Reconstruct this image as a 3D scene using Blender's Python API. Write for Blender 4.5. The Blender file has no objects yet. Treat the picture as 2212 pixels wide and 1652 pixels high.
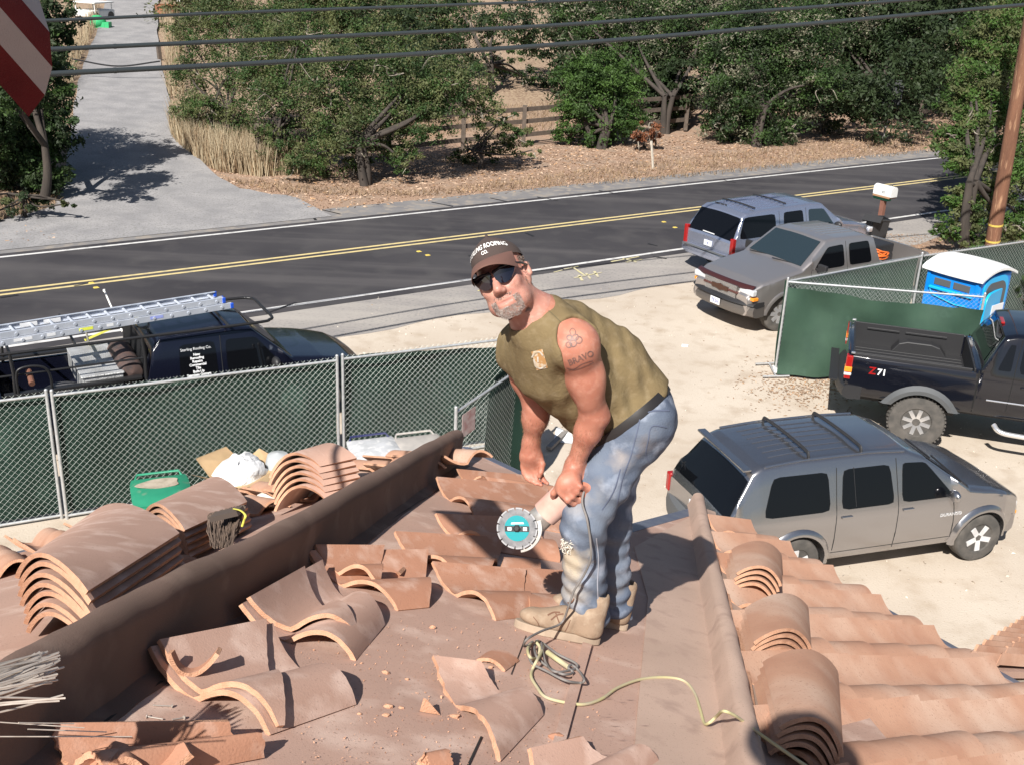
import bpy, math, random
import numpy as np
from mathutils import Vector, Matrix
from mathutils.bvhtree import BVHTree
random.seed(7); RNG = np.random.RandomState(11)
SC = bpy.context.scene; COL = SC.collection
rad = math.radians
# ---------------------------------------------------------------- camera (picture units: 2212 x 1652)
FPX = 2400.; CH = 7.6; PITCH = rad(22); ROLL = math.atan(.045)
_F = np.array([0, math.cos(PITCH), -math.sin(PITCH)])
_r0 = np.array([1, 0, 0.]); _u0 = np.array([0, math.sin(PITCH), math.cos(PITCH)])
_R = math.cos(ROLL)*_r0 + math.sin(ROLL)*_u0; _U = -math.sin(ROLL)*_r0 + math.cos(ROLL)*_u0
CP = np.array([0, 0, CH])
cd = bpy.data.cameras.new('camera'); cam = bpy.data.objects.new('camera', cd); COL.objects.link(cam)
cd.sensor_width = 36; cd.lens = 36*FPX/2212.; cd.clip_start = .05; cd.clip_end = 2000
cam.matrix_world = Matrix(((_R[0], _U[0], -_F[0], 0), (_R[1], _U[1], -_F[1], 0), (_R[2], _U[2], -_F[2], CH), (0, 0, 0, 1)))
SC.camera = cam
# ---------------------------------------------------------------- light
SUN_AZ, SUN_EL = 20.6, 43.6        # the azimuth the light travels towards, its elevation
W = bpy.data.worlds.new('World'); SC.world = W; W.use_nodes = True
nt = W.node_tree; bg = nt.nodes['Background']
sky = nt.nodes.new('ShaderNodeTexSky'); sky.sky_type = 'NISHITA'; sky.sun_disc = False
sky.sun_elevation = rad(SUN_EL); sky.sun_rotation = rad(SUN_AZ + 180)
nt.links.new(sky.outputs[0], bg.inputs[0]); bg.inputs[1].default_value = .05
sd = bpy.data.lights.new('sun', 'SUN'); sd.energy = 5.0; sd.angle = rad(.5); sd.color = (1, .955, .89)
sun = bpy.data.objects.new('sun', sd); COL.objects.link(sun)
_l = Vector((math.sin(rad(SUN_AZ))*math.cos(rad(SUN_EL)), math.cos(rad(SUN_AZ))*math.cos(rad(SUN_EL)), -math.sin(rad(SUN_EL))))
sun.rotation_euler = _l.to_track_quat('-Z', 'Y').to_euler()
LDIR = np.array(_l)
SC.view_settings.view_transform = 'Standard'; SC.view_settings.look = 'None'
SC.view_settings.exposure = .62; SC.view_settings.gamma = 1
SC.render.engine = 'CYCLES'
SC.cycles.max_bounces = 6; SC.cycles.diffuse_bounces = 2; SC.cycles.transparent_max_bounces = 12

# ---------------------------------------------------------------- measuring helpers
def ray(x, y): return _F + (x-1106)/FPX*_R + (826-y)/FPX*_U
def G(x, y, h=0):
    d = ray(x, y); return CP + d*(h-CH)/d[2]
def Zp(x, y, z): return CP + ray(x, y)*z
RA = rad(56); RD = np.array([math.sin(RA), math.cos(RA), 0]); TD = np.array([-math.cos(RA), math.sin(RA), 0])
def road_t(p): return p[0]*TD[0] + p[1]*TD[1]
def terr(x, y):                      # the height of the ground
    t = x*TD[0] + y*TD[1]; s = x*RD[0] + y*RD[1]
    a = np.clip((t-31)/8., 0, 1); b = np.clip(t-36, 0, 400.)
    return a*a*.25 + .045*b + .00035*b*b*(b < 90) + .00035*8100*(b >= 90)
def GT(x, y, up=0):                  # where a sight line meets the terrain
    d = ray(x, y); lo, t = 1., 5.
    while t < 400:
        p = CP + d*t
        if p[2] < terr(p[0], p[1]) + up: break
        lo = t; t *= 1.03
    hi = t
    for _ in range(30):
        m = (lo+hi)/2; p = CP + d*m
        if p[2] < terr(p[0], p[1]) + up: hi = m
        else: lo = m
    return CP + d*hi
# the two roof planes
MA, MBk, MG = 1.306+.0, .3, .2
MN = np.array([MG, MBk, 1.]); MN = MN/np.linalg.norm(MN)
M0 = CP - np.array([0, 0, MA])
def M(x, y, h=0):
    d = ray(x, y); o = M0 + MN*h; return CP + d*(((o-CP)@MN)/(d@MN))
_P1 = M(1640, 1652); _P2 = M(1525, 1110); UD = np.array([.719, .571, -.396])
UD = UD/np.linalg.norm(UD)
RN = np.cross(_P2-_P1, UD); RN = RN/np.linalg.norm(RN); RN = RN*(1 if RN[2] > 0 else -1)
def RP(x, y, h=0):
    d = ray(x, y); o = _P1 + RN*h; return CP + d*(((o-CP)@RN)/(d@RN))
def onM(p, h=0): p = np.array(p, float); return p + MN*(((M0-p)@MN)+h)

# ---------------------------------------------------------------- object helpers
def tag(o, label=None, cat=None, group=None, kind=None):
    if label: o['label'] = label
    if cat: o['category'] = cat
    if group: o['group'] = group
    if kind: o['kind'] = kind
    return o
def thing(name, label, cat, loc=(0, 0, 0), az=None, group=None, scale=1.):
    o = bpy.data.objects.new(name, None); COL.objects.link(o); o.empty_display_size = .2
    o.location = [float(v) for v in loc]
    if az is not None: o.rotation_euler = (0, 0, rad(90-az))
    if scale != 1: o.scale = (scale,)*3
    return tag(o, label, cat, group)
def inv(o):
    return np.array((Matrix.Translation(o.location) @ o.rotation_euler.to_matrix().to_4x4() @ Matrix.Diagonal((*o.scale, 1))).inverted())
def chain_inv(o):
    m = np.eye(4); c = []
    while o is not None: c.append(o); o = o.parent
    for q in c[::-1]: m = inv(q) @ m
    return m
class MB:
    def __init__(s): s.V = []; s.F = []; s.n = 0; s.mi = []
    def add(s, V, F, mi=0):
        V = np.asarray(V, float).reshape(-1, 3); s.V.append(V)
        for f in F: s.F.append([int(i)+s.n for i in f]); s.mi.append(mi)
        s.n += len(V); return s
    def box(s, c, d, R=None, mi=0):
        c = np.array(c, float); d = np.array(d, float)/2
        v = np.array([[x, y, z] for x in (-1, 1) for y in (-1, 1) for z in (-1, 1)])*d
        if R is not None: v = v @ np.array(R).T
        return s.add(v+c, [(0, 1, 3, 2), (4, 6, 7, 5), (0, 4, 5, 1), (2, 3, 7, 6), (0, 2, 6, 4), (1, 5, 7, 3)], mi)
    def beam(s, p, q, w, h, up=(0, 0, 1), mi=0):
        p = np.array(p, float); q = np.array(q, float); a = q-p; L = np.linalg.norm(a); a /= L
        b = np.cross(up, a); b /= np.linalg.norm(b); c = np.cross(a, b)
        return s.box((p+q)/2, (L, w, h), np.stack([a, b, c], 1), mi)
    def tube(s, pts, r, n=8, caps=True, mi=0, flat=None):
        P = np.array(pts, float); k = len(P); r = np.full(k, r) if np.isscalar(r) else np.array(r)
        T = np.gradient(P, axis=0); T /= np.linalg.norm(T, axis=1)[:, None]+1e-12
        up = np.array([0, 0, 1.]) if abs(T[0][2]) < .9 else np.array([1., 0, 0])
        a = np.linspace(0, 2*math.pi, n, endpoint=False); rings = []; b = np.cross(up, T[0])
        for i in range(k):
            b = b - T[i]*(b@T[i]); b /= np.linalg.norm(b)+1e-12; c = np.cross(T[i], b)
            cc = c if flat is None else c*flat
            rings.append(P[i] + r[i]*(np.cos(a)[:, None]*b + np.sin(a)[:, None]*cc))
        F = [(i*n+j, i*n+(j+1) % n, (i+1)*n+(j+1) % n, (i+1)*n+j) for i in range(k-1) for j in range(n)]
        if caps: F += [tuple(range(n))[::-1], tuple((k-1)*n+j for j in range(n))]
        return s.add(np.concatenate(rings), F, mi)
    def lathe(s, prof, n=24, c=(0, 0, 0), ax='z', mi=0, R=None):
        a = np.linspace(0, 2*math.pi, n, endpoint=False); V = []
        for r, z in prof:
            q = np.stack([r*np.cos(a), r*np.sin(a), np.full(n, z)], 1)
            if ax == 'y': q = q[:, [0, 2, 1]]*[1, -1, 1]
            if ax == 'x': q = q[:, [2, 0, 1]]
            V.append(q)
        V = np.concatenate(V)
        if R is not None: V = V @ np.array(R).T
        k = len(prof)
        F = [(i*n+j, i*n+(j+1) % n, (i+1)*n+(j+1) % n, (i+1)*n+j) for i in range(k-1) for j in range(n)]
        if prof[0][0] > 1e-6: F.append(tuple(range(n))[::-1])
        if prof[-1][0] > 1e-6: F.append(tuple((k-1)*n+j for j in range(n)))
        return s.add(V+np.array(c), F, mi)
    def grid(s, P, mi=0, flip=False):
        P = np.asarray(P, float); a, b = P.shape[:2]
        F = [(i*b+j, (i+1)*b+j, (i+1)*b+j+1, i*b+j+1) for i in range(a-1) for j in range(b-1)]
        if flip: F = [f[::-1] for f in F]
        return s.add(P.reshape(-1, 3), F, mi)
    def slab(s, P, t, nrm, mi=0, mie=None):        # a grid with a thickness: top, bottom and its rim
        P = np.asarray(P, float); a, b = P.shape[:2]; Q = P - np.asarray(nrm)*t
        s.grid(P, mi); s.grid(Q, mi, True); mie = mi if mie is None else mie
        def rim(A, B):
            k = len(A); s.add(np.concatenate([A, B]), [(i, i+1, k+i+1, k+i) for i in range(k-1)], mie)
        rim(P[0], Q[0]); rim(Q[-1], P[-1]); rim(Q[:, 0], P[:, 0]); rim(P[:, -1], Q[:, -1])
        return s
    def prism(s, poly, z0, z1, fr=None, mi=0):     # a polygon extruded; fr maps (x,y,z)->point
        k = len(poly); V = [(x, y, z0) for x, y in poly] + [(x, y, z1) for x, y in poly]
        if fr is not None: V = [fr(*v) for v in V]
        F = [tuple(range(k))[::-1], tuple(range(k, 2*k))] + [(i, (i+1) % k, k+(i+1) % k, k+i) for i in range(k)]
        return s.add(V, F, mi)
    def poly(s, pts, mi=0): return s.add(pts, [tuple(range(len(pts)))], mi)
    def ball(s, c, r, n=12, mi=0):
        r = np.array([r]*3 if np.isscalar(r) else r, float); V = []
        m = n//2
        for i in range(1, m):
            t = math.pi*i/m
            for j in range(n):
                p = 2*math.pi*j/n; V.append((math.sin(t)*math.cos(p), math.sin(t)*math.sin(p), math.cos(t)))
        V += [(0, 0, 1), (0, 0, -1)]; k = (m-1)*n
        F = [(i*n+j, (i+1)*n+j, (i+1)*n+(j+1) % n, i*n+(j+1) % n) for i in range(m-2) for j in range(n)]
        F += [(j, (j+1) % n, k) for j in range(n)] + [((m-2)*n+(j+1) % n, (m-2)*n+j, k+1) for j in range(n)]
        return s.add(np.array(V)*r+np.array(c), F, mi)
    def verts(s): return np.concatenate(s.V) if s.V else np.zeros((0, 3))
    def build(s, name, mats, parent=None, smooth=None, world=False, bevel=0, kind=None):
        V = s.verts(); loc = None
        if parent is None:
            loc = np.array([(V[:, 0].min()+V[:, 0].max())/2, (V[:, 1].min()+V[:, 1].max())/2, V[:, 2].min()]); V = V-loc
        elif world:
            m = chain_inv(parent); V = V @ m[:3, :3].T + m[:3, 3]
        me = bpy.data.meshes.new(name); me.from_pydata(V.tolist(), [], s.F)
        mats = mats if isinstance(mats, (list, tuple)) else [mats]
        for q in mats: me.materials.append(q)
        if len(mats) > 1: me.polygons.foreach_set('material_index', s.mi)
        o = bpy.data.objects.new(name, me); COL.objects.link(o)
        if loc is not None: o.location = loc.tolist()
        if parent is not None: o.parent = parent
        if smooth is not None:
            me.polygons.foreach_set('use_smooth', [True]*len(s.F)); me.update(); me.set_sharp_from_angle(angle=rad(smooth))
        if bevel:
            b = o.modifiers.new('bevel', 'BEVEL'); b.width = bevel; b.segments = 2; b.limit_method = 'ANGLE'; b.angle_limit = rad(40)
        if kind: o['kind'] = kind
        me.update(); return o
def copy_tree(o, parent=None):
    c = o.copy(); COL.objects.link(c); c.parent = parent
    for ch in o.children: copy_tree(ch, c)
    return c
def quadmesh(name, V, nq, mats, parent=None, smooth=False, idx=None, loc=None):   # big meshes of separate quads, fast
    me = bpy.data.meshes.new(name); n = len(V)
    me.vertices.add(n); me.vertices.foreach_set('co', np.ascontiguousarray(V, np.float32).ravel())
    F = np.arange(n).reshape(-1, 4) if nq is None else nq
    me.loops.add(F.size); me.loops.foreach_set('vertex_index', F.astype(np.int32).ravel())
    me.polygons.add(len(F)); me.polygons.foreach_set('loop_start', (np.arange(len(F))*4).astype(np.int32))
    mats = mats if isinstance(mats, (list, tuple)) else [mats]
    for q in mats: me.materials.append(q)
    if idx is not None: me.polygons.foreach_set('material_index', idx.astype(np.int32))
    me.update(calc_edges=True)
    me.polygons.foreach_set('use_smooth', np.full(len(F), smooth))
    o = bpy.data.objects.new(name, me); COL.objects.link(o)
    if parent is not None: o.parent = parent
    if loc is not None: o.location = [float(q) for q in loc]
    return o
def pts_catmull(P, n=8):
    P = np.array(P, float); Q = np.vstack([2*P[0]-P[1], P, 2*P[-1]-P[-2]]); out = []
    for i in range(1, len(Q)-2):
        for t in np.linspace(0, 1, n, endpoint=False):
            a, b, c, d = Q[i-1:i+3]
            out.append(.5*((2*b)+(-a+c)*t+(2*a-5*b+4*c-d)*t*t+(-a+3*b-3*c+d)*t**3))
    out.append(P[-1]); return np.array(out)

# ---------------------------------------------------------------- materials
def mat(name, c1, c2=None, sc=6., rough=.8, metal=0., bump=0., bsc=60., coat=0., c3=None, sc3=40., f3=(.5, .62), world=False,
        stretch=None, spec=.5, trans=0., alpha=1., f2=(.35, .65), vary=0., subs=None, dist=.02, speck=None, ssc=200., fs=(.6, .68)):
    m = bpy.data.materials.new(name); m.use_nodes = True; N = m.node_tree.nodes; L = m.node_tree.links
    b = N['Principled BSDF']; b.inputs['Roughness'].default_value = rough; b.inputs['Metallic'].default_value = metal
    b.inputs['Specular IOR Level'].default_value = spec
    if coat: b.inputs['Coat Weight'].default_value = coat; b.inputs['Coat Roughness'].default_value = .06
    b.inputs['Base Color'].default_value = (*c1, 1)
    if trans: b.inputs['Transmission Weight'].default_value = trans
    if alpha < 1: b.inputs['Alpha'].default_value = alpha
    if subs: b.inputs['Subsurface Weight'].default_value = subs; b.inputs['Subsurface Radius'].default_value = (.01, .004, .002); b.inputs['Subsurface Scale'].default_value = 1
    if world: co = N.new('ShaderNodeNewGeometry').outputs['Position']
    else: co = N.new('ShaderNodeTexCoord').outputs['Object']
    if stretch is not None:
        mp = N.new('ShaderNodeMapping'); mp.inputs['Scale'].default_value = stretch; L.new(co, mp.inputs[0]); co = mp.outputs[0]
    def noise(s, det=5):
        t = N.new('ShaderNodeTexNoise'); t.inputs['Scale'].default_value = s; t.inputs['Detail'].default_value = det
        L.new(co, t.inputs['Vector']); return t.outputs['Fac']
    def ramp(src, a, b_):
        r = N.new('ShaderNodeMapRange'); r.inputs[1].default_value = a; r.inputs[2].default_value = b_; r.clamp = True
        L.new(src, r.inputs[0]); return r.outputs[0]
    def mix(f, a, b_, mode='MIX'):
        x = N.new('ShaderNodeMix'); x.data_type = 'RGBA'; x.blend_type = mode
        if isinstance(f, float): x.inputs[0].default_value = f
        else: L.new(f, x.inputs[0])
        for k, v in ((6, a), (7, b_)):
            if isinstance(v, tuple): x.inputs[k].default_value = (*v, 1)
            else: L.new(v, x.inputs[k])
        return x.outputs[2]
    out = None
    if c2: out = mix(ramp(noise(sc), *f2), c1, c2)
    if c3: out = mix(ramp(noise(sc3), *f3), out or c1, c3)
    if speck: out = mix(ramp(noise(ssc, 2), *fs), out or c1, speck)
    if vary:
        oi = N.new('ShaderNodeObjectInfo'); h = N.new('ShaderNodeHueSaturation')
        mr = N.new('ShaderNodeMapRange'); mr.inputs[3].default_value = 1-vary; mr.inputs[4].default_value = 1+vary
        L.new(oi.outputs['Random'], mr.inputs[0]); L.new(mr.outputs[0], h.inputs['Value'])
        if out: L.new(out, h.inputs['Color'])
        else: h.inputs['Color'].default_value = (*c1, 1)
        out = h.outputs[0]
    if out: L.new(out, b.inputs['Base Color'])
    if bump:
        bp = N.new('ShaderNodeBump'); bp.inputs['Strength'].default_value = bump; bp.inputs['Distance'].default_value = dist
        L.new(noise(bsc, 4), bp.inputs['Height']); L.new(bp.outputs[0], b.inputs['Normal'])
    m['h'] = 1
    return m
def addnode(m, t): return m.node_tree.nodes.new(t)
# ================================================================ ground, road
MT = {}
# ground: dirt lot / leaf litter / dry grass, by where it lies
def ground_material():
    m = bpy.data.materials.new('ground'); m.use_nodes = True; N = m.node_tree.nodes; L = m.node_tree.links; b = N['Principled BSDF']
    b.inputs['Roughness'].default_value = .95; b.inputs['Specular IOR Level'].default_value = .15
    pos = N.new('ShaderNodeNewGeometry').outputs['Position']
    def dot(v):
        d = N.new('ShaderNodeVectorMath'); d.operation = 'DOT_PRODUCT'; d.inputs[1].default_value = v; L.new(pos, d.inputs[0]); return d.outputs['Value']
    def noise(s, det=6, w=None):
        t = N.new('ShaderNodeTexNoise'); t.inputs['Scale'].default_value = s; t.inputs['Detail'].default_value = det
        L.new(pos if w is None else w, t.inputs['Vector']); return t.outputs['Fac']
    def rng(x, a, c, o0=0., o1=1.):
        r = N.new('ShaderNodeMapRange'); L.new(x, r.inputs[0])
        for i, v in zip((1, 2, 3, 4), (a, c, o0, o1)): r.inputs[i].default_value = v
        return r.outputs[0]
    def mix(f, a, c):
        x = N.new('ShaderNodeMix'); x.data_type = 'RGBA'; L.new(f, x.inputs[0])
        for k, v in ((6, a), (7, c)):
            if isinstance(v, tuple): x.inputs[k].default_value = (*v, 1)
            else: L.new(v, x.inputs[k])
        return x.outputs[2]
    def addn(a, c, k):
        q = N.new('ShaderNodeMath'); q.operation = 'MULTIPLY_ADD'; L.new(c, q.inputs[0]); q.inputs[1].default_value = k; L.new(a, q.inputs[2]); return q.outputs[0]
    t = dot(tuple(TD)); s = dot(tuple(RD))
    tn = addn(t, noise(.8), 2.2)
    dirt = mix(rng(noise(.35), .35, .65), (.55, .48, .40), (.47, .40, .325))
    dirt = mix(rng(noise(2.2, 8), .5, .75), dirt, (.41, .335, .26))
    dirt = mix(rng(noise(38, 3), .62, .72), dirt, (.36, .28, .2))
    litter = mix(rng(noise(26, 3), .4, .6), (.30, .19, .135), (.46, .335, .245))
    litter = mix(rng(noise(55, 2), .5, .62), litter, (.17, .10, .065))
    litter = mix(rng(noise(1.1), .48, .62), litter, (.30, .22, .165))
    dry = mix(rng(noise(.5), .4, .6), (.30, .215, .155), (.22, .15, .105))
    dry = mix(rng(noise(9, 8), .45, .6), dry, (.38, .29, .2))
    c = mix(rng(tn, 28.6, 29.4), dirt, litter)
    c = mix(rng(tn, 38, 42), c, dry)
    # scruffy earth beside the lot on its right
    sn = addn(s, noise(.9), 1.6)
    tt = rng(tn, 17.5, 19.)
    right = rng(sn, 24.2, 25.2)
    mm = N.new('ShaderNodeMath'); mm.operation = 'MULTIPLY'; L.new(right, mm.inputs[0]); L.new(rng(t, 24, 23), mm.inputs[1])
    c = mix(mm.outputs[0], c, litter)
    L.new(c, b.inputs['Base Color'])
    bp = N.new('ShaderNodeBump'); bp.inputs['Strength'].default_value = .35; bp.inputs['Distance'].default_value = .015
    L.new(noise(34, 8), bp.inputs['Height']); L.new(bp.outputs[0], b.inputs['Normal'])
    return m
ts = np.concatenate([np.linspace(-60, 26, 20), np.linspace(28, 60, 33), np.linspace(64, 400, 30)])
ss = np.concatenate([np.linspace(-250, -40, 12), np.linspace(-35, 80, 47), np.linspace(90, 400, 14)])
P = np.zeros((len(ss), len(ts), 3))
for i, s_ in enumerate(ss):
    for j, t_ in enumerate(ts):
        q = RD*s_ + TD*t_; P[i, j] = (q[0], q[1], terr(q[0], q[1]) + (.09*math.sin(s_*.9)*math.sin(t_*.7+1) if t_ > 33 else 0))
MB().grid(P, flip=True).build('ground', ground_material(), smooth=60, kind='structure')
asph = mat('asphalt', (.038, .036, .041), (.058, .055, .059), sc=.35, rough=.9, bump=.3, bsc=120, c3=(.075, .071, .072), sc3=1.2, f3=(.5, .8), world=True, stretch=(1, 1, 1), spec=.25)
# streaks run along the road
def streaky(m, c, lo=.5, hi=.75, s=1.3):
    N = m.node_tree.nodes; L = m.node_tree.links; b = N['Principled BSDF']; src = b.inputs['Base Color'].links[0].from_socket
    pos = N.new('ShaderNodeNewGeometry').outputs['Position']; mp = N.new('ShaderNodeMapping'); mp.vector_type = 'POINT'
    mp.inputs['Rotation'].default_value = (0, 0, -(math.pi/2-RA)); mp.inputs['Scale'].default_value = (.06, s, 1); L.new(pos, mp.inputs[0])
    t = N.new('ShaderNodeTexNoise'); t.inputs['Scale'].default_value = 1; t.inputs['Detail'].default_value = 6; L.new(mp.outputs[0], t.inputs['Vector'])
    r = N.new('ShaderNodeMapRange'); r.inputs[1].default_value = lo; r.inputs[2].default_value = hi; L.new(t.outputs['Fac'], r.inputs[0])
    x = N.new('ShaderNodeMix'); x.data_type = 'RGBA'; L.new(r.outputs[0], x.inputs[0]); L.new(src, x.inputs[6]); x.inputs[7].default_value = (*c, 1)
    L.new(x.outputs[2], b.inputs['Base Color'])
streaky(asph, (.09, .084, .086), .48, .72, 1.1)
shld = mat('worn_asphalt', (.27, .25, .24), (.34, .315, .29), sc=.7, rough=.95, bump=.3, bsc=90, c3=(.22, .21, .205), sc3=14, f3=(.5, .7), world=True, spec=.2)
streaky(shld, (.4, .37, .335), .5, .7, .8)
fshld = mat('far_shoulder_asphalt', (.17, .165, .17), (.23, .22, .215), sc=.9, rough=.95, world=True, spec=.2, c3=(.28, .25, .22), sc3=3)
white = mat('road_paint', (.62, .61, .6), (.4, .39, .38), sc=5, rough=.7, world=True, f2=(.5, .7))
yellow = mat('yellow_road_paint', (.62, .50, .24), (.42, .36, .22), sc=5, rough=.7, world=True, f2=(.5, .7))
tar = mat('tar', (.018, .018, .02), rough=.6)
def strip(t0, t1, z, m, name, s0=-60, s1=110, n=60, kind='structure', parent=None, wob=0):
    P = []
    for i, s_ in enumerate(np.linspace(s0, s1, n)):
        w0 = wob*math.sin(s_*.7)+wob*.6*math.sin(s_*2.3+1)
        P.append([RD*s_+TD*(t0+w0)+[0, 0, z], RD*s_+TD*t1+[0, 0, z]])
    o = MB().grid(P, flip=False).build(name, m, parent=parent)
    if kind and parent is None: o['kind'] = kind
    return o
TF = road_t(G(1106, 440)); TC = road_t(G(1106, 500)); TN = road_t(G(1106, 592))
strip(TN-2.3, TN-.3, .004, shld, 'road_shoulder', wob=.15, n=300)
strip(TF+.1, TF+1.5, .004, fshld, 'far_road_shoulder', wob=0, n=60)
strip(TN-.35, TF+.3, .008, asph, 'road')
strip(TN-.06, TN+.06, .012, white, 'near_edge_line'); strip(TF-.06, TF+.06, .012, white, 'far_edge_line')
for d, nm in ((-.15, 'centre_line_near'), (.12, 'centre_line_far')): strip(TC+d-.055, TC+d+.055, .012, yellow, nm)
def S(p): return p[0]*RD[0]+p[1]*RD[1]
# yellow reflectors
ref0 = None
for i, (x, y) in enumerate([(195, 607), (205, 620), (1430, 555), (1460, 567), (918, 625), (900, 623)][:2] + [(1434, 560), (1459, 569), (905, 541+84)][:2]):
    pass
def marker(x, y, lab):
    c = G(x, y); b = MB(); a = [(-.06, -.05), (.06, -.05), (.06, .05), (-.06, .05)]; k = [(-.035, -.03), (.035, -.03), (.035, .03), (-.035, .03)]
    V = [c+RD*p+TD*q+[0, 0, .012] for p, q in a]+[c+RD*p+TD*q+[0, 0, .03] for p, q in k]
    b.add(V, [(0, 1, 5, 4), (1, 2, 6, 5), (2, 3, 7, 6), (3, 0, 4, 7), (4, 5, 6, 7)])
    tag(b.build('road_reflector', ymk), lab, 'road reflector', 'yellow reflectors beside the double centre line')
ymk = mat('yellow_plastic', (.6, .45, .1), rough=.5)
marker(198, 709-96, 'yellow road reflector at the far left, on the far side of the centre line')
marker(208, 722-99, 'yellow road reflector at the far left, on the near side of the centre line')
marker(905, 545, 'yellow reflector above the centre line just left of the capped man')
marker(924, 637-84, 'yellow reflector below the centre line just left of the capped man')
marker(1434, 561-80, 'yellow reflector above the centre line left of the blue SUV roof')
marker(1458, 569-80+4, 'yellow reflector below the centre line left of the blue SUV roof')
# tar seams and skid marks
b = MB()
def streak(pts, w, z=.016):
    P = [G(*q)+np.array([0, 0, z]) for q in pts]; A = []
    for i, q in enumerate(P):
        d = P[min(i+1, len(P)-1)]-P[max(i-1, 0)]; d /= np.linalg.norm(d); nn = np.array([-d[1], d[0], 0])
        ww = w*random.uniform(.6, 1.3); A.append([q-nn*ww, q+nn*ww])
    b.grid(A)
for q in [[(932, 438), (962, 444), (978, 447)], [(1058, 429), (1095, 437)], [(1160, 427), (1205, 435)], [(1293, 413), (1340, 421)], [(1560, 390), (1590, 396)],
          [(668, 464), (676, 470), (682, 477)], [(684, 452), (735, 464)], [(1136, 505), (1152, 512)], [(1012, 554), (1050, 560)], [(1400, 528), (1420, 533)], [(0, 645), (40, 639)], [(160, 620), (190, 614)],
          [(1410, 556), (1440, 560)], [(575, 679), (640, 655)], [(1690, 545), (1730, 560)]]: streak(q, .035)
b.build('tar_patches', tar, kind='structure')
# surveyor's spray paint
b = MB(); sp = mat('spray_paint', (.62, .56, .28), (.5, .45, .35), sc=9, rough=.8, world=True)
for q in [[(1032, 630), (1062, 624)], [(1196, 590), (1215, 585)], [(1218, 583), (1250, 577)], [(1236, 578), (1262, 596)], [(1240, 602), (1300, 590)], [(1258, 608), (1250, 596)], [(1275, 604), (1266, 592)], [(1292, 600), (1284, 588)], [(1320, 567), (1380, 556)], [(1352, 568), (1388, 562)], [(1345, 560), (1375, 568)]]: streak(q, .03, .016)
b.build('survey_paint_marks', sp, kind='structure')
# gravel driveway across the road
grav = mat('gravel', (.25, .245, .25), (.33, .32, .32), sc=1.2, rough=.95, bump=.4, bsc=40, world=True, c3=(.19, .185, .18), sc3=22, f3=(.5, .7), spec=.2)
L_ = [(-80, 470), (60, 452), (130, 425), (150, 330), (158, 250), (170, 180), (190, 120), (215, 60), (224, 20), (240, -15)]
R_ = [(640, 428), (520, 412), (470, 388), (400, 320), (372, 260), (360, 190), (345, 130), (340, 70), (343, 20), (345, -15)]
rows = []
for k in range(len(L_)-1):
    for f in np.linspace(0, 1, 6, endpoint=False):
        a = np.array(L_[k])*(1-f)+np.array(L_[k+1])*f; c = np.array(R_[k])*(1-f)+np.array(R_[k+1])*f
        A = GT(*a); B = GT(*c); row = []
        for g in np.linspace(0, 1, 9):
            q = A*(1-g)+B*g; e = .12*math.sin(k*3+f*9)*(1 if g in (0, 1) else 0); q = q+TD*e
            z = terr(q[0], q[1]); tt = road_t(q); row.append([q[0], q[1], z+.1 if tt > 34 else z+.02+.08*max(0, (tt-31)/3)])
        rows.append(row)
base = [[*(RD*S(np.array(p))+TD*(TF+.6))[:2], .016] for p in rows[0]]
for i in (0, 1): rows.insert(0, [np.array(base[j])*(1-i*0) for j in range(9)]) if i == 0 else None
MB().grid(rows).build('driveway', grav, smooth=60, kind='structure')
# ================================================================ the roof the photograph was taken from
felt = mat('roofing_felt', (.50, .325, .255), (.42, .275, .218), sc=1.6, rough=.93, bump=.25, bsc=260, c3=(.62, .45, .37), sc3=5, f3=(.52, .7), world=True, spec=.2, dist=.004, speck=(.30, .19, .15), ssc=130, fs=(.62, .74))
feltg = mat('grey_roofing_felt', (.54, .385, .305), (.47, .335, .265), sc=2.2, rough=.93, bump=.2, bsc=240, c3=(.43, .30, .24), sc3=9, f3=(.55, .7), world=True, spec=.2, dist=.004, speck=(.36, .26, .2), ssc=150, fs=(.62, .74))
feltd = mat('rolled_felt_edge', (.19, .125, .10), (.155, .105, .083), sc=2.5, rough=.95, bump=.25, bsc=220, c3=(.24, .17, .135), sc3=6, f3=(.55, .8), world=True, spec=.2, dist=.006)
clay = mat('terracotta', (.46, .235, .152), (.385, .19, .12), sc=3.2, rough=.85, bump=.3, bsc=150, c3=(.54, .35, .27), sc3=11, f3=(.5, .72), vary=.14, spec=.3, dist=.004, speck=(.34, .17, .11), ssc=110, fs=(.62, .76))
clayd = mat('dusty_terracotta', (.50, .32, .25), (.44, .275, .21), sc=2.6, rough=.88, bump=.25, bsc=170, c3=(.63, .45, .37), sc3=8, f3=(.5, .7), vary=.10, spec=.25, dist=.004, speck=(.38, .24, .19), ssc=120, fs=(.62, .76))
clayc = mat('cut_terracotta', (.60, .345, .225), (.50, .27, .17), sc=30, rough=.9, bump=.6, bsc=220, spec=.2, dist=.006)
claylaid = mat('weathered_laid_terracotta', (.51, .295, .20), (.44, .235, .155), sc=4.5, rough=.87, bump=.3, bsc=120, c3=(.60, .42, .32), sc3=2.2, f3=(.45, .7), world=True, spec=.25, dist=.005, speck=(.38, .22, .155), ssc=95, fs=(.6, .75))
wallm = mat('stucco', (.55, .47, .38), (.5, .43, .35), sc=3, rough=.95, bump=.4, bsc=60)
flash = mat('blue_grey_flashing', (.16, .18, .25), (.2, .22, .28), sc=12, rough=.5, metal=.5)
dark = mat('black_sealant', (.02, .018, .017), rough=.8)
wood = mat('bare_wood', (.48, .34, .2), (.36, .24, .14), sc=8, rough=.8, stretch=(1, 8, 1), bump=.2)
E0 = M(1005, 965); _Q = M(-30, 1590)
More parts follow.
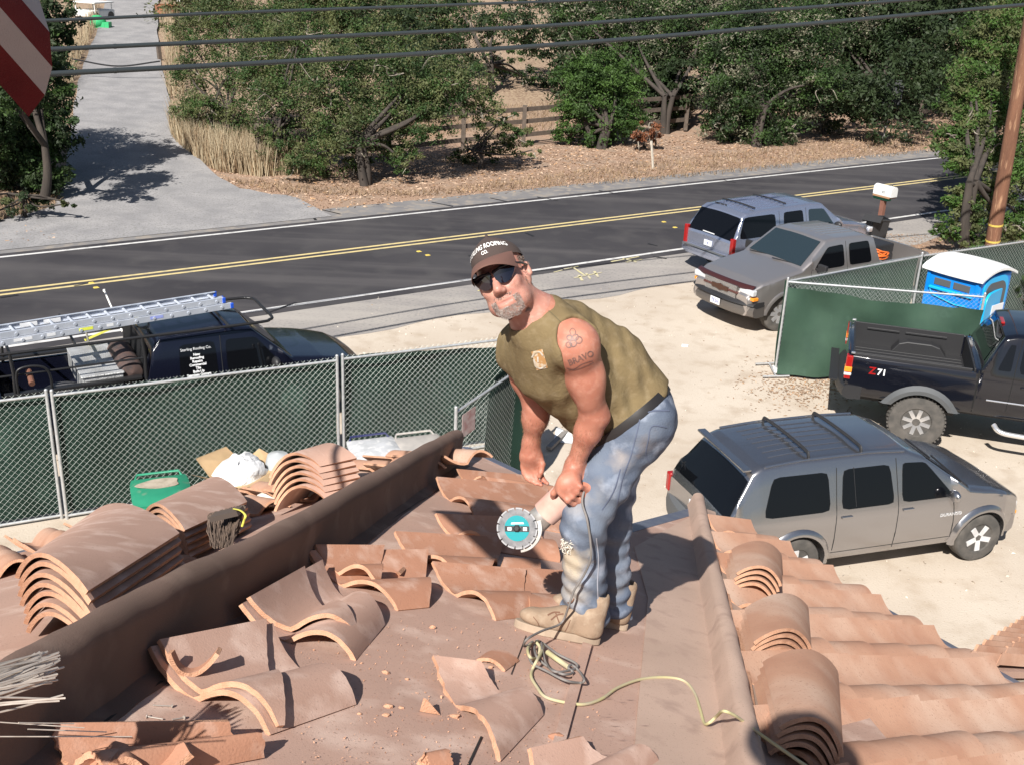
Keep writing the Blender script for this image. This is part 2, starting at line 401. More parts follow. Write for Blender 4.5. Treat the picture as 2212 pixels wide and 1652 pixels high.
LN = np.cross(RD, _Q-E0); LN = LN/np.linalg.norm(LN); LN = LN*(1 if LN[2] > 0 else -1)
def LP(x, y, h=0):
    d = ray(x, y); o = E0 + LN*h; return CP + d*(((o-CP)@LN)/(d@LN))
def onL(p, h=0): p = np.array(p, float); return p + np.array([0, 0, 1.])*(((E0-p)@LN+h)/LN[2])
shadeb = thing('shade_block', 'unseen stucco block added left of the view to shade the lower left corner of the roof', 'shade_block', (-2.02, .38, 6.5))  # unseen block, added to cast the shadow on the lower left roof
house = thing('house', 'single storey house under the man, its felted and clay tiled roof torn open', 'house', (0, 0, 0))
far = [E0, M(1185, 1050), M(1345, 1145), M(1510, 1100), M(1548, 1112)]
near = [onM(_Q+(_Q-E0)*1.0), onM((-1.2, -3, 0)), onM((-.2, -3, 0)), onM((.1, -3, 0)), _P1+(_P1-_P2)*1.15]
def dens(A, n):
    A = np.array(A); out = []
    for i in range(len(A)-1):
        for f in np.linspace(0, 1, n, endpoint=False): out.append(A[i]*(1-f)+A[i+1]*f)
    out.append(A[-1]); return np.array(out)
fa, na = dens(far, 8), dens(near, 8)
P = np.array([[fa[i]*(1-f)+na[i]*f for f in np.linspace(0, 1, 70)] for i in range(len(fa))])
for i in range(P.shape[0]):
    for j in range(1, P.shape[1]):
        q = P[i, j]; P[i, j] = q + MN*(.0016*math.sin(q[0]*9+q[1]*4)+.001*math.sin(q[1]*13-q[0]*5))*min(1, j/6)
MB().slab(P, .03, MN).build('roof_deck', felt, house, smooth=40)
P = np.array([[(E0*(1-f)+(_Q+(_Q-E0)*1.)*f)*(1-g)+(E0-RD*10-[0, 0, 0])*g for g in np.linspace(0, 1, 12)] for f in np.linspace(0, 1, 20)])
for q in P.reshape(-1, 3): pass
MB().slab(P, .03, LN).build('street_roof_deck', felt, house, smooth=40)
# hip line and the tiled slope on its right
HD = (_P1-_P2)/np.linalg.norm(_P1-_P2)
def hip(k): return _P2*(1-k)+_P1*k
ev0, ev1 = RP(1545, 1112), RP(2212, 1482); ED = (ev1-ev0); EL = np.linalg.norm(ED); ED = ED/EL
P = np.array([[hip(k)*(1-f)+(ev0+(ED*EL*1.6)*k)*f for f in np.linspace(0, 1, 6)] for k in np.linspace(0, 2.1, 14)])
MB().slab(P, .03, RN, mi=0).build('tiled_roof_deck', felt, house)
def loft(line, sec, up, name, m, closed=True, capn=True, nse=0.):
    b = MB(); line = np.array(line); T = np.gradient(line, axis=0); rings = []
    for i, q in enumerate(line):
        t = T[i]/np.linalg.norm(T[i]); c = np.cross(t, up); c /= np.linalg.norm(c)
        rings.append([q+c*(x+nse*math.sin(i*1.7+x*40))+up*(y+nse*math.sin(i*.9+x*30+y*20)) for x, y in sec])
    n = len(sec); V = np.array(rings).reshape(-1, 3)
    F = [(i*n+j, i*n+(j+1) % n, (i+1)*n+(j+1) % n, (i+1)*n+j) for i in range(len(line)-1) for j in range(n)]
    F += [tuple(range(n))[::-1], tuple((len(line)-1)*n+j for j in range(n))]
    b.add(V, F); return b
# upright board wrapped in rolled felt, running down the roof on the left
PH = .21
top = [(-420, 1660), (-150, 1512), (0, 1440), (200, 1332), (400, 1228), (600, 1137), (800, 1028), (940, 952), (990, 927)]
pl = pts_catmull([M(x, y, PH)-MN*PH for x, y in top], 8)
sec = [(-.045, -.01), (-.05, PH-.06)]+[(.05*math.cos(a), PH-.05+.05*math.sin(a)) for a in np.linspace(math.pi, 0, 9)]+[(.055, .06), (.075, .012), (.13, .003), (.13, -.01)]
loft(pl, sec, MN, 'p', felt, nse=.0025).build('felt_wrapped_board', feltd, house, smooth=50, world=True)
# rolled felt over the hip
hl = pts_catmull([RP(x, y, .05)-RN*.05 for x, y in [(1508, 1078), (1528, 1180), (1552, 1290), (1576, 1400), (1598, 1510), (1622, 1640), (1650, 1790)]], 8)
hs = [(-.14, -.01), (-.14, .004), (-.07, .008), (-.045, .03)]+[(.04*math.cos(a), .055+.04*math.sin(a)) for a in np.linspace(math.pi*.85, .15*math.pi, 8)]+[(.045, .02), (.055, -.01)]
HN = (MN+RN); HN /= np.linalg.norm(HN)
loft(hl, hs, HN, 'h', felt, nse=.0018).build('felt_covered_hip_roll', feltg, house, smooth=50, world=True)
# second layer of felt beside the hip, its edge, a batten, the black laps
b = MB(); rr = []
for a, c in [((1370, 1180), (1500, 1110)), ((1400, 1290), (1545, 1290)), ((1388, 1420), (1568, 1420)), ((1375, 1560), (1600, 1560)), ((1365, 1700), (1630, 1700))]:
    A = M(*a, .006); C = M(*c, .006); rr.append([A*(1-f)+C*f for f in np.linspace(0, 1, 6)])
b.slab(np.array(rr), .005, MN).build('lapped_felt_strip', feltg, house)
b = MB(); b.beam(M(1268, 1392, .006), M(1205, 1612, .006), .034, .014, MN); b.build('batten', felt, house)
b = MB()
def lap(pts, w=.0035, h=.0045):
    Q = [M(x, y, h) for x, y in pts]
    
    b = MB()
    for i in range(len(Q)-1): b.beam(Q[i], Q[i+1], w*1.1, .002, MN)
    b.build('lap_seam', dark, house)
lap([(767, 1174), (800, 1150), (850, 1118), (885, 1096)]); lap([(885, 1096), (905, 1082), (930, 1070), (955, 1050), (1005, 1000)], .002)
lap([(1136, 1372), (1118, 1420), (1104, 1455)], .002); lap([(1040, 1590), (1025, 1622), (1005, 1665)], .005); lap([(222, 1561), (290, 1510), (350, 1470)], .006)
# smears of dust and scuffs
b = MB(); dst = mat('red_dust_scuff', (.36, .22, .18), rough=.95)
for _ in range(34):
    x = random.choice([random.uniform(1290, 1385), random.uniform(1240, 1340)]); y = random.uniform(1400, 1640)
    A = M(x, y, .011 if x > 1360 else .007); L_ = random.uniform(.01, .05); w = random.uniform(.0006, .0018); d = onM(A+np.array([.9, .45, 0])*L_)+MN*((A-M0)@MN)
    s_ = np.cross(MN, d-A); s_ = s_/np.linalg.norm(s_)*w; m_ = (A+d)/2
    b.poly([A, m_-s_, d, m_+s_])
b.build('dust_scuff', dst, house, kind='stuff')
# eaves: flashing, fascia and the walls under them
for k, (a, c, nn) in enumerate([(E0-RD*10, E0, LN), (far[0], far[1], MN), (far[1], far[2], MN), (far[2], far[3], MN), (ev0, ev0+ED*EL*1.6, RN)]):
    a, c = np.array(a), np.array(c)
    MB().beam(a-nn*.02, c-nn*.02, .09, .045, nn).build('flashing', flash, house)
    MB().beam(a-[0, 0, .16], c-[0, 0, .16], .03, .2).build('fascia', wood, house)
cen = np.array([0, 0., 0])
def wall(a, c):
    a, c = np.array(a), np.array(c); a = a+(cen-a)*[.07, .07, 0]; c = c+(cen-c)*[.07, .07, 0]; n = 2
    V = [(a[0], a[1], 0), (c[0], c[1], 0), (c[0], c[1], c[2]-.16), (a[0], a[1], a[2]-.16)]
    d = np.array([c[1]-a[1], a[0]-c[0], 0]); d = d/np.linalg.norm(d)*.15
    V2 = [np.array(v)-d for v in V]
    MB().add(V+V2, [(0, 1, 2, 3), (7, 6, 5, 4), (0, 4, 5, 1), (1, 5, 6, 2), (2, 6, 7, 3), (3, 7, 4, 0)]).build('wall', wallm, house)
wall(E0-RD*10, E0); wall(far[0], far[2]); wall(far[2], far[3]); wall(ev0, ev0+ED*EL*1.6)

MB().box((0, 0, .0), (1.05, .8, 1.2)).build('shade_block_body', wallm, shadeb, bevel=.02); MB().box((0, 0, .63), (1.15, .9, .07)).build('shade_block_top', wallm, shadeb, bevel=.01)
# ---------------------------------------------------------------- clay tiles
def hprof(kind, u):
    if kind == 'S':
        if u < .42: return .95*(1-u/.42)**1.9
        return .78*max(0., math.sin(math.pi*(u-.42)/.58))**.8
    if kind == 'U': return abs(2*u-1)**2.2
    return max(0., math.sin(math.pi*u))**.8
def tile_mesh(b, A, B, C, D, nrm, kind='S', H=.075, t=.015, nu=26, nl=5, jag=0., Hc=None, H2=None):
    A, B, C, D = [np.array(q, float) for q in (A, B, C, D)]; P = np.zeros((nu, nl, 3)); rs = np.random.RandomState(int(abs(A[0]*977+B[1]*131)*10) % 99999)
    jl = rs.uniform(-1, 1, nu)*jag; jr = rs.uniform(-1, 1, nu)*jag
    for i in range(nu):
        u = i/(nu-1.)
        L0 = A*(1-u)+B*u; L1 = D*(1-u)+C*u; d = L1-L0; dl = np.linalg.norm(d)+1e-9
        for j in range(nl):
            v = j/(nl-1.); hh = H*(1-v)+(H2 if H2 else H)*v
            P[i, j] = L0+d*v+nrm*hh*hprof(kind, u)+d/dl*(jl[i]*(1-v)+jr[i]*v)*min(1, dl/.05)
    du = np.gradient(P, axis=0); dv = np.gradient(P, axis=1); n = np.cross(du, dv); n /= np.linalg.norm(n, axis=2)[:, :, None]+1e-12
    if (n[nu//2, nl//2]@nrm) < 0: n = -n
    flip = (np.cross(du[nu//2, nl//2], dv[nu//2, nl//2])@nrm) < 0
    Q = P-n*t; b.grid(P, 0, flip); b.grid(Q, 0, not flip)
    def rim(X, Y, mi):
        k = len(X); b.add(np.concatenate([X, Y]), [(i, i+1, k+i+1, k+i) for i in range(k-1)], mi)
    rim(P[:, 0], Q[:, 0], 1); rim(Q[:, -1], P[:, -1], 1); rim(P[0], Q[0], 1); rim(Q[-1], P[-1], 1)
    return b
def z3(x, y): return (x*.3346, 1099+y*.3346)
def z4(x, y): return (737.5+x*.3346, 1099+y*.3346)
def z5(x, y): return (1475+x*.3346, 1099+y*.3346)
def zm(x, y): return (737.5+x*.3346, 553+y*.3346)
def zl(x, y): return (x*.3858, 955.8+y*.3858)
def tileM(A, B, C, D, label, kind='S', H=.075, off=0., lip=.9, name='roof_tile', group='loose clay tiles lying on the felt', m=None, jag=.002, t=.015, H2=None, pf=M, nn=None, cat='roof tile', smooth=70):
    nn = MN if nn is None else nn
    hl_ = off+(H*lip if kind == 'S' else (H if kind == 'U' else 0)); hr = off+(H if kind == 'U' else 0)
    a = pf(*A, hl_)-nn*(hl_-off); d = pf(*D, hl_)-nn*(hl_-off); b_ = pf(*B, hr)-nn*(hr-off); c = pf(*C, hr)-nn*(hr-off)
    o = tile_mesh(MB(), a, b_, c, d, nn, kind, H, t=t, jag=jag, H2=H2).build(name, [m or clay, clayc], smooth=smooth)
    return tag(o, label, cat, group)
T0 = .004
tileM(z3(968, 895), z3(1745, 1455), z3(2304, 1258), z3(1760, 742), 'under clay tile of the big left pair, its right end rounded', off=T0+.0, m=clayd, H=.08)
tileM(z3(1030, 848), z3(1800, 1397), z3(1838, 1393), z3(1720, 712), 'top clay tile of the big left pair, cut off along a dark gap', off=T0+.02, m=clayd, H=.08)
tileM(z3(1105, 930), z3(1392, 925), z3(1412, 885), z3(1130, 905), 'short half round offcut resting in the pan of the big left tile', kind='U', H=.055, off=.045, t=.012, cat='tile offcut')
tileM(z3(1562, 615), z4(95, 975), z4(283, 745), z3(2080, 330), 'under clay tile of the pair with two nails in its pan', off=T0, m=clayd, H=.08)
tileM(z3(1612, 570), z4(105, 828), z4(116, 822), z3(1965, 372), 'top clay tile with two nails lying in its pan', off=T0+.02, m=clayd, H=.08)
tileM(z3(1985, 270), z4(370, 652), z4(566, 632), z4(560, 262), 'under clay tile below the tile with the shadowed square pan', off=T0)
tileM(z3(2035, 232), z4(236, 505), z4(245, 500), z4(278, 235), 'square cornered clay tile with a shadowed pan, left end of its row', off=T0+.02)
tileM(z4(345, 145), z4(745, 458), z4(942, 468), z4(1060, 185), 'long clay tile left of the grinder shadow, its dark pan half shaded', off=T0)
tileM(z4(1030, 390), z4(1008, 484), z4(1277, 502), z4(1225, 395), 'clay barrel piece beside the shadow of the saw blade', kind='H', H=.085, off=T0)
tileM(z4(610, 30), z4(945, 262), z4(1413, 343), z4(1275, 60), 'clay tile under the blade of the grinder', off=T0)
tileM(z4(590, 340), z4(1000, 718), z4(1218, 692), z4(1190, 390), 'clay tile nearest the toe of the boot, a lap seam across it', off=T0)
tileM(z4(1150, 380), z4(1215, 716), z4(1520, 730), z4(1450, 400), 'clay tile running behind the shin of the man', off=T0-.002)
tileM(zm(615, 1425), z4(858, 50), z4(1420, 150), zm(1330, 1485), 'clay tile in the row just above the grinder blade', off=T0)
tileM(zm(750, 1375), zm(960, 1490), zm(1400, 1560), zm(1250, 1420), 'farthest clay tile of the rows by the roof corner', off=T0)
tileM(z4(300, 290), z4(370, 400), z4(400, 370), z4(310, 280), 'small pointed clay sliver between two tile rows', kind='U', H=.03, off=T0, cat='tile offcut')
tileM(z4(598, 948), z4(1032, 1622), z4(1305, 1328), z4(905, 985), 'large broken clay tile alone at the bottom centre of the roof', off=T0, m=clayd, jag=.005, H=.062)
tileM(z4(1225, 1545), z4(1480, 2010), z4(2050, 1625), z4(1560, 1470), 'clay tile cut by the bottom edge of the photo, right of centre', off=T0, m=clayd, jag=.003, H=.06)
tileM(z3(335, 1388), z3(700, 1800), z3(1715, 1602), z3(1490, 1380), 'broad clay tile with a ragged right end at the bottom left corner', off=T0, jag=.006)
tileM(z3(1225, 1580), z3(620, 1720), z3(555, 1610), z3(1180, 1500), 'clay tile end facing the camera on top of the ragged corner tile', off=.02, H=.055, jag=.002)
tileM(z4(872, 968), z4(1060, 1042), z4(1150, 978), z4(940, 920), 'small flat barrel offcut left of the tangled cord', kind='H', H=.02, off=T0, t=.012, cat='tile offcut', jag=.002)
b = MB(); V = [M(*z4(505, 1305), .004), M(*z4(640, 1328), .004), M(*z4(600, 1290), .004), M(*z4(530, 1218), .05), M(*z4(548, 1224), .05)]; b.add(V, [(0, 1, 4, 3), (1, 2, 4), (2, 0, 3, 4), (0, 2, 1)]); tag(b.build('tile_wedge', clayc), 'little upright wedge of cut clay on bare felt', 'tile offcut', 'loose clay tiles lying on the felt')
tileM(z4(490, 1640), z4(560, 1700), z4(720, 1690), z4(610, 1600), 'chunk of clay at the bottom edge below the wedge', kind='H', H=.04, off=T0, t=.03, cat='tile offcut', jag=.004)
# stacks behind the upright board
def stack(A, B, C, D, n, dh, lab, grp, H=.1, off=0., m=clayd, pf=M, nn=MN, jit=.012, kind='H', H2=None, base=0):
    ordn = ['lowest', 'second', 'third', 'fourth', 'fifth', 'sixth', 'seventh', 'eighth']
    Q = []
    for q, hh in zip((A, B, C, D), (1,)*4): Q.append(pf(*q, off+n*dh)-nn*(off+n*dh))
    L_ = (Q[2]-Q[1]); L_ /= np.linalg.norm(L_); rs = np.random.RandomState(n*7+int(A[0]) % 50)
    for k in range(n):
        j = rs.uniform(-jit, jit); w = rs.uniform(-jit, jit)*.4; Wd = (Q[1]-Q[0]); Wd = Wd/np.linalg.norm(Wd)
        q = [v+nn*(off+(k+1)*dh)+L_*(j if k < n-1 else 0)+Wd*(w if k < n-1 else 0) for v in Q]
        s_ = (n-1-k)*.0
        o = tile_mesh(MB(), *q, nn, kind, H, t=.014, jag=.0015, H2=H2).build('barrel_tile', [m, clayc], smooth=70)
        tag(o, lab % (ordn[k] + (' and topmost' if k == n-1 else '')), 'roof tile', grp)
stack(z3(95, 440), z3(568, 527), z3(1160, 152), z3(560, 60), 7, .029, 'barrel tile %s in the near stack left of the felt board', 'barrel tiles in the near left stack', H=.09, off=-.0, pf=LP, nn=LN)
stack(zl(790, 440), zl(1035, 488), zl(1385, 328), zl(1120, 262), 5, .028, 'barrel tile %s in the stack behind the brush', 'barrel tiles in the stack behind the brush', H=.1, pf=LP, nn=LN)
stack(zl(1505, 195), zl(1792, 132), zl(1998, 84), zl(1700, 120), 6, .034, 'barrel tile %s in the far stack by the white rope', 'barrel tiles in the far stack', H=.10, pf=LP, nn=LN)
# barrel stacks standing on the right hand slope
stack(z5(345, 412), z5(640, 495), z5(640, 300), z5(312, 260), 4, .03, 'barrel tile %s in the far stack right of the hip roll', 'barrel tiles stacked along the hip', H=.07, pf=RP, nn=RN, m=claylaid, jit=.006)
stack(z5(455, 858), z5(832, 903), z5(812, 640), z5(398, 640), 4, .026, 'barrel tile %s in the middle stack right of the hip roll', 'barrel tiles stacked along the hip', H=.075, pf=RP, nn=RN, m=claylaid, jit=.008)
stack(z5(620, 1405), z5(1040, 1600), z5(1005, 1060), z5(515, 985), 4, .028, 'barrel tile %s in the nearest stack right of the hip roll', 'barrel tiles stacked along the hip', H=.075, pf=RP, nn=RN, m=claylaid, jit=.008)
# the laid tile field on the right hand slope: one part, each tile its own bump in it
b = MB(); rowpx = [z5(380, 160), z5(640, 315), z5(920, 460), z5(1235, 647), z5(1575, 852), z5(1940, 1066)]
e = [RP(*q) for q in rowpx]; dd = (e[5]-e[2])/3.; dd = dd-UD*(dd@UD)*0
sp_ = np.linalg.norm(dd); Eo = e[2]
for k in range(-3, 12):
    foot = Eo+dd*k                                     # the lower near corner of the row
    hk = (_P2-foot); # distance to the hip along -UD
    A_ = np.array([UD, -HD]).T; sol = np.linalg.lstsq(A_, (foot-_P2), rcond=None)[0]; Lr = sol[0]-.34
    if Lr < .25: continue
    n = max(1, int(round(Lr/.37))); tl = Lr/n if Lr > .2 else .3
    Wd = -dd/sp_
    for j in range(n):
        o_ = foot-UD*tl*j+RN*.008; jt = random.uniform(-.006, .006)
        lo0, lo1 = o_+UD*.012+RN*(.018+jt*.5)+Wd*jt, o_-UD*(tl+.05)+RN*.004+Wd*jt
        # far foot = A, near foot = B ; low end first
        Bq, Cq = lo0, lo1; Aq, Dq = lo0+Wd*sp_*.985, lo1+Wd*sp_*.985
        tile_mesh(b, Aq, Bq, Cq, Dq, RN, 'S', .078+jt, t=.015, nu=20, nl=2, jag=.001, H2=.072)
b.build('laid_clay_tiles', [claylaid, clayc], house, smooth=60)
# battens and nailing strip beside the hip
b = MB(); 
for a, c in [((z5(255, 470)), z5(300, 680)), (z5(310, 700), z5(385, 980)), (z5(390, 1000), z5(450, 1420))]: b.beam(RP(*a, .02), RP(*c, .02), .03, .03, RN)
b.build('nailing_batten', clayc, house)
# the tiles along the street eave, behind the upright board
b = MB(); TDm = onL(E0+TD)-E0; TDm /= np.linalg.norm(TDm)
for k in range(0, 30):
    o_ = E0-RD*(.32*k+.45)+LN*.003; Wd = -RD*.31
    for j in range(3):
        jt = random.uniform(-.008, .008); p0 = o_-TDm*(.37*j-.03)+LN*(.03+jt*.3); p1 = o_-TDm*(.37*j+.42)+LN*.01
        tile_mesh(b, p0+Wd, p0, p1, p1+Wd, LN, 'S', .075+jt, t=.014, nu=18, nl=2, jag=.001)
b.build('street_eave_tiles', [claylaid, clayc], house, smooth=60)
# a second wing of tiled roof at the right edge of the picture
wing = thing('house_wing', 'tiled corner of the next roof wing at the right edge, above the sand', 'roof wing', RP(2350, 1430))
wo = RP(2100, 1428); wd = RP(2212, 1350)-wo; wl = np.linalg.norm(wd); wd /= wl
b = MB(); b.slab(np.array([[wo+wd*s_+UD*q for q in (0, 1.2)] for s_ in (-.3, 2.4)])-RN*.01, .04, RN); b.build('roof_deck', felt, wing, world=True)
b = MB(); b.beam(wo-wd*.3-UD*.03, wo+wd*2.4-UD*.03, .07, .04, RN); b.build('flashing', flash, wing, world=True)
b = MB()
for k in range(-1, 9):
    f0 = wo+wd*(.26*k)+RN*.01
    for j in range(3):
        p0 = f0+UD*(.38*j+.0)+RN*.012; p1 = p0+UD*.42-RN*.008
        tile_mesh(b, p0+wd*.255, p0, p1, p1+wd*.255, RN, 'S', .08, t=.014, nu=18, nl=2, jag=.001)
b.build('laid_clay_tiles', [claylaid, clayc], wing, smooth=60, world=True)
a_, c_ = wo+wd*-.3+UD*.15, wo+wd*2.4+UD*.15
MB().add([(a_[0], a_[1], 0), (c_[0], c_[1], 0), (c_[0], c_[1], c_[2]-.1), (a_[0], a_[1], a_[2]-.1)]+[(p[0]+.15, p[1]-.1, z) for p, z in ((a_, 0), (c_, 0), (c_, c_[2]-.1), (a_, a_[2]-.1))],
         [(0, 1, 2, 3), (7, 6, 5, 4), (0, 4, 5, 1), (1, 5, 6, 2), (2, 6, 7, 3), (3, 7, 4, 0)]).build('wall', wallm, wing, world=True)
# ================================================================ vehicles
def paint(name, c, metal=.6, rough=.2, c2=None, sc=3, f2=(.5, .7)): return mat(name, c, c2, sc=sc, rough=rough, metal=metal, coat=.7, f2=f2)
glassd = mat('tinted_glass', (.004, .0045, .006), rough=.03, spec=.38)
glassb = mat('windscreen_glass', (.02, .032, .04), rough=.05, spec=.9)
rubber = mat('tyre_rubber', (.06, .057, .053), (.11, .10, .09), sc=6, rough=.9, bump=.4, bsc=60)
chrome = mat('chrome', (.8, .8, .81), rough=.18, metal=.75)
alum = mat('aluminium', (.72, .72, .73), (.6, .6, .61), sc=14, rough=.35, metal=.25)
blackp = mat('black_plastic', (.022, .022, .024), rough=.5)
greyp = mat('grey_plastic', (.09, .095, .1), rough=.6)
redl = mat('red_lamp', (.32, .012, .012), rough=.15, coat=.5)
ambl = mat('amber_lamp', (.8, .28, .03), rough=.2, coat=.5)
clearl = mat('clear_lamp', (.75, .76, .78), rough=.1, metal=.3, coat=.8)
seam = mat('door_gap', (.01, .01, .01), rough=.8)
platew = mat('plate_white', (.75, .76, .78), rough=.5)
platet = mat('plate_blue', (.03, .06, .3), rough=.5)
def ip(prof, x):
    return float(np.interp(x, [p[0] for p in prof], [p[1] for p in prof]))
class Car:
    """x forward from the rear, y to the left, z up; a body lofted from sections with cut wheel arches"""
    def __init__(s, L, W, top, belt, bot, wheels, ra, zw, tumble=.32, plan=None, bed=None, roofdrop=.06, hoodround=.05):
        s.L, s.W, s.top, s.belt, s.bot, s.wheels, s.ra, s.zw, s.tum, s.bed, s.rd, s.hr = L, W, top, belt, bot, wheels, ra, zw, tumble, bed, roofdrop, hoodround
        s.plan = plan or [(0, .90), (.12, .96), (.5, 1), (L-.9, 1), (L-.35, .95), (L-.1, .87), (L, .78)]
    def hw(s, x): return s.W/2*ip(s.plan, x)
    def beltz(s, x): return min(ip(s.belt, x), ip(s.top, x)-.05)
    def side(s, x, z):             # half width of the skin at (x, z)
        w = s.hw(x); b = s.beltz(x)
        if z > b: return w*.965-(z-b)*s.tum
        zb = ip(s.bot, x); f = (z-zb)/max(.05, b-zb)
        return w*float(np.interp(f, [0, .12, .45, .85, 1], [.93, .975, 1., .985, .965]))
    def sec(s, x, xr=None, bed=False):
        zb = ip(s.bot, x); b = s.beltz(x); t = ip(s.top, x); w = s.hw(x)
        for xw in s.wheels:
            if abs(x-xw) < s.ra: zb = max(zb, s.zw+math.sqrt(s.ra**2-(x-xw)**2))
        zb = min(zb, b-.12); P = [(0, zb), (w*.55, zb), (w*.8, zb)]
        for f in (0., .12, .3, .5, .7, .85, 1.):
            z = zb+(b-zb)*f; P.append((s.side(x, z), z))
        if bed:
            wi, fz = w*.965-.07, s.bed[2]; P += [(w*.965-.01, b+.012), (wi+.01, b+.012), (wi, b), (wi, (b+fz)/2), (wi-.005, fz+.02), (wi-.03, fz), (wi*.7, fz), (wi*.4, fz), (0, fz)]
            return P
        gh = t-b; r = min(s.rd, gh*.5) if gh > .3 else min(s.hr, gh*.8); zt = t-r; wt = s.side(x, zt) if gh > .3 else w*.965-.01
        for f in (.35, .7): P.append((s.side(x, b+(zt-b)*f) if gh > .3 else w*.965-.004, b+(zt-b)*f))
        e = wt; P += [(e, zt), (e-.018, zt+r*.45), (e-.055, zt+r*.78), (e-.13, zt+r*.93), (e*.6, t+.0), (e*.3, t+.012), (0, t+.016)]
        return P
    def topz(s, x, y):
        P = s.sec(x); q = P[-8:]; return float(np.interp(abs(y), [p[0] for p in q][::-1], [p[1] for p in q][::-1]))
    def body(s, m, parent, name='body', mi=None):
        xs = set(np.round(np.arange(0, s.L, .07), 4)); xs |= {s.L}
        for p in s.top+s.belt+s.bot+s.plan: xs |= {round(min(max(p[0], 0), s.L), 4)}
        for w in s.wheels:
            for a in np.linspace(-1, 1, 17): xs.add(round(w+s.ra*math.sin(a*math.pi/2), 4))
        st = []
        for x in sorted(xs):
            if s.bed and s.bed[0]-1e-6 <= x <= s.bed[1]+1e-6:
                if abs(x-s.bed[0]) < 1e-3: st += [(x, False), (x, True)]
                elif abs(x-s.bed[1]) < 1e-3: st += [(x, True), (x, False)]
                else: st.append((x, True))
            else: st.append((x, False))
        if s.bed:
            for q in (s.bed[0], s.bed[1]):
                if q not in [x for x, _ in st]: st += [(q, True), (q, False)]
            st.sort(key=lambda a: (round(a[0], 3), a[1] if a[0] < s.bed[1]-.01 else not a[1]))
        b = MB(); rings = []
        for x, bd in st:
            P = s.sec(x, bed=bd)
            if not bd and s.bed and x <= s.bed[0]+.001: P = s.sec(x)
            rings.append([(x, y, z) for y, z in P]+[(x, -y, z) for y, z in P[-2:0:-1]])
        b.grid(np.array([r+[r[0]] for r in rings]), flip=True)
        for r, fl in ((rings[0], 1), (rings[-1], 0)):
            k = len(r); h = len(s.sec(0))
            F = [(i, i+1, k-i-1, k-i) if i > 0 else (0, 1, k-1) for i in range(0, h-1)]
            F = [f if fl else f[::-1] for f in F]; b.add(r, F)
        return b.build(name, m, parent, smooth=32)
    def panel(s, pts, m, parent, name, off=.006, both=True, nz=5, nx=8, r=.06, side=-1, t=.004):
        # a side window / panel: polygon (x,z) low-left, low-right, top-right, top-left, laid on the skin
        for sd_ in ((-1, 1) if both else (side,)):
            b = MB(); A, B, C, D = [np.array(p) for p in pts]; P = []
            for i in range(nx+1):
                u = i/nx; row = []
                for j in range(nz+1):
                    v = j/nz; q = (A*(1-u)+B*u)*(1-v)+(D*(1-u)+C*u)*v
                    # rounded corners
                    cu, cv = min(u, 1-u), min(v, 1-v)
                    row.append((q[0], q[1]))
                P.append(row)
            w = np.linalg.norm(B-A); h = np.linalg.norm(D-A); out = []
            for i in range(nx+1):
                row = []
                for j in range(nz+1):
                    x, z = P[i][j]
                    if i in (0, nx) and j in (0, nz):
                        c = (P[1 if i == 0 else nx-1][j], P[i][1 if j == 0 else nz-1]); x = x*.62+.19*c[0][0]+.19*c[1][0]; z = z*.62+.19*c[0][1]+.19*c[1][1]
                    row.append((x, sd_*(s.side(x, z)+off), z))
                out.append(row)
            b.grid(np.array(out), flip=(sd_ > 0)); b.build(name, m, parent, smooth=60)
    def screen(s, x0, x1, yf0, yf1, m, parent, name, off=.008, nx=8, ny=12):   # windscreen or rear window on the top profile
        b = MB(); out = []
        for i in range(nx+1):
            x = x0+(x1-x0)*i/nx; row = []
            for j in range(ny+1):
                f = -1+2*j/ny; y = f*(yf0+(yf1-yf0)*i/nx); dz = (s.topz(min(x+.02, s.L), y)-s.topz(max(x-.02, 0), y))/.04
                n = np.array([-dz, 0, 1.]); n /= np.linalg.norm(n); row.append(np.array([x, y, s.topz(x, y)])+n*off)
            out.append(row)
        b.grid(np.array(out), flip=(x1 < x0)); return b.build(name, m, parent, smooth=60)
    def line(s, pts, m, parent, name='door_gap', w=.006):
        for sd_ in (-1, 1):
            b = MB(); Q = []
            P = pts_catmull([(p[0], 0, p[1]) for p in pts], 6) if len(pts) > 2 else np.array([(pts[0][0]*(1-f)+pts[1][0]*f, 0, pts[0][1]*(1-f)+pts[1][1]*f) for f in np.linspace(0, 1, 8)])
            for p in P: Q.append((p[0], sd_*(s.side(p[0], p[2])+.001), p[2]))
            b.tube(Q, w, 4); b.build(name, m, parent)
discm = mat('brake_grey', (.16, .155, .15), rough=.5, metal=.3)
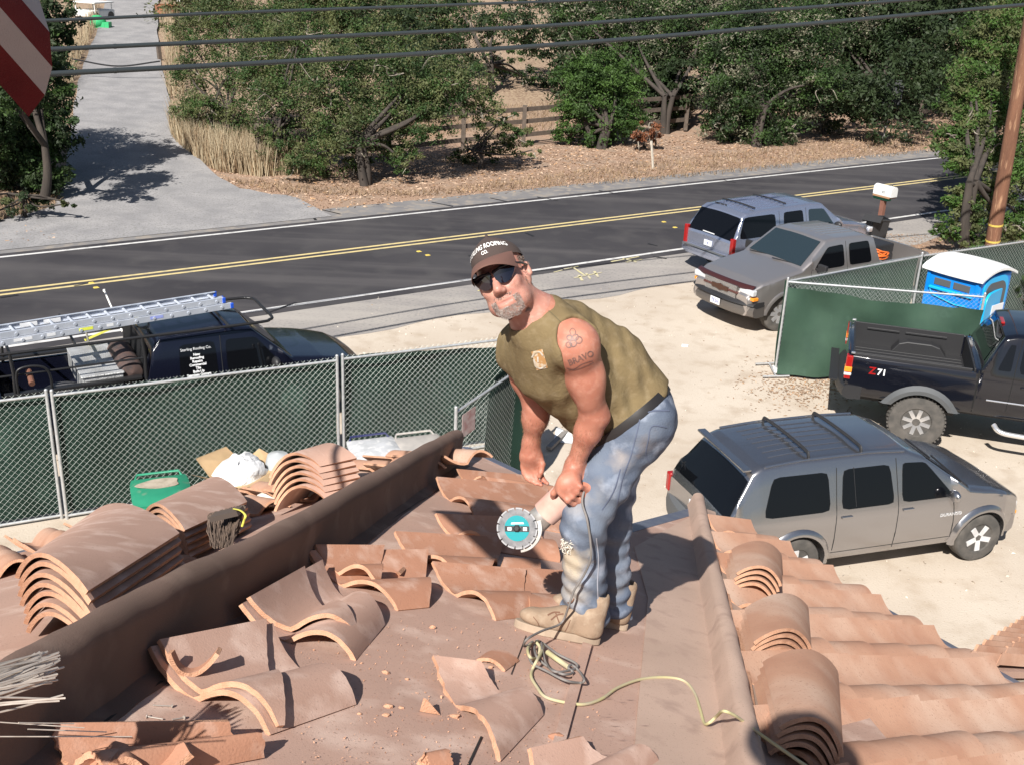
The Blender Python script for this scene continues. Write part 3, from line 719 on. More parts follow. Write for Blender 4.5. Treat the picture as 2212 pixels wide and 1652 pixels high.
def wheel(parent, x, y, z, R, w, rimR, sp, style, label=None, steer=0, mrim=None, knob=0):
    sg = 1 if y > 0 else -1
    t = MB(); hw_ = w/2
    prof = [(rimR*.98, -hw_*.82), (rimR*1.04, -hw_*.95), (R*.86, -hw_), (R*.955, -hw_*.93), (R*.99, -hw_*.78), (R, -hw_*.5), (R, hw_*.5), (R*.99, hw_*.78), (R*.955, hw_*.93), (R*.86, hw_), (rimR*1.04, hw_*.95), (rimR*.98, hw_*.82)]
    t.lathe(prof, 40, ax='y')
    if knob:
        for k in range(44):
            a = 2*math.pi*k/44
            for yy in (-.72, -.25, .25, .72):
                aa = a+(.07 if yy in (-.25, .72) else 0); c = np.array([math.cos(aa)*(R-.001), yy*hw_, math.sin(aa)*(R-.001)])
                t.box(c, (.028, hw_*.36, .024), [[math.cos(aa), 0, -math.sin(aa)], [0, 1, 0], [math.sin(aa), 0, math.cos(aa)]])
    o = t.build('wheel', rubber, parent, smooth=35); o.location = (x, y, z); o.rotation_euler = (0, random.uniform(0, 3), rad(steer) + (0 if sg > 0 else 0))
    r = MB(); d = sg*hw_
    r.lathe([(rimR, d*.85), (rimR*.97, d*.9), (rimR*.9, d*.8), (rimR*.86, d*.35), (rimR*.4, d*.3), (.03, d*.3)] , 32, ax='y')
    n = sp
    for k in range(n):
        a = 2*math.pi*k/n; c, s_ = math.cos(a), math.sin(a)
        for (ra_, rb_, wd) in ((rimR*.2, rimR*.93, rimR*(.36 if style == 'fat' else .26)),):
            p = np.array([c*ra_, d*.72, s_*ra_]); q = np.array([c*rb_, d*.82, s_*rb_]); r.beam(p, q, wd, .03, up=(0, 1, 0))
    r.lathe([(rimR*.3, d*.5), (rimR*.3, d*.78), (rimR*.24, d*.86), (rimR*.1, d*.88), (0.001, d*.88)], 20, ax='y')
    r.build('rim', mrim or alum, o, smooth=35)
    dk = MB().lathe([(rimR*.88, d*.42), (0.001, d*.42)], 24, ax='y').build('brake_disc', discm, o)
    return o
def flare(car, parent, m, thick=.035, width=.07, name='wheel_arch', zmin=None):
    for xw in car.wheels:
        for sd_ in (-1, 1):
            rows = []; R0 = car.ra
            for a in np.linspace(-.12, math.pi+.12, 22):
                row = []
                for k, (rr, o_) in enumerate([(R0-.01, -.03), (R0-.005, thick), (R0+width*.5, thick*1.05), (R0+width, .002)]):
                    x = xw+rr*math.cos(a); z = max(car.zw+rr*math.sin(a), ip(car.bot, xw)-.02); row.append((x, sd_*(car.side(x, max(z, ip(car.bot, x)+.05))+o_), z))
                rows.append(row)
            MB().grid(np.array(rows), flip=sd_ < 0).build(name, m, parent, smooth=50)
def bumper(car, x, z0, z1, front, m, parent, name, over=.06, halfw=None, n=14, dep=.14, curve=.10):
    hw_ = halfw or car.W/2*.97; rows = []; sg = 1 if front else -1
    for j in range(n+1):
        f = -1+2*j/n; y = f*hw_; c = curve*abs(f)**3
        sec = [(0-dep, z0+.02), (over*.4, z0), (over*.9, z0+.05), (over, (z0+z1)/2), (over*.85, z1-.03), (over*.5, z1), (0-dep, z1)]
        rows.append([(x+sg*(o_-c), y, z) for o_, z in sec])
    b = MB().grid(np.array([r+[r[0]] for r in rows]), flip=not front)
    for r in (rows[0], rows[-1]): b.poly(r)
    return b.build(name, m, parent, smooth=40)
def mirror(car, x, z, m, parent, s=1.):
    for sd_ in (-1, 1):
        y = sd_*(car.side(x, z)+.02); b = MB(); b.ball((x, y+sd_*.13*s, z+.06), (.06*s, .11*s, .085*s), 12); b.beam((x, y-sd_*.03, z), (x, y+sd_*.1, z+.03), .05, .03)
        b.build('mirror', m, parent, smooth=60)
def handle(car, x, z, m, parent):
    for sd_ in (-1, 1):
        y = sd_*(car.side(x, z)+.012); MB().box((x, y, z), (.17, .025, .035)).build('door_handle', m, parent, bevel=.01)
def text_mesh(txt, size, m, parent, name, O, X, Y, ext=.002, align='CENTER', proj=None, bold=0.):
    """lettering as a mesh: O origin, X and Y the writing directions"""
    cu = bpy.data.curves.new(name, 'FONT'); cu.body = txt; cu.size = size; cu.align_x = align; cu.extrude = 0 if proj else ext; cu.offset = bold; cu.resolution_u = 3
    t = bpy.data.objects.new(name, cu); COL.objects.link(t); dg = bpy.context.evaluated_depsgraph_get(); me = bpy.data.meshes.new_from_object(t.evaluated_get(dg))
    bpy.data.objects.remove(t); bpy.data.curves.remove(cu)
    X = np.array(X, float); Y = np.array(Y, float); X /= np.linalg.norm(X); Y /= np.linalg.norm(Y); Zn = np.cross(X, Y); O = np.array(O, float)
    V = np.array([v.co[:] for v in me.vertices]); F = [list(p.vertices) for p in me.polygons]; bpy.data.meshes.remove(me)
    if proj: V = np.array([proj(v[0], v[1]) for v in V])
    else: V = O + V[:, :1]*X + V[:, 1:2]*Y + V[:, 2:3]*Zn
    return MB().add(V, F).build(name, m, parent)
def plate(parent, x, z, front, txt=None, y=0):
    sg = 1 if front else -1; o = MB().box((x, y, z), (.012, .30, .15)).build('licence_plate', platew, parent, bevel=.003)
    text_mesh(txt or '', .11, platet, o, 'plate_number', (x+sg*.008, y, z-.035), (0, sg, 0), (0, 0, 1), ext=.001) if txt else None

# ---- grey metallic SUV parked by the roof
silver = paint('pewter_paint', (.40, .395, .41), metal=.93, rough=.24)
du = thing('parked_suv', 'dark silver SUV with roof rails and black tinted windows, parked closest to the roof tiles', 'car', (2.43, 12.75, 0), 71.5, scale=.955)
c = Car(4.9, 1.84, [(0, .98), (.03, 1.06), (.42, 1.66), (.55, 1.72), (1.1, 1.765), (2.2, 1.775), (2.75, 1.74), (3.02, 1.64), (3.72, 1.17), (4.2, 1.08), (4.55, .97), (4.8, .82), (4.9, .66)],
        [(0, 1.02), (1, 1.03), (3.6, 1.04), (4.4, .98), (4.9, .62)], [(0, .42), (.3, .36), (1, .34), (4, .34), (4.9, .36)], [1.08, 4.02], .43, .37, tumble=.34,
        plan=[(0, .88), (.1, .94), (.5, .99), (1.2, 1), (4.0, 1), (4.4, .95), (4.7, .84), (4.85, .7), (4.9, .6)])
c.body(silver, du)
c.panel([(.54, 1.08), (1.53, 1.08), (1.51, 1.58), (.70, 1.58)], glassd, du, 'side_window'); c.panel([(1.70, 1.08), (2.52, 1.08), (2.46, 1.59), (1.74, 1.59)], glassd, du, 'side_window')
c.panel([(2.64, 1.08), (3.48, 1.08), (3.02, 1.57), (2.66, 1.59)], glassd, du, 'side_window')
c.screen(3.06, 3.66, .66, .77, glassd, du, 'windscreen'); c.screen(.36, .05, .66, .80, glassd, du, 'rear_window')
for q in ([(1.62, .5), (1.62, 1.0), (1.64, 1.62)], [(2.58, .42), (2.58, 1.05), (2.56, 1.66)], [(3.52, .45), (3.5, .8), (3.45, 1.1)]): c.line(q, seam, du)
c.line([(1.9, 1.6), (1.92, 1.1)], blackp, du, 'window_divider', .008)
c.line([(1.6, .46), (3.5, .46)], seam, du, 'door_gap', .004)
bumper(c, .02, .38, .72, False, greyp, du, 'rear_bumper', over=.14, curve=.14); bumper(c, 4.84, .34, .62, True, silver, du, 'front_bumper', over=.1, halfw=.8, curve=.26)
flare(c, du, silver, thick=.045, width=.085); handle(c, 1.78, .98, silver, du); handle(c, 2.74, .98, silver, du); mirror(c, 3.36, 1.1, silver, du)
for x in (1.25, 2.05):
    b = MB(); P = [(x, -.60, 1.70), (x, -.585, 1.80), (x, -.50, 1.835), (x, 0, 1.85), (x, .50, 1.835), (x, .585, 1.80), (x, .60, 1.70)]; b.tube(pts_catmull(P, 6), .028, 8, flat=.6); b.build('roof_rail', blackp, du, smooth=60)
for y in np.linspace(-.42, .42, 7): MB().tube([(x, y, c.topz(x, y)+.004) for x in np.linspace(.75, 1.95, 9)], .008, 6).build('roof_rib', silver, du)
for sd_ in (-1, 1):
    MB().tube([(x, sd_*(c.side(x, c.topz(x, .6)-.06)-.035), c.topz(x, .6)+.0) for x in np.linspace(.6, 2.7, 12)], .018, 6).build('drip_rail', silver, du, smooth=50)
    MB().box((.03, sd_*.83, .86), (.1, .1, .28)).build('tail_light', redl, du, bevel=.02); MB().box((4.66, sd_*.60, .72), (.2, .26, .13)).build('headlight', clearl, du, bevel=.04)
    MB().box((4.66, sd_*.745, .62), (.14, .04, .05)).build('turn_signal', ambl, du, bevel=.01)
MB().box((4.86, 0, .62), (.05, .8, .2)).build('grille', blackp, du, bevel=.02)
MB().beam((.33, -.66, 1.70), (.33, .66, 1.70), .12, .035).build('spoiler', silver, du, bevel=.012)
MB().beam((3.70, -.7, 1.19), (3.80, .1, 1.20), .02, .02).build('wiper', blackp, du); MB().beam((3.70, .0, 1.22), (3.80, .7, 1.19), .02, .02).build('wiper', blackp, du)
text_mesh('DURANGO', .07, alum, du, 'badge', (3.45, -(c.side(3.45, .82)+.004), .80), (1, 0, 0), (0, 0, 1))
plate(du, -.01, .85, False)
for x, y in ((1.08, .8), (1.08, -.8), (4.02, .8), (4.02, -.8)): wheel(du, x, y, .365, .365, .25, .215, 5, 'fat')

# ---- black pickup truck with tall tyres at the right edge
blk = paint('black_paint', (.006, .007, .012), metal=.1, rough=.1)
gm = thing('parked_pickup_truck', 'lifted black pickup truck with an empty bed, cut by the right edge', 'pickup truck', (5.74, 18.0, 0), 105.6, scale=.99)
z_ = .28
c = Car(5.75, 1.98, [(0, 1.20+z_), (2.04, 1.20+z_), (2.05, 1.25+z_), (2.32, 1.76+z_), (2.5, 1.81+z_), (3.3, 1.83+z_), (3.6, 1.80+z_), (4.25, 1.28+z_), (5.0, 1.18+z_), (5.55, 1.05+z_), (5.75, .8+z_)],
        [(0, 1.20+z_), (2.1, 1.2+z_), (4.3, 1.16+z_), (5.75, .9+z_)], [(0, .48+z_), (5.75, .42+z_)], [1.22, 4.72], .52, .46, tumble=.28, bed=(.06, 1.98, .78+z_),
        plan=[(0, .955), (.05, .965), (.3, .99), (1, 1), (5.0, 1), (5.5, .93), (5.75, .8)])
c.body(blk, gm)
c.panel([(2.6, 1.22+z_), (3.95, 1.22+z_), (3.55, 1.68+z_), (2.62, 1.70+z_)], glassd, gm, 'side_window')
c.panel([(2.28, 1.25+z_), (2.48, 1.25+z_), (2.5, 1.66+z_), (2.42, 1.66+z_)], glassd, gm, 'side_window')
c.screen(3.66, 4.18, .7, .8, glassb, gm, 'windscreen'); c.screen(2.30, 2.08, .60, .74, glassd, gm, 'rear_window')
b = MB(); wi = c.hw(1)*.965-.085
b.grid(np.array([[(x, y, c.bed[2]+.03) for y in (-wi, wi)] for x in (.09, 1.95)])); 
for sd_ in (-1, 1):
    b.box((1.0, sd_*wi, 1.0+z_), (1.85, .03, .40)); b.beam((.3, sd_*(wi-.03), 1.11+z_), (.85, sd_*(wi-.03), 1.11+z_), .03, .035); b.beam((.95, sd_*(wi-.03), 1.11+z_), (1.65, sd_*(wi-.03), 1.11+z_), .03, .035)
for x in (.075, 1.965): b.box((x, 0, 1.0+z_), (.03, 2*wi, .4))
for y in np.linspace(-.6, .6, 9): b.box((1.02, y, c.bed[2]+.035), (1.8, .05, .02))
b.build('bed_liner', blackp, gm, bevel=.006)
for sd_ in (-1, 1):
    A = [(.74, .03), (.86, .20), (1.0, .245), (1.4, .245), (1.55, .20), (1.68, .03)]; V = [(x, sd_*(wi-.02), c.bed[2]+z) for x, z in A]+[(x, sd_*(wi-.24), c.bed[2]+z-.01) for x, z in A]
    MB().add(V, [(0, 1, 2, 3, 4, 5), (11, 10, 9, 8, 7, 6)]+[(i, i+6, (i+1) % 6+6, (i+1) % 6) for i in range(6)]).build('wheel_well', blackp, gm, bevel=.02)
    MB().box((.02, sd_*.885, .96+z_), (.11, .14, .40)).build('tail_light', redl, gm, bevel=.015)
    MB().box((.018, sd_*.893, .93+z_), (.12, .142, .09)).build('turn_signal', ambl, gm, bevel=.01); MB().box((.018, sd_*.893, .85+z_), (.12, .142, .05)).build('reversing_light', clearl, gm, bevel=.01)
    MB().box((.06, sd_*.92, 1.215+z_), (.06, .05, .02)).build('bed_corner_cap', chrome, gm)
    x0 = 2.5; MB().tube(pts_catmull([(x0-.1, sd_*.93, .32+z_), (x0, sd_*1.03, .25+z_), (x0+.3, sd_*1.06, .23+z_), (x0+1.3, sd_*1.06, .23+z_), (x0+1.6, sd_*.95, .3+z_)], 6), .042, 10).build('side_step', chrome, gm, smooth=60)
MB().box((.0, 0, .98+z_), (.05, 1.6, .46)).build('tailgate', blk, gm, bevel=.02)
MB().tube([(.0, -.55, .38+z_), (.35, -.6, .42+z_), (.9, -.6, .46+z_)], .045, 12).build('exhaust_pipe', greyp, gm, smooth=60)
b = MB(); b.tube([(1.22, -.8, .46), (1.22, .8, .46)], .06, 10); b.ball((1.22, 0, .46), .16, 12); b.beam((.3, -.45, .62), (4.9, -.45, .62), .08, .14); b.beam((.3, .45, .62), (4.9, .45, .62), .08, .14); b.beam((.6, -.62, .6), (1.8, -.62, .56), .07, .05)
b.build('axle_and_frame', blackp, gm, smooth=40)
bumper(c, .0, .42+z_, .66+z_, False, blackp, gm, 'rear_bumper', over=.17, halfw=.97, curve=.14)
b = MB(); b.beam((-.19, -.8, .665+z_), (-.19, .8, .665+z_), .14, .02); b.build('bumper_step_pad', blackp, gm)
bumper(c, 5.7, .40+z_, .66+z_, True, chrome, gm, 'front_bumper')
flare(c, gm, greyp, thick=.075, width=.13); mirror(c, 3.8, 1.22+z_, blackp, gm, 1.3); handle(c, 2.75, 1.02+z_, blk, gm)
MB().box((2.34, 0, 1.80+z_), (.06, .3, .035)).build('brake_light', redl, gm, bevel=.01)
c.line([(2.02, .5+z_), (2.02, 1.2+z_)], seam, gm, 'body_gap', .012); c.line([(2.52, .5+z_), (2.54, 1.2+z_), (2.58, 1.75+z_)], seam, gm); c.line([(2.2, .74+z_), (4.1, .74+z_)], chrome, gm, 'chrome_trim', .014)
text_mesh('Z', .17, redl, gm, 'badge', (.40, -(c.side(.4, .95+z_)+.004), .91+z_), (1, 0, 0), (0, 0, 1), bold=.004)
text_mesh('71', .15, platew, gm, 'badge', (.55, -(c.side(.55, .95+z_)+.004), .91+z_), (1, 0, 0), (0, 0, 1), bold=.004)
c.panel([(2.95, .9+z_), (3.0, .9+z_), (3.0, .93+z_), (2.95, .93+z_)], chrome, gm, 'door_lock')
for x, y in ((1.22, .82), (1.22, -.82), (4.72, .82), (4.72, -.82)): wheel(gm, x, y, .455, .455, .33, .24, 8, 'thin', knob=1, mrim=chrome)
t_ = MB(); t_.add([(1.25, -.5, c.bed[2]+.07), (1.4, -.52, c.bed[2]+.09), (1.42, -.66, c.bed[2]+.07), (1.27, -.64, c.bed[2]+.06)], [(0, 1, 2, 3)])
# ---- a strip of rags lying in the bed
rg = MB(); P = [[(x, -.60+.05*math.sin(x*9)+y, c.bed[2]+.08+.03*math.sin(x*23+y*30)) for y in (-.05, 0, .05)] for x in np.linspace(1.0, 1.75, 16)]
rgm = mat('striped_rag', (.55, .5, .52), (.2, .12, .14), sc=18, rough=.9)
o = rg.slab(np.array(P), .012, (0, 0, 1)).build('rag', rgm, gm, smooth=60, world=False)
o.parent = None; o.matrix_world = Matrix(np.linalg.inv(inv(gm)).tolist()); tag(o, 'striped rag lying in the bed of the black pickup', 'rag')

# ---- pewter pickup facing the camera
pew = paint('beige_grey_paint', (.50, .465, .45), metal=.78, rough=.3)
sv = thing('parked_pickup_truck', 'grey crew cab pickup with a dark bonnet guard, facing left by the green fence', 'pickup truck', (8.95, 25.62, 0), 237, scale=.95)
L = 5.8
c = Car(L, 2.0, [(0, 1.28), (1.78, 1.28), (1.80, 1.3), (1.98, 1.84), (2.2, 1.90), (3.2, 1.93), (3.55, 1.90), (4.32, 1.36), (4.9, 1.27), (5.45, 1.17), (5.68, 1.06), (5.8, .9)],
        [(0, 1.26), (4.3, 1.26), (5.3, 1.14), (5.8, .84)], [(0, .5), (5.8, .46)], [1.15, 4.82], .47, .40, tumble=.27, bed=(.06, 1.7, .8),
        plan=[(0, .955), (.3, .99), (1, 1), (5.1, 1), (5.5, .97), (5.7, .92), (5.8, .86)])
c.body(pew, sv); c.screen(3.60, 4.26, .70, .82, glassb, sv, 'windscreen'); c.screen(1.96, 1.83, .6, .72, glassd, sv, 'rear_window')
c.panel([(2.98, 1.30), (3.98, 1.30), (3.5, 1.76), (3.0, 1.78)], glassd, sv, 'side_window'); c.panel([(2.08, 1.30), (2.82, 1.30), (2.82, 1.78), (2.16, 1.78)], glassd, sv, 'side_window')
for q in ([(2.9, .6), (2.9, 1.3), (2.92, 1.84)], [(4.05, .6), (4.05, 1.25), (3.98, 1.32)], [(1.76, .6), (1.76, 1.26)]): c.line(q, seam, sv)
flare(c, sv, pew, thick=.03, width=.08); handle(c, 3.12, 1.1, blackp, sv); handle(c, 2.2, 1.1, blackp, sv)
for sd_ in (-1, 1):
    y = sd_*(c.side(3.9, 1.3)); MB().box((3.92, y+sd_*.2, 1.38), (.09, .26, .2)).build('mirror', blackp, sv, bevel=.03); MB().beam((3.9, y-sd_*.03, 1.33), (3.92, y+sd_*.12, 1.35), .04, .04).build('mirror_arm', blackp, sv)
    MB().box((5.70, sd_*.74, .985), (.14, .44, .135)).build('headlight', clearl, sv, bevel=.03); MB().box((5.715, sd_*.70, .845), (.13, .34, .07)).build('fog_light', clearl, sv, bevel=.02)
    MB().box((5.66, sd_*.90, .845), (.16, .14, .075)).build('turn_signal', ambl, sv, bevel=.015)
grl = mat('chrome_mesh', (.2, .19, .18), rough=.35, metal=.8)
MB().box((5.79, 0, .99), (.06, 1.06, .13)).build('grille', grl, sv, bevel=.01); MB().box((5.79, 0, .82), (.06, 1.0, .13)).build('grille', grl, sv, bevel=.01)
b = MB()
for k in range(40): b.box((5.824, -.5+k*.0256, .99), (.006, .006, .12)); b.box((5.824, -.48+k*.0246, .82), (.006, .006, .12))
b.build('grille_bars', chrome, sv, kind='stuff')
MB().box((5.81, 0, .905), (.06, 1.1, .05)).build('grille_bar', mat('dark_red_trim', (.09, .035, .03), rough=.4), sv, bevel=.01)
bt = MB(); P = [(0, .075), (.1, .05), (.26, .05), (.26, -.05), (.1, -.05), (0, -.075), (-.1, -.05), (-.26, -.05), (-.26, .05), (-.1, .05)]
bt.prism([(y, z) for y, z in P], 5.83, 5.85, fr=lambda y, z, x: (x, y, .905+z)).build('emblem', mat('dark_gold_emblem', (.1, .05, .035), rough=.4, metal=.5), sv)
gd = MB(); rows = []
for f in np.linspace(-1, 1, 15): rows.append([(5.72-.10*abs(f)**3+o_, f*.90, z) for o_, z in ((.0, 1.125), (.04, 1.12), (.085, 1.09), (.10, 1.045))])
gd.slab(np.array(rows), .008, (0, 0, 1)).build('bonnet_guard', mat('smoked_red_guard', (.05, .016, .014), rough=.12, coat=.8), sv, smooth=60)
bumper(c, 5.72, .42, .70, True, mat('bumper_lower', (.17, .155, .145), rough=.3, metal=.6), sv, 'front_bumper', over=.2, halfw=.98, curve=.2); bumper(c, 5.75, .64, .77, True, blackp, sv, 'bumper_top', over=.19, halfw=.985, curve=.2)
bumper(c, .0, .5, .72, False, chrome, sv, 'rear_bumper', over=.16)
plate(sv, 5.94, .60, True, '7E56', 0)
b = MB(); b.beam((4.31, -.75, 1.39), (4.22, .1, 1.43), .02, .015); b.beam((4.33, .0, 1.40), (4.22, .75, 1.41), .02, .015); b.build('wiper', blackp, sv)
pp = MB().box((4.15, .42-.9, 1.475), (.2, .32, .004), [[.82, 0, .57], [0, 1, 0], [-.57, 0, .82]]).build('paper_sheet', platew, sv)
for y in np.linspace(-.4, .4, 6): MB().tube([(x, y, c.topz(x, y)+.003) for x in np.linspace(2.2, 3.3, 8)], .008, 6).build('roof_rib', pew, sv)
for x, y in ((1.15, .82), (1.15, -.82), (4.82, .82), (4.82, -.82)): wheel(sv, x, y, .40, .40, .27, .235, 8, 'fat', steer=-14 if x > 3 else 0, mrim=chrome)
b = MB()
for k in range(9):
    a = np.linspace(0, 2*math.pi, 25); r = .26+.03*math.sin(k*2.1); b.tube([(1.35+r*math.cos(q), .45+r*math.sin(q), 1.22+.012*k+.02*math.sin(3*q+k)) for q in a], .012, 6, caps=False)
o = b.build('cord_coil', mat('orange_cord', (.75, .17, .03), rough=.5), sv, smooth=60); 
def free(o, par, lab, cat, grp=None):
    w = Matrix(np.linalg.inv(chain_inv(par)).tolist()); o.parent = None; o.matrix_world = w; return tag(o, lab, cat, grp)
free(o, sv, 'coiled orange cord lying in the bed of the grey pickup', 'cord')
o = MB().box((.9, -.3, 1.1), (1.1, .9, .5)).build('toolbox', blackp, sv, bevel=.03); free(o, sv, 'flat black box in the back of the grey pickup', 'box')
o = MB().box((4.32, -.1, 1.6), (.01, .06, .12)).build('charm', mat('green_charm', (.25, .6, .42), rough=.4), sv, bevel=.004); bpy.data.objects.remove(o)

# ---- blue grey full size SUV seen from behind
blu = paint('ice_blue_paint', (.47, .51, .64), metal=.8, rough=.27)
sb = thing('parked_suv', 'pale blue long SUV with a roof rack, seen from behind at the road edge', 'car', (4.60, 26.3, 0), 56, scale=.9)
c = Car(5.55, 2.0, [(0, 1.10), (.02, 1.15), (.36, 1.78), (.5, 1.85), (1.2, 1.90), (3.0, 1.91), (3.4, 1.87), (4.15, 1.33), (4.8, 1.24), (5.3, 1.12), (5.55, .85)],
        [(0, 1.16), (4.2, 1.18), (5.1, 1.1), (5.55, .8)], [(0, .48), (5.55, .44)], [1.15, 4.55], .45, .39, tumble=.28, plan=[(0, .93), (.1, .97), (.5, 1), (4.8, 1), (5.2, .96), (5.45, .88), (5.55, .8)])
c.body(blu, sb); c.screen(.34, .03, .76, .86, glassd, sb, 'rear_window'); c.screen(3.46, 4.1, .7, .8, glassb, sb, 'windscreen')
c.panel([(.2, 1.22), (1.55, 1.22), (1.55, 1.76), (.42, 1.76)], glassd, sb, 'side_window'); c.panel([(1.85, 1.22), (2.62, 1.22), (2.60, 1.77), (1.87, 1.77)], glassd, sb, 'side_window')
c.panel([(2.82, 1.22), (3.85, 1.22), (3.42, 1.74), (2.82, 1.77)], glassb, sb, 'side_window')
for sd_ in (-1, 1):
    MB().box((.02, sd_*.90, 1.0), (.12, .12, .5)).build('tail_light', redl, sb, bevel=.02); MB().box((5.45, sd_*.72, .95), (.16, .4, .15)).build('headlight', clearl, sb, bevel=.03)
bumper(c, .0, .5, .76, False, blu, sb, 'rear_bumper', over=.17, halfw=1.0, curve=.14); bumper(c, 5.5, .45, .72, True, blu, sb, 'front_bumper')
MB().beam((-.12, -.85, .77), (-.12, .85, .77), .12, .015).build('bumper_step_pad', greyp, sb)
flare(c, sb, blu, thick=.02, width=.06); mirror(c, 3.75, 1.24, blackp, sb, 1.2); handle(c, 2.0, 1.05, blu, sb); handle(c, 2.95, 1.05, blu, sb)
for q in ([(1.7, .6), (1.7, 1.2), (1.7, 1.82)], [(2.72, .6), (2.72, 1.2), (2.72, 1.82)], [(3.92, .6), (3.9, 1.2)]): c.line(q, seam, sb)
plate(sb, -.02, .93, False, '4J', 0); MB().beam((-.01, -.2, 1.22), (.0, .25, 1.22), .02, .02).build('wiper', platew, sb)
for x in (.95, 2.1): MB().tube([(x, y, c.topz(x, y)+.05) for y in np.linspace(-.62, .62, 9)], .022, 8).build('roof_crossbar', blackp, sb)
for y in np.linspace(-.5, .5, 7): MB().tube([(x, y, c.topz(x, y)+.01) for x in np.linspace(.6, 2.7, 10)], .012, 6).build('roof_rib', blu, sb)
MB().tube([(.62, y, c.topz(.62, y)+.015) for y in np.linspace(.1, .55, 5)], .016, 6).build('roof_vent', blackp, sb)
for x, y in ((1.15, .82), (1.15, -.82), (4.55, .82), (4.55, -.82)): wheel(sb, x, y, .385, .385, .26, .22, 6, 'fat')
# ---- dark work truck behind the fence, with its rack
nvy = paint('faded_navy_paint', (.005, .006, .014), metal=.1, rough=.2, c2=(.2, .22, .26), sc=2.2, f2=(.66, .78))
_s = .936; _d = .9*_s
wt = thing('work_truck', 'dark navy work truck with a ladder rack, behind the left hand chain link fence', 'pickup truck', (-6.98-.866*_d, 15.58-.5*_d, 0), 60, scale=_s)
c = Car(6.15, 1.86, [(0, 1.22), (2.22, 1.22), (2.24, 1.25), (2.36, 1.66), (2.5, 1.80), (3.7, 1.83), (4.0, 1.79), (4.66, 1.22), (5.2, 1.14), (5.75, 1.02), (6.0, .9), (6.15, .72)],
        [(0, 1.2), (4.6, 1.12), (5.6, 1.0), (6.15, .66)], [(0, .5), (6.15, .44)], [1.5, 5.15], .42, .37, tumble=.3, bed=(.06, 2.18, .62),
        plan=[(0, .955), (.3, 1), (5.0, 1), (5.5, .95), (5.9, .82), (6.08, .66), (6.15, .55)])
c.body(nvy, wt); c.screen(4.06, 4.6, .62, .72, glassb, wt, 'windscreen'); c.screen(2.34, 2.26, .5, .6, glassd, wt, 'rear_window')
c.panel([(3.52, 1.12), (4.46, 1.12), (4.06, 1.64), (3.54, 1.66)], glassd, wt, 'side_window'); c.panel([(2.72, .98), (3.36, .98), (3.36, 1.66), (2.78, 1.66)], glassd, wt, 'side_window')
c.line([(3.44, .6), (3.44, 1.2), (3.46, 1.74)], seam, wt); mirror(c, 4.3, 1.18, blackp, wt, 1.2)
bumper(c, 6.1, .42, .66, True, blackp, wt, 'front_bumper', over=.1, halfw=.8, curve=.26); bumper(c, 0, .45, .66, False, blackp, wt, 'rear_bumper', over=.14)
flare(c, wt, nvy, thick=.02, width=.06)
def sidep(x, z): return (x, -(c.side(x, z)+.012), z)
def sproj(x0, z0):
    return lambda u, v: (x0+u, -(c.side(x0+u, z0+v)+.014), z0+v)
text_mesh('Sterling Roofing Co.', .062, platew, wt, 'door_lettering', 0, (1, 0, 0), (0, 0, 1), proj=sproj(3.04, 1.56))
for k, t_ in enumerate(['New', 'Reroofing', 'Repairs', 'Commercial', 'Tile', 'Built-Up', 'Seamless Gutters', 'Etc.']):
    text_mesh(t_, .056, platew, wt, 'door_lettering', 0, (1, 0, 0), (0, 0, 1), proj=sproj(3.04, 1.47-.053*k), bold=.002)
text_mesh('831 899-4124', .06, mat('pale_blue_letters', (.25, .6, .85), rough=.5), wt, 'door_lettering', 0, (1, 0, 0), (0, 0, 1), proj=sproj(3.04, 1.03), bold=.002)
rk = mat('black_rack_tube', (.03, .03, .032), rough=.4, metal=.4)
b = MB(); y_ = .8; z_ = 1.90
b.tube(pts_catmull([(-.3, -y_, z_), (2, -y_, z_), (4.0, -y_, z_), (4.32, -y_+.08, z_), (4.4, -y_+.25, z_), (4.4, 0, z_), (4.4, .4, z_), (4.32, .54, z_), (4.0, .6, z_), (2, .6, z_), (-.3, .6, z_)], 5), .026, 8)
b.build('rack_rail', rk, wt, smooth=50)
for x in (.25, 2.2):
    for sd_ in (-1, 1): MB().tube([(x, sd_*y_, z_), (x+.02, sd_*(y_+.02), 1.6), (x, sd_*.86, 1.1)], .026, 8).build('rack_post', rk, wt, smooth=50)
    MB().tube([(x, -y_, z_), (x, y_, z_)], .024, 8).build('rack_crossbar', rk, wt)
for x in (1.2, 3.6): MB().tube([(x, -y_, z_), (x, y_, z_)], .022, 8).build('rack_crossbar', rk, wt)
b = MB()
for k in range(34): b.tube([(2.2, -.78+k*.047, 1.2), (2.2, -.78+k*.047, 1.9)], .004, 4)
for k in range(14): b.tube([(2.2, -.78, 1.22+k*.05), (2.2, .78, 1.22+k*.05)], .004, 4)
b.build('headache_mesh', rk, wt, kind='stuff')
for sd_ in (-1, 1): MB().beam((.1, sd_*.84, 1.25), (2.14, sd_*.84, 1.25), .12, .05).build('bed_rail_cap', rk, wt, bevel=.01)
for sd_ in (-1, 1): MB().tube([(.0, sd_*y_, 1.55), (2.2, sd_*y_, 1.55)], .018, 8).build('rack_side_bar', rk, wt)
b = MB(); b.tube(pts_catmull([(.3, -.86, 1.2), (.3, -.86, 1.55), (.36, -.86, 1.66), (.55, -.86, 1.68), (.72, -.86, 1.62), (.78, -.86, 1.45), (.78, -.86, 1.2)], 5), .02, 8); b.build('rack_hoop', rk, wt, smooth=50)
MB().tube([(.5, -.93, 1.42), (.5, -.62, 1.52)], .045, 10).build('pipe_clamp', mat('rusty_clamp', (.16, .07, .045), rough=.8), wt)
wh_ = mat('dirty_alloy', (.3, .3, .3), rough=.5)
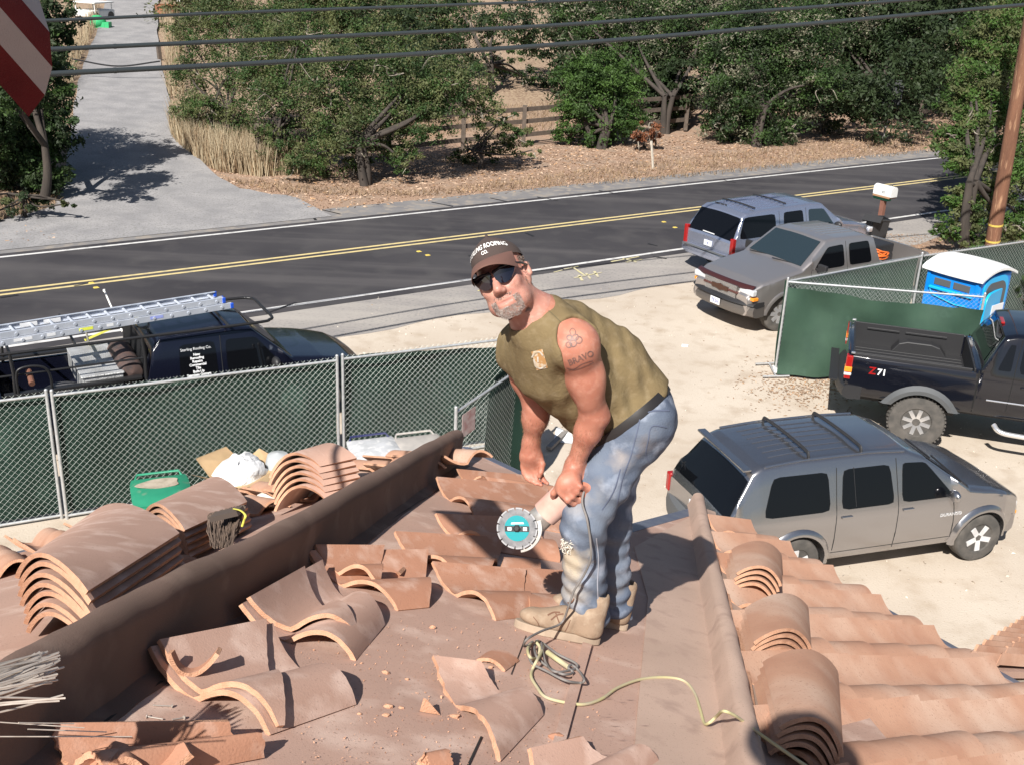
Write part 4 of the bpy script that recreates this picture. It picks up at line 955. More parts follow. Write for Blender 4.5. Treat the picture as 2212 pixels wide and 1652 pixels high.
for x, y in ((1.5, .76), (1.5, -.76), (5.15, .76), (5.15, -.76)): wheel(wt, x, y, .37, .37, .24, .2, 6, 'fat', mrim=wh_)
# things lying in its bed
dp = mat('checker_plate', (.62, .63, .64), (.42, .42, .42), sc=4, rough=.4, metal=.4, bump=.9, bsc=55)
tb = MB(); tb.box((1.56, 0, 1.16), (.62, 1.55, .34)); tb.box((1.56, 0, 1.345), (.66, 1.6, .03)); o = tb.build('toolbox', dp, wt, bevel=.012); free(o, wt, 'silver checker plate toolbox across the bed of the navy work truck', 'toolbox')
tb = MB(); tb.lathe([(0, -.62), (.16, -.58), (.2, -.5), (.2, .5), (.16, .58), (0, .62)], 20, c=(2.02, -.15, 1.30), ax='y'); o = tb.build('air_tank', mat('sooty_tank', (.05, .04, .04), (.1, .06, .05), sc=8, rough=.7), wt, smooth=40); o.location = (.0, 0, -.02); free(o, wt, 'sooty brown tank lying behind the cab of the navy work truck', 'tank')
o.location = o.location
tb = MB(); tb.ball((1.0, -.35, .85), (.42, .5, .26), 20); o = tb.build('tarpaulin_heap', mat('grey_tarp', (.13, .125, .13), (.07, .07, .075), sc=5, rough=.6, bump=.5, bsc=12), wt, smooth=60); free(o, wt, 'rounded grey tarpaulin heap in the bed of the navy work truck', 'tarpaulin')
rs = np.random.RandomState(3); tb = MB(); tb.ball((.55, -.62, 1.0), (.22, .16, .2), 16); tb.V[0] = tb.V[0]+rs.normal(0, .014, tb.V[0].shape); wbag = mat('white_plastic_bag', (.75, .76, .8), (.6, .62, .68), sc=8, rough=.5, bump=.6, bsc=25)
o = tb.build('plastic_bag', wbag, wt, smooth=60); free(o, wt, 'white plastic bag in the bed of the navy truck beside the fence post', 'plastic bag')
# aluminium extension ladder on the rack
def wt_w(x, y, z): 
    m = np.linalg.inv(inv(wt)); return (m @ np.array([x, y, z, 1]))[:3]
ld = thing('extension_ladder', 'aluminium extension ladder with blue end caps lying on the rack of the navy truck', 'ladder', wt_w(-1.0, 0, z_))
al2 = mat('ladder_aluminium', (.66, .70, .78), (.56, .6, .68), sc=6, rough=.3, metal=.35)
LA, LB = G(-420, 803, 2.0), G(500, 654, 2.02); LAx = (LB-LA); LL = np.linalg.norm(LAx); LAx /= LL; LY = np.cross((0, 0, 1), LAx); LY /= np.linalg.norm(LY)
def lp(a, y, z): return LA+LAx*a+LY*y+np.array([0, 0, z])
for k, (y0, zz) in enumerate([(0, -.05), (.40, -.05), (.02, .05), (.38, .05)]):
    sgn = 1 if y0 < .2 else -1; a1 = LL-(.0 if k < 2 else .12); b = MB()
    b.beam(lp(0, y0, zz), lp(a1, y0, zz), .008, .085); b.beam(lp(0, y0+sgn*.015, zz+.042), lp(a1, y0+sgn*.015, zz+.042), .036, .008); b.beam(lp(0, y0+sgn*.015, zz-.042), lp(a1, y0+sgn*.015, zz-.042), .036, .008)
    b.build('ladder_rail', al2, ld, world=True); MB().beam(lp(a1-.02, y0, zz), lp(a1+.03, y0, zz), .04, .085).build('end_cap', mat('blue_plastic', (.02, .09, .55), rough=.4) if k == 0 else bpy.data.materials['blue_plastic'], ld, world=True, bevel=.008)
n = int(LL/.27)
for k in range(n):
    a = LL-.16-k*.27
    for zz, y1, y2, da in ((-.05, .0, .40, 0), (.05, .02, .38, .07)):
        MB().tube([lp(a-da, y1-.015, zz), lp(a-da, y2+.015, zz)], .022, 8).build('rung', al2, ld, world=True, smooth=50)
stk = [(1.05, .25, platew), (1.5, .12, platew), (1.95, .2, mat('yellow_sticker', (.75, .8, .1), rough=.5)), (2.35, .1, platew), (3.0, .2, mat('blue_white_sticker', (.3, .35, .7), rough=.5))]
for a, w_, m_ in stk:
    a0 = LL-4.3+a; MB().beam(lp(a0, -.006, -.04), lp(a0+w_, -.006, -.04), .002, .045).build('sticker', m_, ld, world=True)
for a0 in (LL-2.95, LL-2.62): MB().beam(lp(a0-.12, .352, .045), lp(a0+.12, .352, .045), .004, .06).build('sticker', platew, ld, world=True)
ys = mat('yellow_strap', (.7, .68, .12), rough=.6)
o = MB().beam(wt_w(1.55, y_, 1.4), wt_w(2.7, y_, 1.78), .01, .035).build('yellow_strap', ys); tag(o, 'yellow strap pulled slanting below the ladder to the rack', 'strap')
for k, (a, b_, lb) in enumerate([((1.5, .3, 1.9), (1.62, .75, 1.2), 'pale bent rope tied between the ladder and the truck bed'), ((2.25, .5, 1.9), (2.3, .85, 1.28), 'short pale rope hanging beside the rack post')]):
    p, q = wt_w(*a), wt_w(*b_); m_ = (p+q)/2+np.array([.02, -.03, -.02]); tag(MB().tube(pts_catmull([p, m_, q], 6), .014, 6).build('rope', mat('pale_rope', (.6, .58, .45), rough=.9) if k == 0 else bpy.data.materials['pale_rope']), lb, 'rope')
P0, P1 = Zp(225, 628, 19.), Zp(240, 662, 18.9); pv = mat('white_pvc', (.78, .77, .74), rough=.4)
bq = MB(); d_ = (P1-P0); bq.tube([P0, P1+d_*1.6], .016, 8); bq.lathe([(.02, -.02), (.024, 0), (.02, .02)], 10, c=P0); tag(bq.build('white_pipe', pv, smooth=50), 'thin white pipe standing up behind the ladder', 'pipe')

# ================================================================ chain link fence panels with green screens
galv = mat('galvanised_steel', (.58, .59, .60), (.46, .47, .48), sc=14, rough=.42, metal=.45)
wirem = mat('chain_link_wire', (.42, .46, .43), rough=.5, metal=.3)
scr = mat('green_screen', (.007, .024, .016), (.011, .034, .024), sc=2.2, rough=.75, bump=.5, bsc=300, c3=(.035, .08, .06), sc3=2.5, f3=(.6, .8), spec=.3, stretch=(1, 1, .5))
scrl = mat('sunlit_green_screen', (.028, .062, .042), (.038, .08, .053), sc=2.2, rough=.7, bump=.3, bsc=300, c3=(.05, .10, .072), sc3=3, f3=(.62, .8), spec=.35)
def fence(A, B, h, label, screen='back', cell=.088, zb=.05, drop=(0, 0), base=None, wave=.03, seed=0, posts=(1, 1), cover=(0, 1), smat=None, group=None):
    A = np.array([A[0], A[1], 0.]); B = np.array([B[0], B[1], 0.]); L_ = np.linalg.norm(B-A); u = (B-A)/L_; nn = np.cross(u, (0, 0, 1)); nn *= (1 if nn@(-A) > 0 else -1)   # towards the house
    f = thing('chain_link_fence', label, 'fence', A, group=group); Z3 = np.array([0, 0, 1.])
    for k, s_ in enumerate((0, L_)):
        if posts[k]: b = MB(); b.tube([A+u*s_, A+u*s_+Z3*(h+.04)], .022, 10); b.ball(A+u*s_+Z3*(h+.045), .026, 8); b.build('post', galv, f, smooth=50, world=True)
    for z, nm in ((h-.02, 'top_rail'), (zb, 'bottom_rail')): MB().tube([A+Z3*z, B+Z3*z], .019, 10).build(nm, galv, f, smooth=50, world=True)
    V = []; zl_, zh = zb, h+.035; H_ = zh-zl_; r = .0019; k = int((L_+H_)/cell)+1
    for sgn in (1, -1):
        for i in range(k):
            x0 = i*cell-(H_ if sgn > 0 else 0); x1 = x0+H_ if sgn > 0 else x0-H_+0; 
            a, b_ = (x0, zl_), (x1, zh)
            if a[0] > b_[0]: a, b_ = b_, a
            if b_[0] <= 0 or a[0] >= L_: continue
            if a[0] < 0: t = -a[0]/(b_[0]-a[0]); a = (0, a[1]+(b_[1]-a[1])*t)
            if b_[0] > L_: t = (L_-a[0])/(b_[0]-a[0]); b_ = (L_, a[1]+(b_[1]-a[1])*t)
            p = A+u*a[0]+Z3*a[1]+nn*.004*sgn; q = A+u*b_[0]+Z3*b_[1]+nn*.004*sgn; d = q-p; d /= np.linalg.norm(d); e = np.cross(d, nn)
            V += [p+e*r, q+e*r, q+nn*r, p+nn*r, p+nn*r, q+nn*r, q-e*r, p-e*r]
    o = quadmesh('chain_link_mesh', (np.array(V)-A), None, wirem, f)
    if screen:
        sg = -1 if screen == 'back' else 1; nx, nz = max(12, int(L_*9)), 12; rs = np.random.RandomState(seed); ph = rs.uniform(0, 6, 6); P = []
        for i in range(nx+1):
            fx = cover[0]+(cover[1]-cover[0])*i/nx; x = fx*L_; tp = h-.03-(drop[0]*(1-fx)+drop[1]*fx)-.01*abs(math.sin(x*8)); row = []
            for j in range(nz+1):
                z = zb+.02+(tp-zb-.02)*j/nz; w = wave*(math.sin(x*2.1+z*1.7+ph[0])+.6*math.sin(x*4.3-z*2.6+ph[1])+.35*math.sin(x*9+z*3.8+ph[2]))+wave*.7*abs(math.sin(x*1.1+z*2.3+ph[3]))
                row.append(A+u*x+Z3*z+nn*sg*(.025+max(0, wave*1.4+w*.8)))
            P.append(row)
        MB().slab(np.array(P), .002, nn).build('privacy_screen', smat or scr, f, smooth=60, world=True)
    return f
fA0, fA1, fB0, fB1, fC0 = G(0, 872, 1.83), G(100, 850, 1.83), G(112, 851, 1.83), G(728, 776, 1.83), G(740, 773, 1.83)
fd = (fA1-fA0)/np.linalg.norm(fA1-fA0); grpf = 'chain link fence panels screened in green'
fence(fA1-(fB1-fB0), fA1, 1.83, 'green screened fence panel at the far left edge, left of the paired posts', seed=1, posts=(1, 1), group=grpf)
fence(fB0, fB1, 1.83, 'long green screened fence panel between the paired posts and the middle post', seed=2, wave=.035, group=grpf)
fC1 = fC0+(fB1-fB0)/np.linalg.norm(fB1-fB0)*2.6
fence(fC0, fC1, 1.83, 'green screened fence panel behind the shoulder of the man', seed=3, wave=.05, group=grpf, drop=(.0, .12))
fD0, fD1 = G(985, 890, 1.7), G(1112, 797, 1.75)
fD = fence(fD0, fD1+(fD1-fD0)*.12, 1.72, 'angled bare fence gate beside the corner of the roof, a small sign on it', screen='back', cover=(.55, 1.0), seed=4, wave=.05, group=grpf)
b = MB(); u_ = (fD1-fD0); u_[2] = 0; u_ /= np.linalg.norm(u_); b.beam(fD0+u_*.14+[.02, -.03, -.25], fD0+u_*.5+[.02, -.03, -.25], .004, .34)
b.build('notice_sign', mat('faded_red_sign', (.45, .25, .24), (.6, .5, .48), sc=9, rough=.7), fD, world=True)
# a rolled end of the green screen hanging by the gate
b = MB(); P = []
for i, (x, y) in enumerate([(1068, 812), (1085, 800), (1105, 790), (1128, 805), (1150, 822)]):
    t_ = G(x, y, 1.75); row = []
    for z in np.linspace(.05, 1.75, 8): row.append([t_[0]+.03*math.sin(z*4+i), t_[1]+.04*math.sin(z*3+i*2), z])
    P.append(row)
tag(b.slab(np.array(P), .003, (0, 1, 0)).build('hanging_screen', scr, smooth=60), 'loose end of dark green screen hanging beside the gate, left of the forearm', 'screen')
fE0, fE1, fF1 = G(1702, 607, 1.83), G(2127, 640, 1.83), G(1992, 552, 1.83)
fence(fE0, fE1, 1.83, 'green draped fence panel in front of the blue toilet cabin, drooping at its right', screen='front', drop=(.05, .2), seed=5, wave=.10, smat=scrl, group=grpf)
fence(fE0+[.03, .05, 0], fF1, 1.83, 'fence panel running back from the draped panel towards the toilet cabin', screen='back', seed=6, posts=(0, 1), smat=scrl, group=grpf)
fG = fF1+(G(2212, 521, 1.83)-fF1)*1.5
fence(fF1+[.06, .04, 0], fG, 1.83, 'farthest fence panel, running behind the toilet cabin to the right edge', screen='back', seed=7, posts=(0, 1), group=grpf)
b = MB()
for a, c_ in [((1632, 786), (1690, 783)), ((1648, 813), (1705, 812)), ((1662, 785), (1676, 812))]: b.tube([G(*a, .05), G(*c_, .05)], .018, 8)
tag(b.build('fence_foot', galv, smooth=50), 'galvanised tube foot under the corner of the draped fence', 'fence foot')
q0 = G(1668, 800, .06); bd = MB().beam(G(1670, 797, .07), G(1722, 801, .07), .3, .05).build('white_board', pv, bevel=.006); tag(bd, 'white board lying at the foot of the draped fence', 'board')

# ================================================================ blue portable toilet
tb_ = mat('blue_cabin_plastic', (.0, .20, .68), (.01, .24, .74), sc=2, rough=.35, spec=.5)
tl_ = mat('light_blue_door', (.01, .42, .80), rough=.35); tw_ = mat('white_roof_plastic', (.78, .79, .78), (.7, .71, .7), sc=6, rough=.5)
cor = G(2122, 603, 2.02)
pt = thing('portable_toilet', 'bright blue portable toilet with a white domed roof behind the fence', 'portable toilet', (cor[0], cor[1], 0), 0); pt.rotation_euler = (0, 0, rad(-34+90))
# local: x towards the back along the left face, y along the door face
Wd = 1.12
pt.rotation_euler = (0, 0, math.atan2(math.sin(rad(130)), math.cos(rad(130))))
MB().box((Wd/2, -Wd/2, 1.0), (Wd, Wd, 2.0)).build('cabin', tb_, pt, bevel=.03)
for y in (-.1, -Wd+.1): pass
for x in (.06, Wd-.06): MB().box((x, .008, 1.0), (.07, .03, 1.96)).build('corner_rib', tb_, pt, bevel=.012)
MB().box((Wd/2, .02, 1.62), (.9, .06, .05)).build('vent_ledge', tl_, pt, bevel=.012)
for x in (.36, .76): MB().box((x, .004, 1.75), (.34, .02, .13)).build('vent_grille', greyp, pt, bevel=.006)
b = MB(); b.tube([(1.0, .02, 1.6), (.92, .02, 1.48), (.42, .02, 1.40), (.2, .02, 1.42)], .014, 6); b.build('moulded_line', tl_, pt)
rows = []
for x in np.linspace(-.07, Wd+.07, 13):
    row = []
    for y in np.linspace(-Wd-.08, .08, 17):
        fx = (x-Wd/2)/(Wd/2+.07); fy = (y+Wd/2)/(Wd/2+.08); zc = 2.0+.22*(1-fy*fy)*(1-.3*fx**4)+.02*math.cos(fy*9)*(1-fx*fx)
        if abs(fx) < .62 and False: zc += 0
        row.append((x, y, zc))
    rows.append(row)
MB().slab(np.array(rows), .05, (0, 0, 1)).build('roof', tw_, pt, smooth=50)
# door face at x=0: arched door standing ajar
def arch(y0, y1, z0, z1, n=12):
    r = .22; P = [(y0, z0), (y1, z0), (y1, z1-r)]+[(y1-r+r*math.cos(a), z1-r+r*math.sin(a)) for a in np.linspace(0, math.pi/2, n)]+[(y0+r+r*math.cos(a), z1-r+r*math.sin(a)) for a in np.linspace(math.pi/2, math.pi, n)]
    return P
MB().prism([(y, z) for y, z in arch(-Wd+.12, -.12, .12, 1.98)], -.02, .015, fr=lambda y, z, x: (x, y, z)).build('door_frame', tl_, pt)
MB().prism([(y, z) for y, z in arch(-Wd+.18, -.18, .14, 1.88)], -.026, -.018, fr=lambda y, z, x: (x, y, z)).build('doorway', greyp, pt)
dr = MB().prism([(y, z) for y, z in arch(-Wd+.14, -.06, .14, 1.72)], -.14, -.09, fr=lambda y, z, x: (x-.15*(y+.06), y, z)).build('door', tl_, pt, bevel=.008)
MB().box((-.155+.06, -.62, 1.22), (.01, .42, .46)).build('white_notice', platew, dr)
MB().box((-.11, -.97, 1.0), (.04, .06, .12)).build('door_handle', greyp, dr)

# ================================================================ bins and boxes below the eave
def bin_(x, y, lid, body, label, hz=1.04, az=150, s=1., rim=None, dirt=None):
    p = G(x, y, hz); o = thing('wheelie_bin', label, 'wheelie bin', (p[0], p[1], 0), az, scale=s)
    b = MB(); lv = []
    for z, w, d in ((.06, .24, .24), (.5, .29, .29), (.92, .33, .34)): lv.append([(d, w, z), (-d, w, z), (-d, -w, z), (d, -w, z)])
    V = np.array(lv).reshape(-1, 3); F = [(0, 1, 2, 3)[::-1], (8, 9, 10, 11)]+[(k*4+i, k*4+(i+1) % 4, k*4+4+(i+1) % 4, k*4+4+i) for k in (0, 1) for i in range(4)]
    b.add(V, [f[::-1] for f in F]); b.build('bin_body', body, o, bevel=.03)
    rows = []
    for u in np.linspace(-1, 1, 11):
        row = []
        for v in np.linspace(-1, 1, 11): row.append((u*.37, v*.35*(1-.08*abs(u)**4), hz-.06+.055*(1-u**4)*(1-v**4)))
        rows.append(row)
    MB().slab(np.array(rows), .025, (0, 0, 1)).build('lid', lid, o, smooth=50)
    MB().tube([(-.36, -.28, hz-.07), (-.43, -.25, hz-.03), (-.43, .25, hz-.03), (-.36, .28, hz-.07)], .016, 8).build('handle', rim or lid, o, smooth=50)
    MB().box((.385, 0, hz-.09), (.03, .72, .05)).build('lid_rim', rim or lid, o, bevel=.01)
    if dirt:
        b = MB(); b.prism([(.13*math.cos(a)-.08, (.25+.05*math.sin(a*3))*math.sin(a)) for a in np.linspace(0, 2*math.pi, 20, endpoint=False)], hz-.004, hz+.0, fr=None); b.build('dried_mud', dirt, o)
    for sd_ in (-1, 1): MB().lathe([(.0, -.03), (.11, -.03), (.12, 0), (.11, .03), (0, .03)], 16, c=(-.24, sd_*.26, .12), ax='y').build('wheel', blackp, o, smooth=40)
    return o
gb = mat('green_bin_plastic', (.02, .21, .12), (.03, .26, .15), sc=3, rough=.45, c3=(.13, .25, .16), sc3=7, f3=(.58, .75))
bin_(347, 1052, gb, gb, 'green wheelie bin with dried mud on its lid, by the fence', az=158, dirt=mat('dried_mud', (.42, .36, .28), (.3, .25, .19), sc=12, rough=.95), s=1.02)
wb_ = mat('grey_white_lid', (.52, .53, .55), (.42, .43, .44), sc=5, rough=.5, c3=(.6, .6, .6), sc3=12); nb_ = mat('navy_plastic', (.02, .025, .10), rough=.4)
bin_(812, 962, wb_, nb_, 'wheelie bin with a pale lid edged in navy, below the eave', az=158, rim=nb_)
gl_ = mat('dusty_grey_lid', (.42, .39, .36), (.34, .32, .3), sc=7, rough=.7)
bin_(912, 956, gl_, greyp, 'dusty grey wheelie bin right of the navy edged one', az=158)
cb = mat('cardboard', (.52, .36, .20), (.45, .31, .17), sc=6, rough=.9)
p = G(520, 1025, .75); bx = thing('cardboard_box', 'open cardboard box full of white plastic, between the green bin and the far stack', 'cardboard box', (p[0], p[1], .35), 30, scale=1.0)
b = MB(); b.box((0, 0, .2), (.6, .5, .4)); b.build('box_body', cb, bx)
for k, pts in enumerate([[(-.3, -.25, .4), (.3, -.25, .4), (.38, -.52, .34), (-.34, -.5, .52)], [(-.3, .25, .4), (.3, .25, .4), (.3, .55, .55), (-.3, .5, .62)], [(-.3, -.25, .4), (-.3, .25, .4), (-.62, .28, .58), (-.6, -.22, .62)], [(.3, -.25, .4), (.3, .25, .4), (.6, .22, .5), (.58, -.28, .42)]]):
    MB().poly(pts).poly([(x, y, z-.006) for x, y, z in pts][::-1]).build('flap', cb, bx)
rs = np.random.RandomState(5); tb = MB(); tb.ball((0, 0, .42), (.36, .3, .24), 22); tb.V[0] = tb.V[0]+rs.normal(0, .02, tb.V[0].shape); o = tb.build('plastic_sack', mat('crumpled_white_plastic', (.8, .8, .8), (.45, .45, .46), sc=7, rough=.45, bump=.8, bsc=18, f2=(.5, .75)), bx, smooth=50); free(o, bx, 'crumpled white plastic sack spilling out of the cardboard box', 'sack')
p = G(600, 985, .9); tag(MB().lathe([(.0, 0), (.16, .0), (.17, .2), (.14, .3), (.0, .34)], 18, c=(p[0], p[1], .62)).build('clear_tub', mat('cloudy_plastic', (.45, .47, .48), rough=.3), smooth=40), 'small cloudy plastic tub beside the cardboard box', 'tub')
# scraps on the sand below
p = G(1195, 955, 0); b = MB(); rs = np.random.RandomState(2)
b.add([p+[.0, 0, .01], p+[.35, -.05, .02], p+[.3, .25, .06], p+[.05, .3, .12], p+[.1, .55, .03]], [(0, 1, 2), (0, 2, 3), (3, 2, 4)]); tag(b.build('torn_sheet', platew), 'torn white sheet on the sand behind the hands of the man', 'plastic sheet')
tag(MB().beam(G(1185, 968, .06), G(1222, 932, .06), .09, .06).build('timber_offcut', mat('weathered_timber', (.3, .28, .26), (.22, .2, .18), sc=9, rough=.9), bevel=.005), 'grey timber offcut on the sand behind the forearm', 'timber')
for x, y, lb in ((1479, 747, 'small white scrap on the sand in the middle of the lot'),): 
    p = G(x, y, .01); tag(MB().prism([(-.07, -.05), (.06, -.06), (.08, .04), (-.05, .06)], 0, .02, fr=lambda a, b_, z: (p[0]+a, p[1]+b_, z+.004)).build('paper_scrap', platew), lb, 'paper scrap')

# ================================================================ mailbox, pole, sign, posts
mb = thing('mailbox', 'white mailbox on a brown wooden post at the roadside', 'mailbox', GT(1895, 515), 56, scale=1.08)
MB().box((0, 0, .55), (.12, .12, 1.12)).build('post', mat('brown_post', (.23, .10, .07), (.18, .08, .055), sc=5, rough=.8), mb, bevel=.008)
MB().box((0, 0, 1.12), (.30, .52, .04)).build('shelf', mat('shelf_wood', (.35, .2, .11), rough=.8), mb, bevel=.004)
P = [(-.12, 0), (.12, 0), (.12, .17)]+[(.12*math.cos(a), .17+.09*math.sin(a)) for a in np.linspace(.2, math.pi-.2, 9)]+[(-.12, .17)]
MB().prism(P, -.28, .28, fr=lambda x, z, y: (x, y, 1.145+z)).build('letter_box', tw_, mb, smooth=35)
MB().prism(P, -.295, -.285, fr=lambda x, z, y: (x*1.04, y, 1.14+z*1.03)).build('box_door', tw_, mb)
MB().box((.125, -.1, 1.36), (.01, .03, .12)).build('flag', greyp, mb); MB().box((0, .06, 1.05), (.16, .46, .07)).build('paper_holder', gb, mb, bevel=.01)
text_mesh('82', .09, greyp, mb, 'box_number', (-.124, -.05, 1.21), (0, -1, 0), (0, 0, 1), ext=.001)
pole_m = mat('pole_wood', (.21, .10, .058), (.13, .06, .036), sc=3, rough=.9, stretch=(3, 3, .25), bump=.5, bsc=20, c3=(.38, .22, .13), sc3=6, f3=(.55, .7))
pb = G(2138, 560, 0); ptop = Zp(2206, 160, np.dot(pb-CP, _F)-2.2); pd = (ptop-pb); pd /= np.linalg.norm(pd)
ul = thing('utility_pole', 'leaning red brown timber utility pole at the right edge among the bushes', 'utility pole', pb)
o = MB().tube([pb+pd*s_ for s_ in np.linspace(-.3, 11, 20)], np.linspace(.19, .14, 20), 16).build('pole', pole_m, ul, smooth=60, world=True)
for h_ in (.5, .95): MB().tube([pb+pd*h_, pb+pd*(h_+.05)], .193, 14).build('yellow_band', ymk, ul, world=True)
p = GT(1905, 312); sg_ = thing('road_sign', 'back of a road sign on a thin leaning post, its plate coloured dark for the shade of the oaks', 'road sign', p)
gsg = mat('shaded_sign_back', (.022, .025, .028), (.018, .02, .022), sc=4, rough=.6)  # near-black plate: the shade of the oaks is put into its colour
q = Zp(1931, 192, np.dot(p-CP, _F)-.6); d_ = (q-p); MB().tube([p, p+d_*1.0], .05, 8).build('post', mat('weathered_grey_post', (.26, .25, .23), (.18, .17, .16), sc=6, rough=.9), sg_, world=True)
uu = np.array([.95, -.3, 0]); dn = d_/np.linalg.norm(d_); nn_ = np.cross(uu, dn); MB().prism([(-.34, -.5), (.34, -.5), (.38, -.44), (.38, .44), (.34, .5), (-.34, .5), (-.38, .44), (-.38, -.44)], 0, .02, fr=lambda a, b_, z: q+uu*a+dn*(b_-.15)-nn_*z*(1 if nn_[1] < 0 else -1)).build('sign_plate', gsg, sg_, world=True)
stm = mat('pale_stake', (.6, .56, .48), (.45, .4, .33), sc=9, rough=.9)
def stake(x, y, x1, y1, w, lab, m, nm='stake', cat='stake', n=4):
    p = GT(x, y); q = Zp(x1, y1, np.dot(p-CP, _F)-.3); tag(MB().tube([p-(q-p)*.05, q], w, n).build(nm, m), lab, cat)
stake(1411, 366, 1407, 305, .04, 'thin white survey stake standing in the leaf litter across the road', stm)
pstm = mat('fence_post_wood', (.13, .10, .08), (.09, .07, .055), sc=7, rough=.9)
stake(653, 382, 648, 335, .07, 'short grey post at the corner of the dry grass', pstm, 'wooden_post', 'post'); stake(346, 133, 341, 92, .12, 'timber post holding the cable across the driveway', pstm, 'wooden_post', 'post')
stake(155, 128, 152, 92, .12, 'timber post at the left end of the cable across the driveway', pstm, 'wooden_post', 'post')
a_, b_ = GT(155, 128, .9), GT(346, 133, .9); tag(MB().tube(pts_catmull([a_, (a_+b_)/2-[0, 0, .25], b_], 8), .035, 5).build('cable_barrier', blackp), 'sagging cable strung across the driveway between two posts', 'cable')
bb = G(1884, 552, 0); o = thing('trash_can', 'black rubbish bin standing behind the grey pickup cab', 'bin', (bb[0], bb[1], 0), 40)
MB().lathe([(.24, 0), (.33, .98), (.36, .98), (.36, 1.03), (.31, 1.03), (.31, .9), (.0, .9)], 4, ax='z').build('bin_body', blackp, o, bevel=.02); MB().box((-.36, 0, 1.05), (.2, .5, .04), [[.7, 0, -.7], [0, 1, 0], [.7, 0, .7]]).build('lid', blackp, o)
# split rail fence behind the trees
rf = thing('rail_fence', 'brown three rail timber fence behind the roadside trees', 'fence', GT(1000, 330))
pr = [GT(x, y) for x, y in [(560, 372), (840, 348), (1000, 330), (1130, 318), (1290, 300), (1480, 282)]]
for k in range(len(pr)-1):
    for h_ in (.45, .95, 1.4): MB().beam(pr[k]+[0, 0, h_], pr[k+1]+[0, 0, h_], .05, .16).build('rail', pstm, rf, world=True)
for p in pr: MB().beam(p, p+[0, 0, 1.55], .16, .16, up=(0, 1, 0)).build('post', pstm, rf, world=True)
rf2 = thing('rail_fence', 'short pale timber fence in the gap right of the road sign', 'fence', GT(2030, 245)); pr = [GT(x, y) for x, y in [(1985, 262), (2030, 250), (2046, 246)]]
for k in range(2):
    for h_ in (.4, 1.1): MB().beam(pr[k]+[0, 0, h_], pr[k+1]+[0, 0, h_], .05, .2).build('rail', pstm, rf2, world=True)
for p in pr: MB().beam(p, p+[0, 0, 1.5], .18, .18, up=(0, 1, 0)).build('post', pstm, rf2, world=True)

# ================================================================ overhead wires and the flag
wm = mat('cable_black', (.035, .042, .045), rough=.35, spec=.6)
def wire(pts, z, r, lab):
    P = [Zp(x, y, z+(x-1106)*.0035) for x, y in pts]; a = P[0]+(P[0]-P[1])*1.2; e = P[-1]+(P[-1]-P[-2])*1.2
    Q = pts_catmull([a]+P+[e], 10); b = MB(); b.tube(Q, r, 8)
    for k in range(6, len(Q)-6, 3):
        d = Q[k+1]-Q[k]; d /= np.linalg.norm(d); b.tube([Q[k]-d*.02, Q[k]+d*.02], r*1.12, 8)
    tag(b.build('overhead_cable', wm, smooth=60), lab, 'cable', 'overhead cables in front of the trees')
wire([(110, 160), (700, 129), (1200, 97), (1700, 56), (2212, 11)], 18.0, .036, 'lowest and thickest overhead cable, reaching the right edge below its corner')
wire([(110, 107), (700, 80), (1200, 55), (1700, 20), (2000, -2)], 18.4, .031, 'middle overhead cable, leaving the top edge above the dark oaks')
wire([(105, 45), (500, 28), (900, 14), (1290, 0), (1700, -18)], 19.5, .024, 'uppermost overhead cable, leaving the top edge near the centre')
fl = thing('flag', 'red and white striped flag corner hanging at the top left corner', 'flag', Zp(0, -200, 2.7))
fr_ = mat('flag_red', (.10, .008, .012), (.13, .012, .016), sc=5, rough=.8, bump=.3, bsc=300, spec=.2); fw_ = mat('flag_white', (.40, .385, .41), (.35, .34, .37), sc=5, rough=.8, bump=.3, bsc=300, spec=.2)
def fpt(u, v):          # u: metres back from the free end, v: stripe number upward
    edge = [(62, 253), (97, 206), (113, 146), (107, 70), (85, 0), (70, -70), (60, -140)]
    ex = np.interp(v, range(7), [e[0] for e in edge]); ey = np.interp(v, range(7), [e[1] for e in edge])
    x = ex-u*540-.0*v; y = ey-u*(600+10*v); z = max(.7, 2.72-1.35*u-.05*v+.02*math.sin(v*1.7+u*5))
    if v < .2: y += 0
    return Zp(x, y, z)
for k in range(6):
    rows = [[fpt(u, k+f) for f in np.linspace(0, 1, 7)] for u in np.linspace(0, .9, 30)]
    o = MB().grid(np.array(rows)).build('stripe', fr_ if k % 2 == 0 else fw_, fl, smooth=60, world=True)
o = MB().tube([Zp(-430, -520, 3.0), Zp(-420, 300, 2.6)], .014, 10).build('flag_pole', galv, fl, world=True)
# ================================================================ trees and other plants
def leafmat(name, c, c2, rough=.6, tr=.25, world=True):
    m = mat(name, c, c2, sc=.9, rough=rough, spec=.3, world=True, f2=(.42, .6)); N = m.node_tree.nodes; L = m.node_tree.links; b = N['Principled BSDF']
    t = N.new('ShaderNodeBsdfTranslucent'); x = N.new('ShaderNodeMixShader'); x.inputs[0].default_value = tr
    L.new(b.inputs['Base Color'].links[0].from_socket, t.inputs[0]); L.new(b.outputs[0], x.inputs[1]); L.new(t.outputs[0], x.inputs[2]); L.new(x.outputs[0], N['Material Output'].inputs[0]); return m
lf_olive = leafmat('olive_leaves', (.125, .14, .055), (.08, .095, .038)); lf_green = leafmat('green_leaves', (.055, .10, .026), (.032, .065, .019))
lf_bright = leafmat('fresh_leaves', (.07, .135, .028), (.045, .09, .02)); lf_dark = leafmat('dark_oak_leaves', (.035, .055, .02), (.022, .038, .015)); lf_grey = leafmat('grey_lichen_leaves', (.20, .19, .13), (.12, .12, .08), tr=.1)
lf_dry = leafmat('dry_rust_leaves', (.25, .10, .05), (.16, .07, .04), tr=.15)
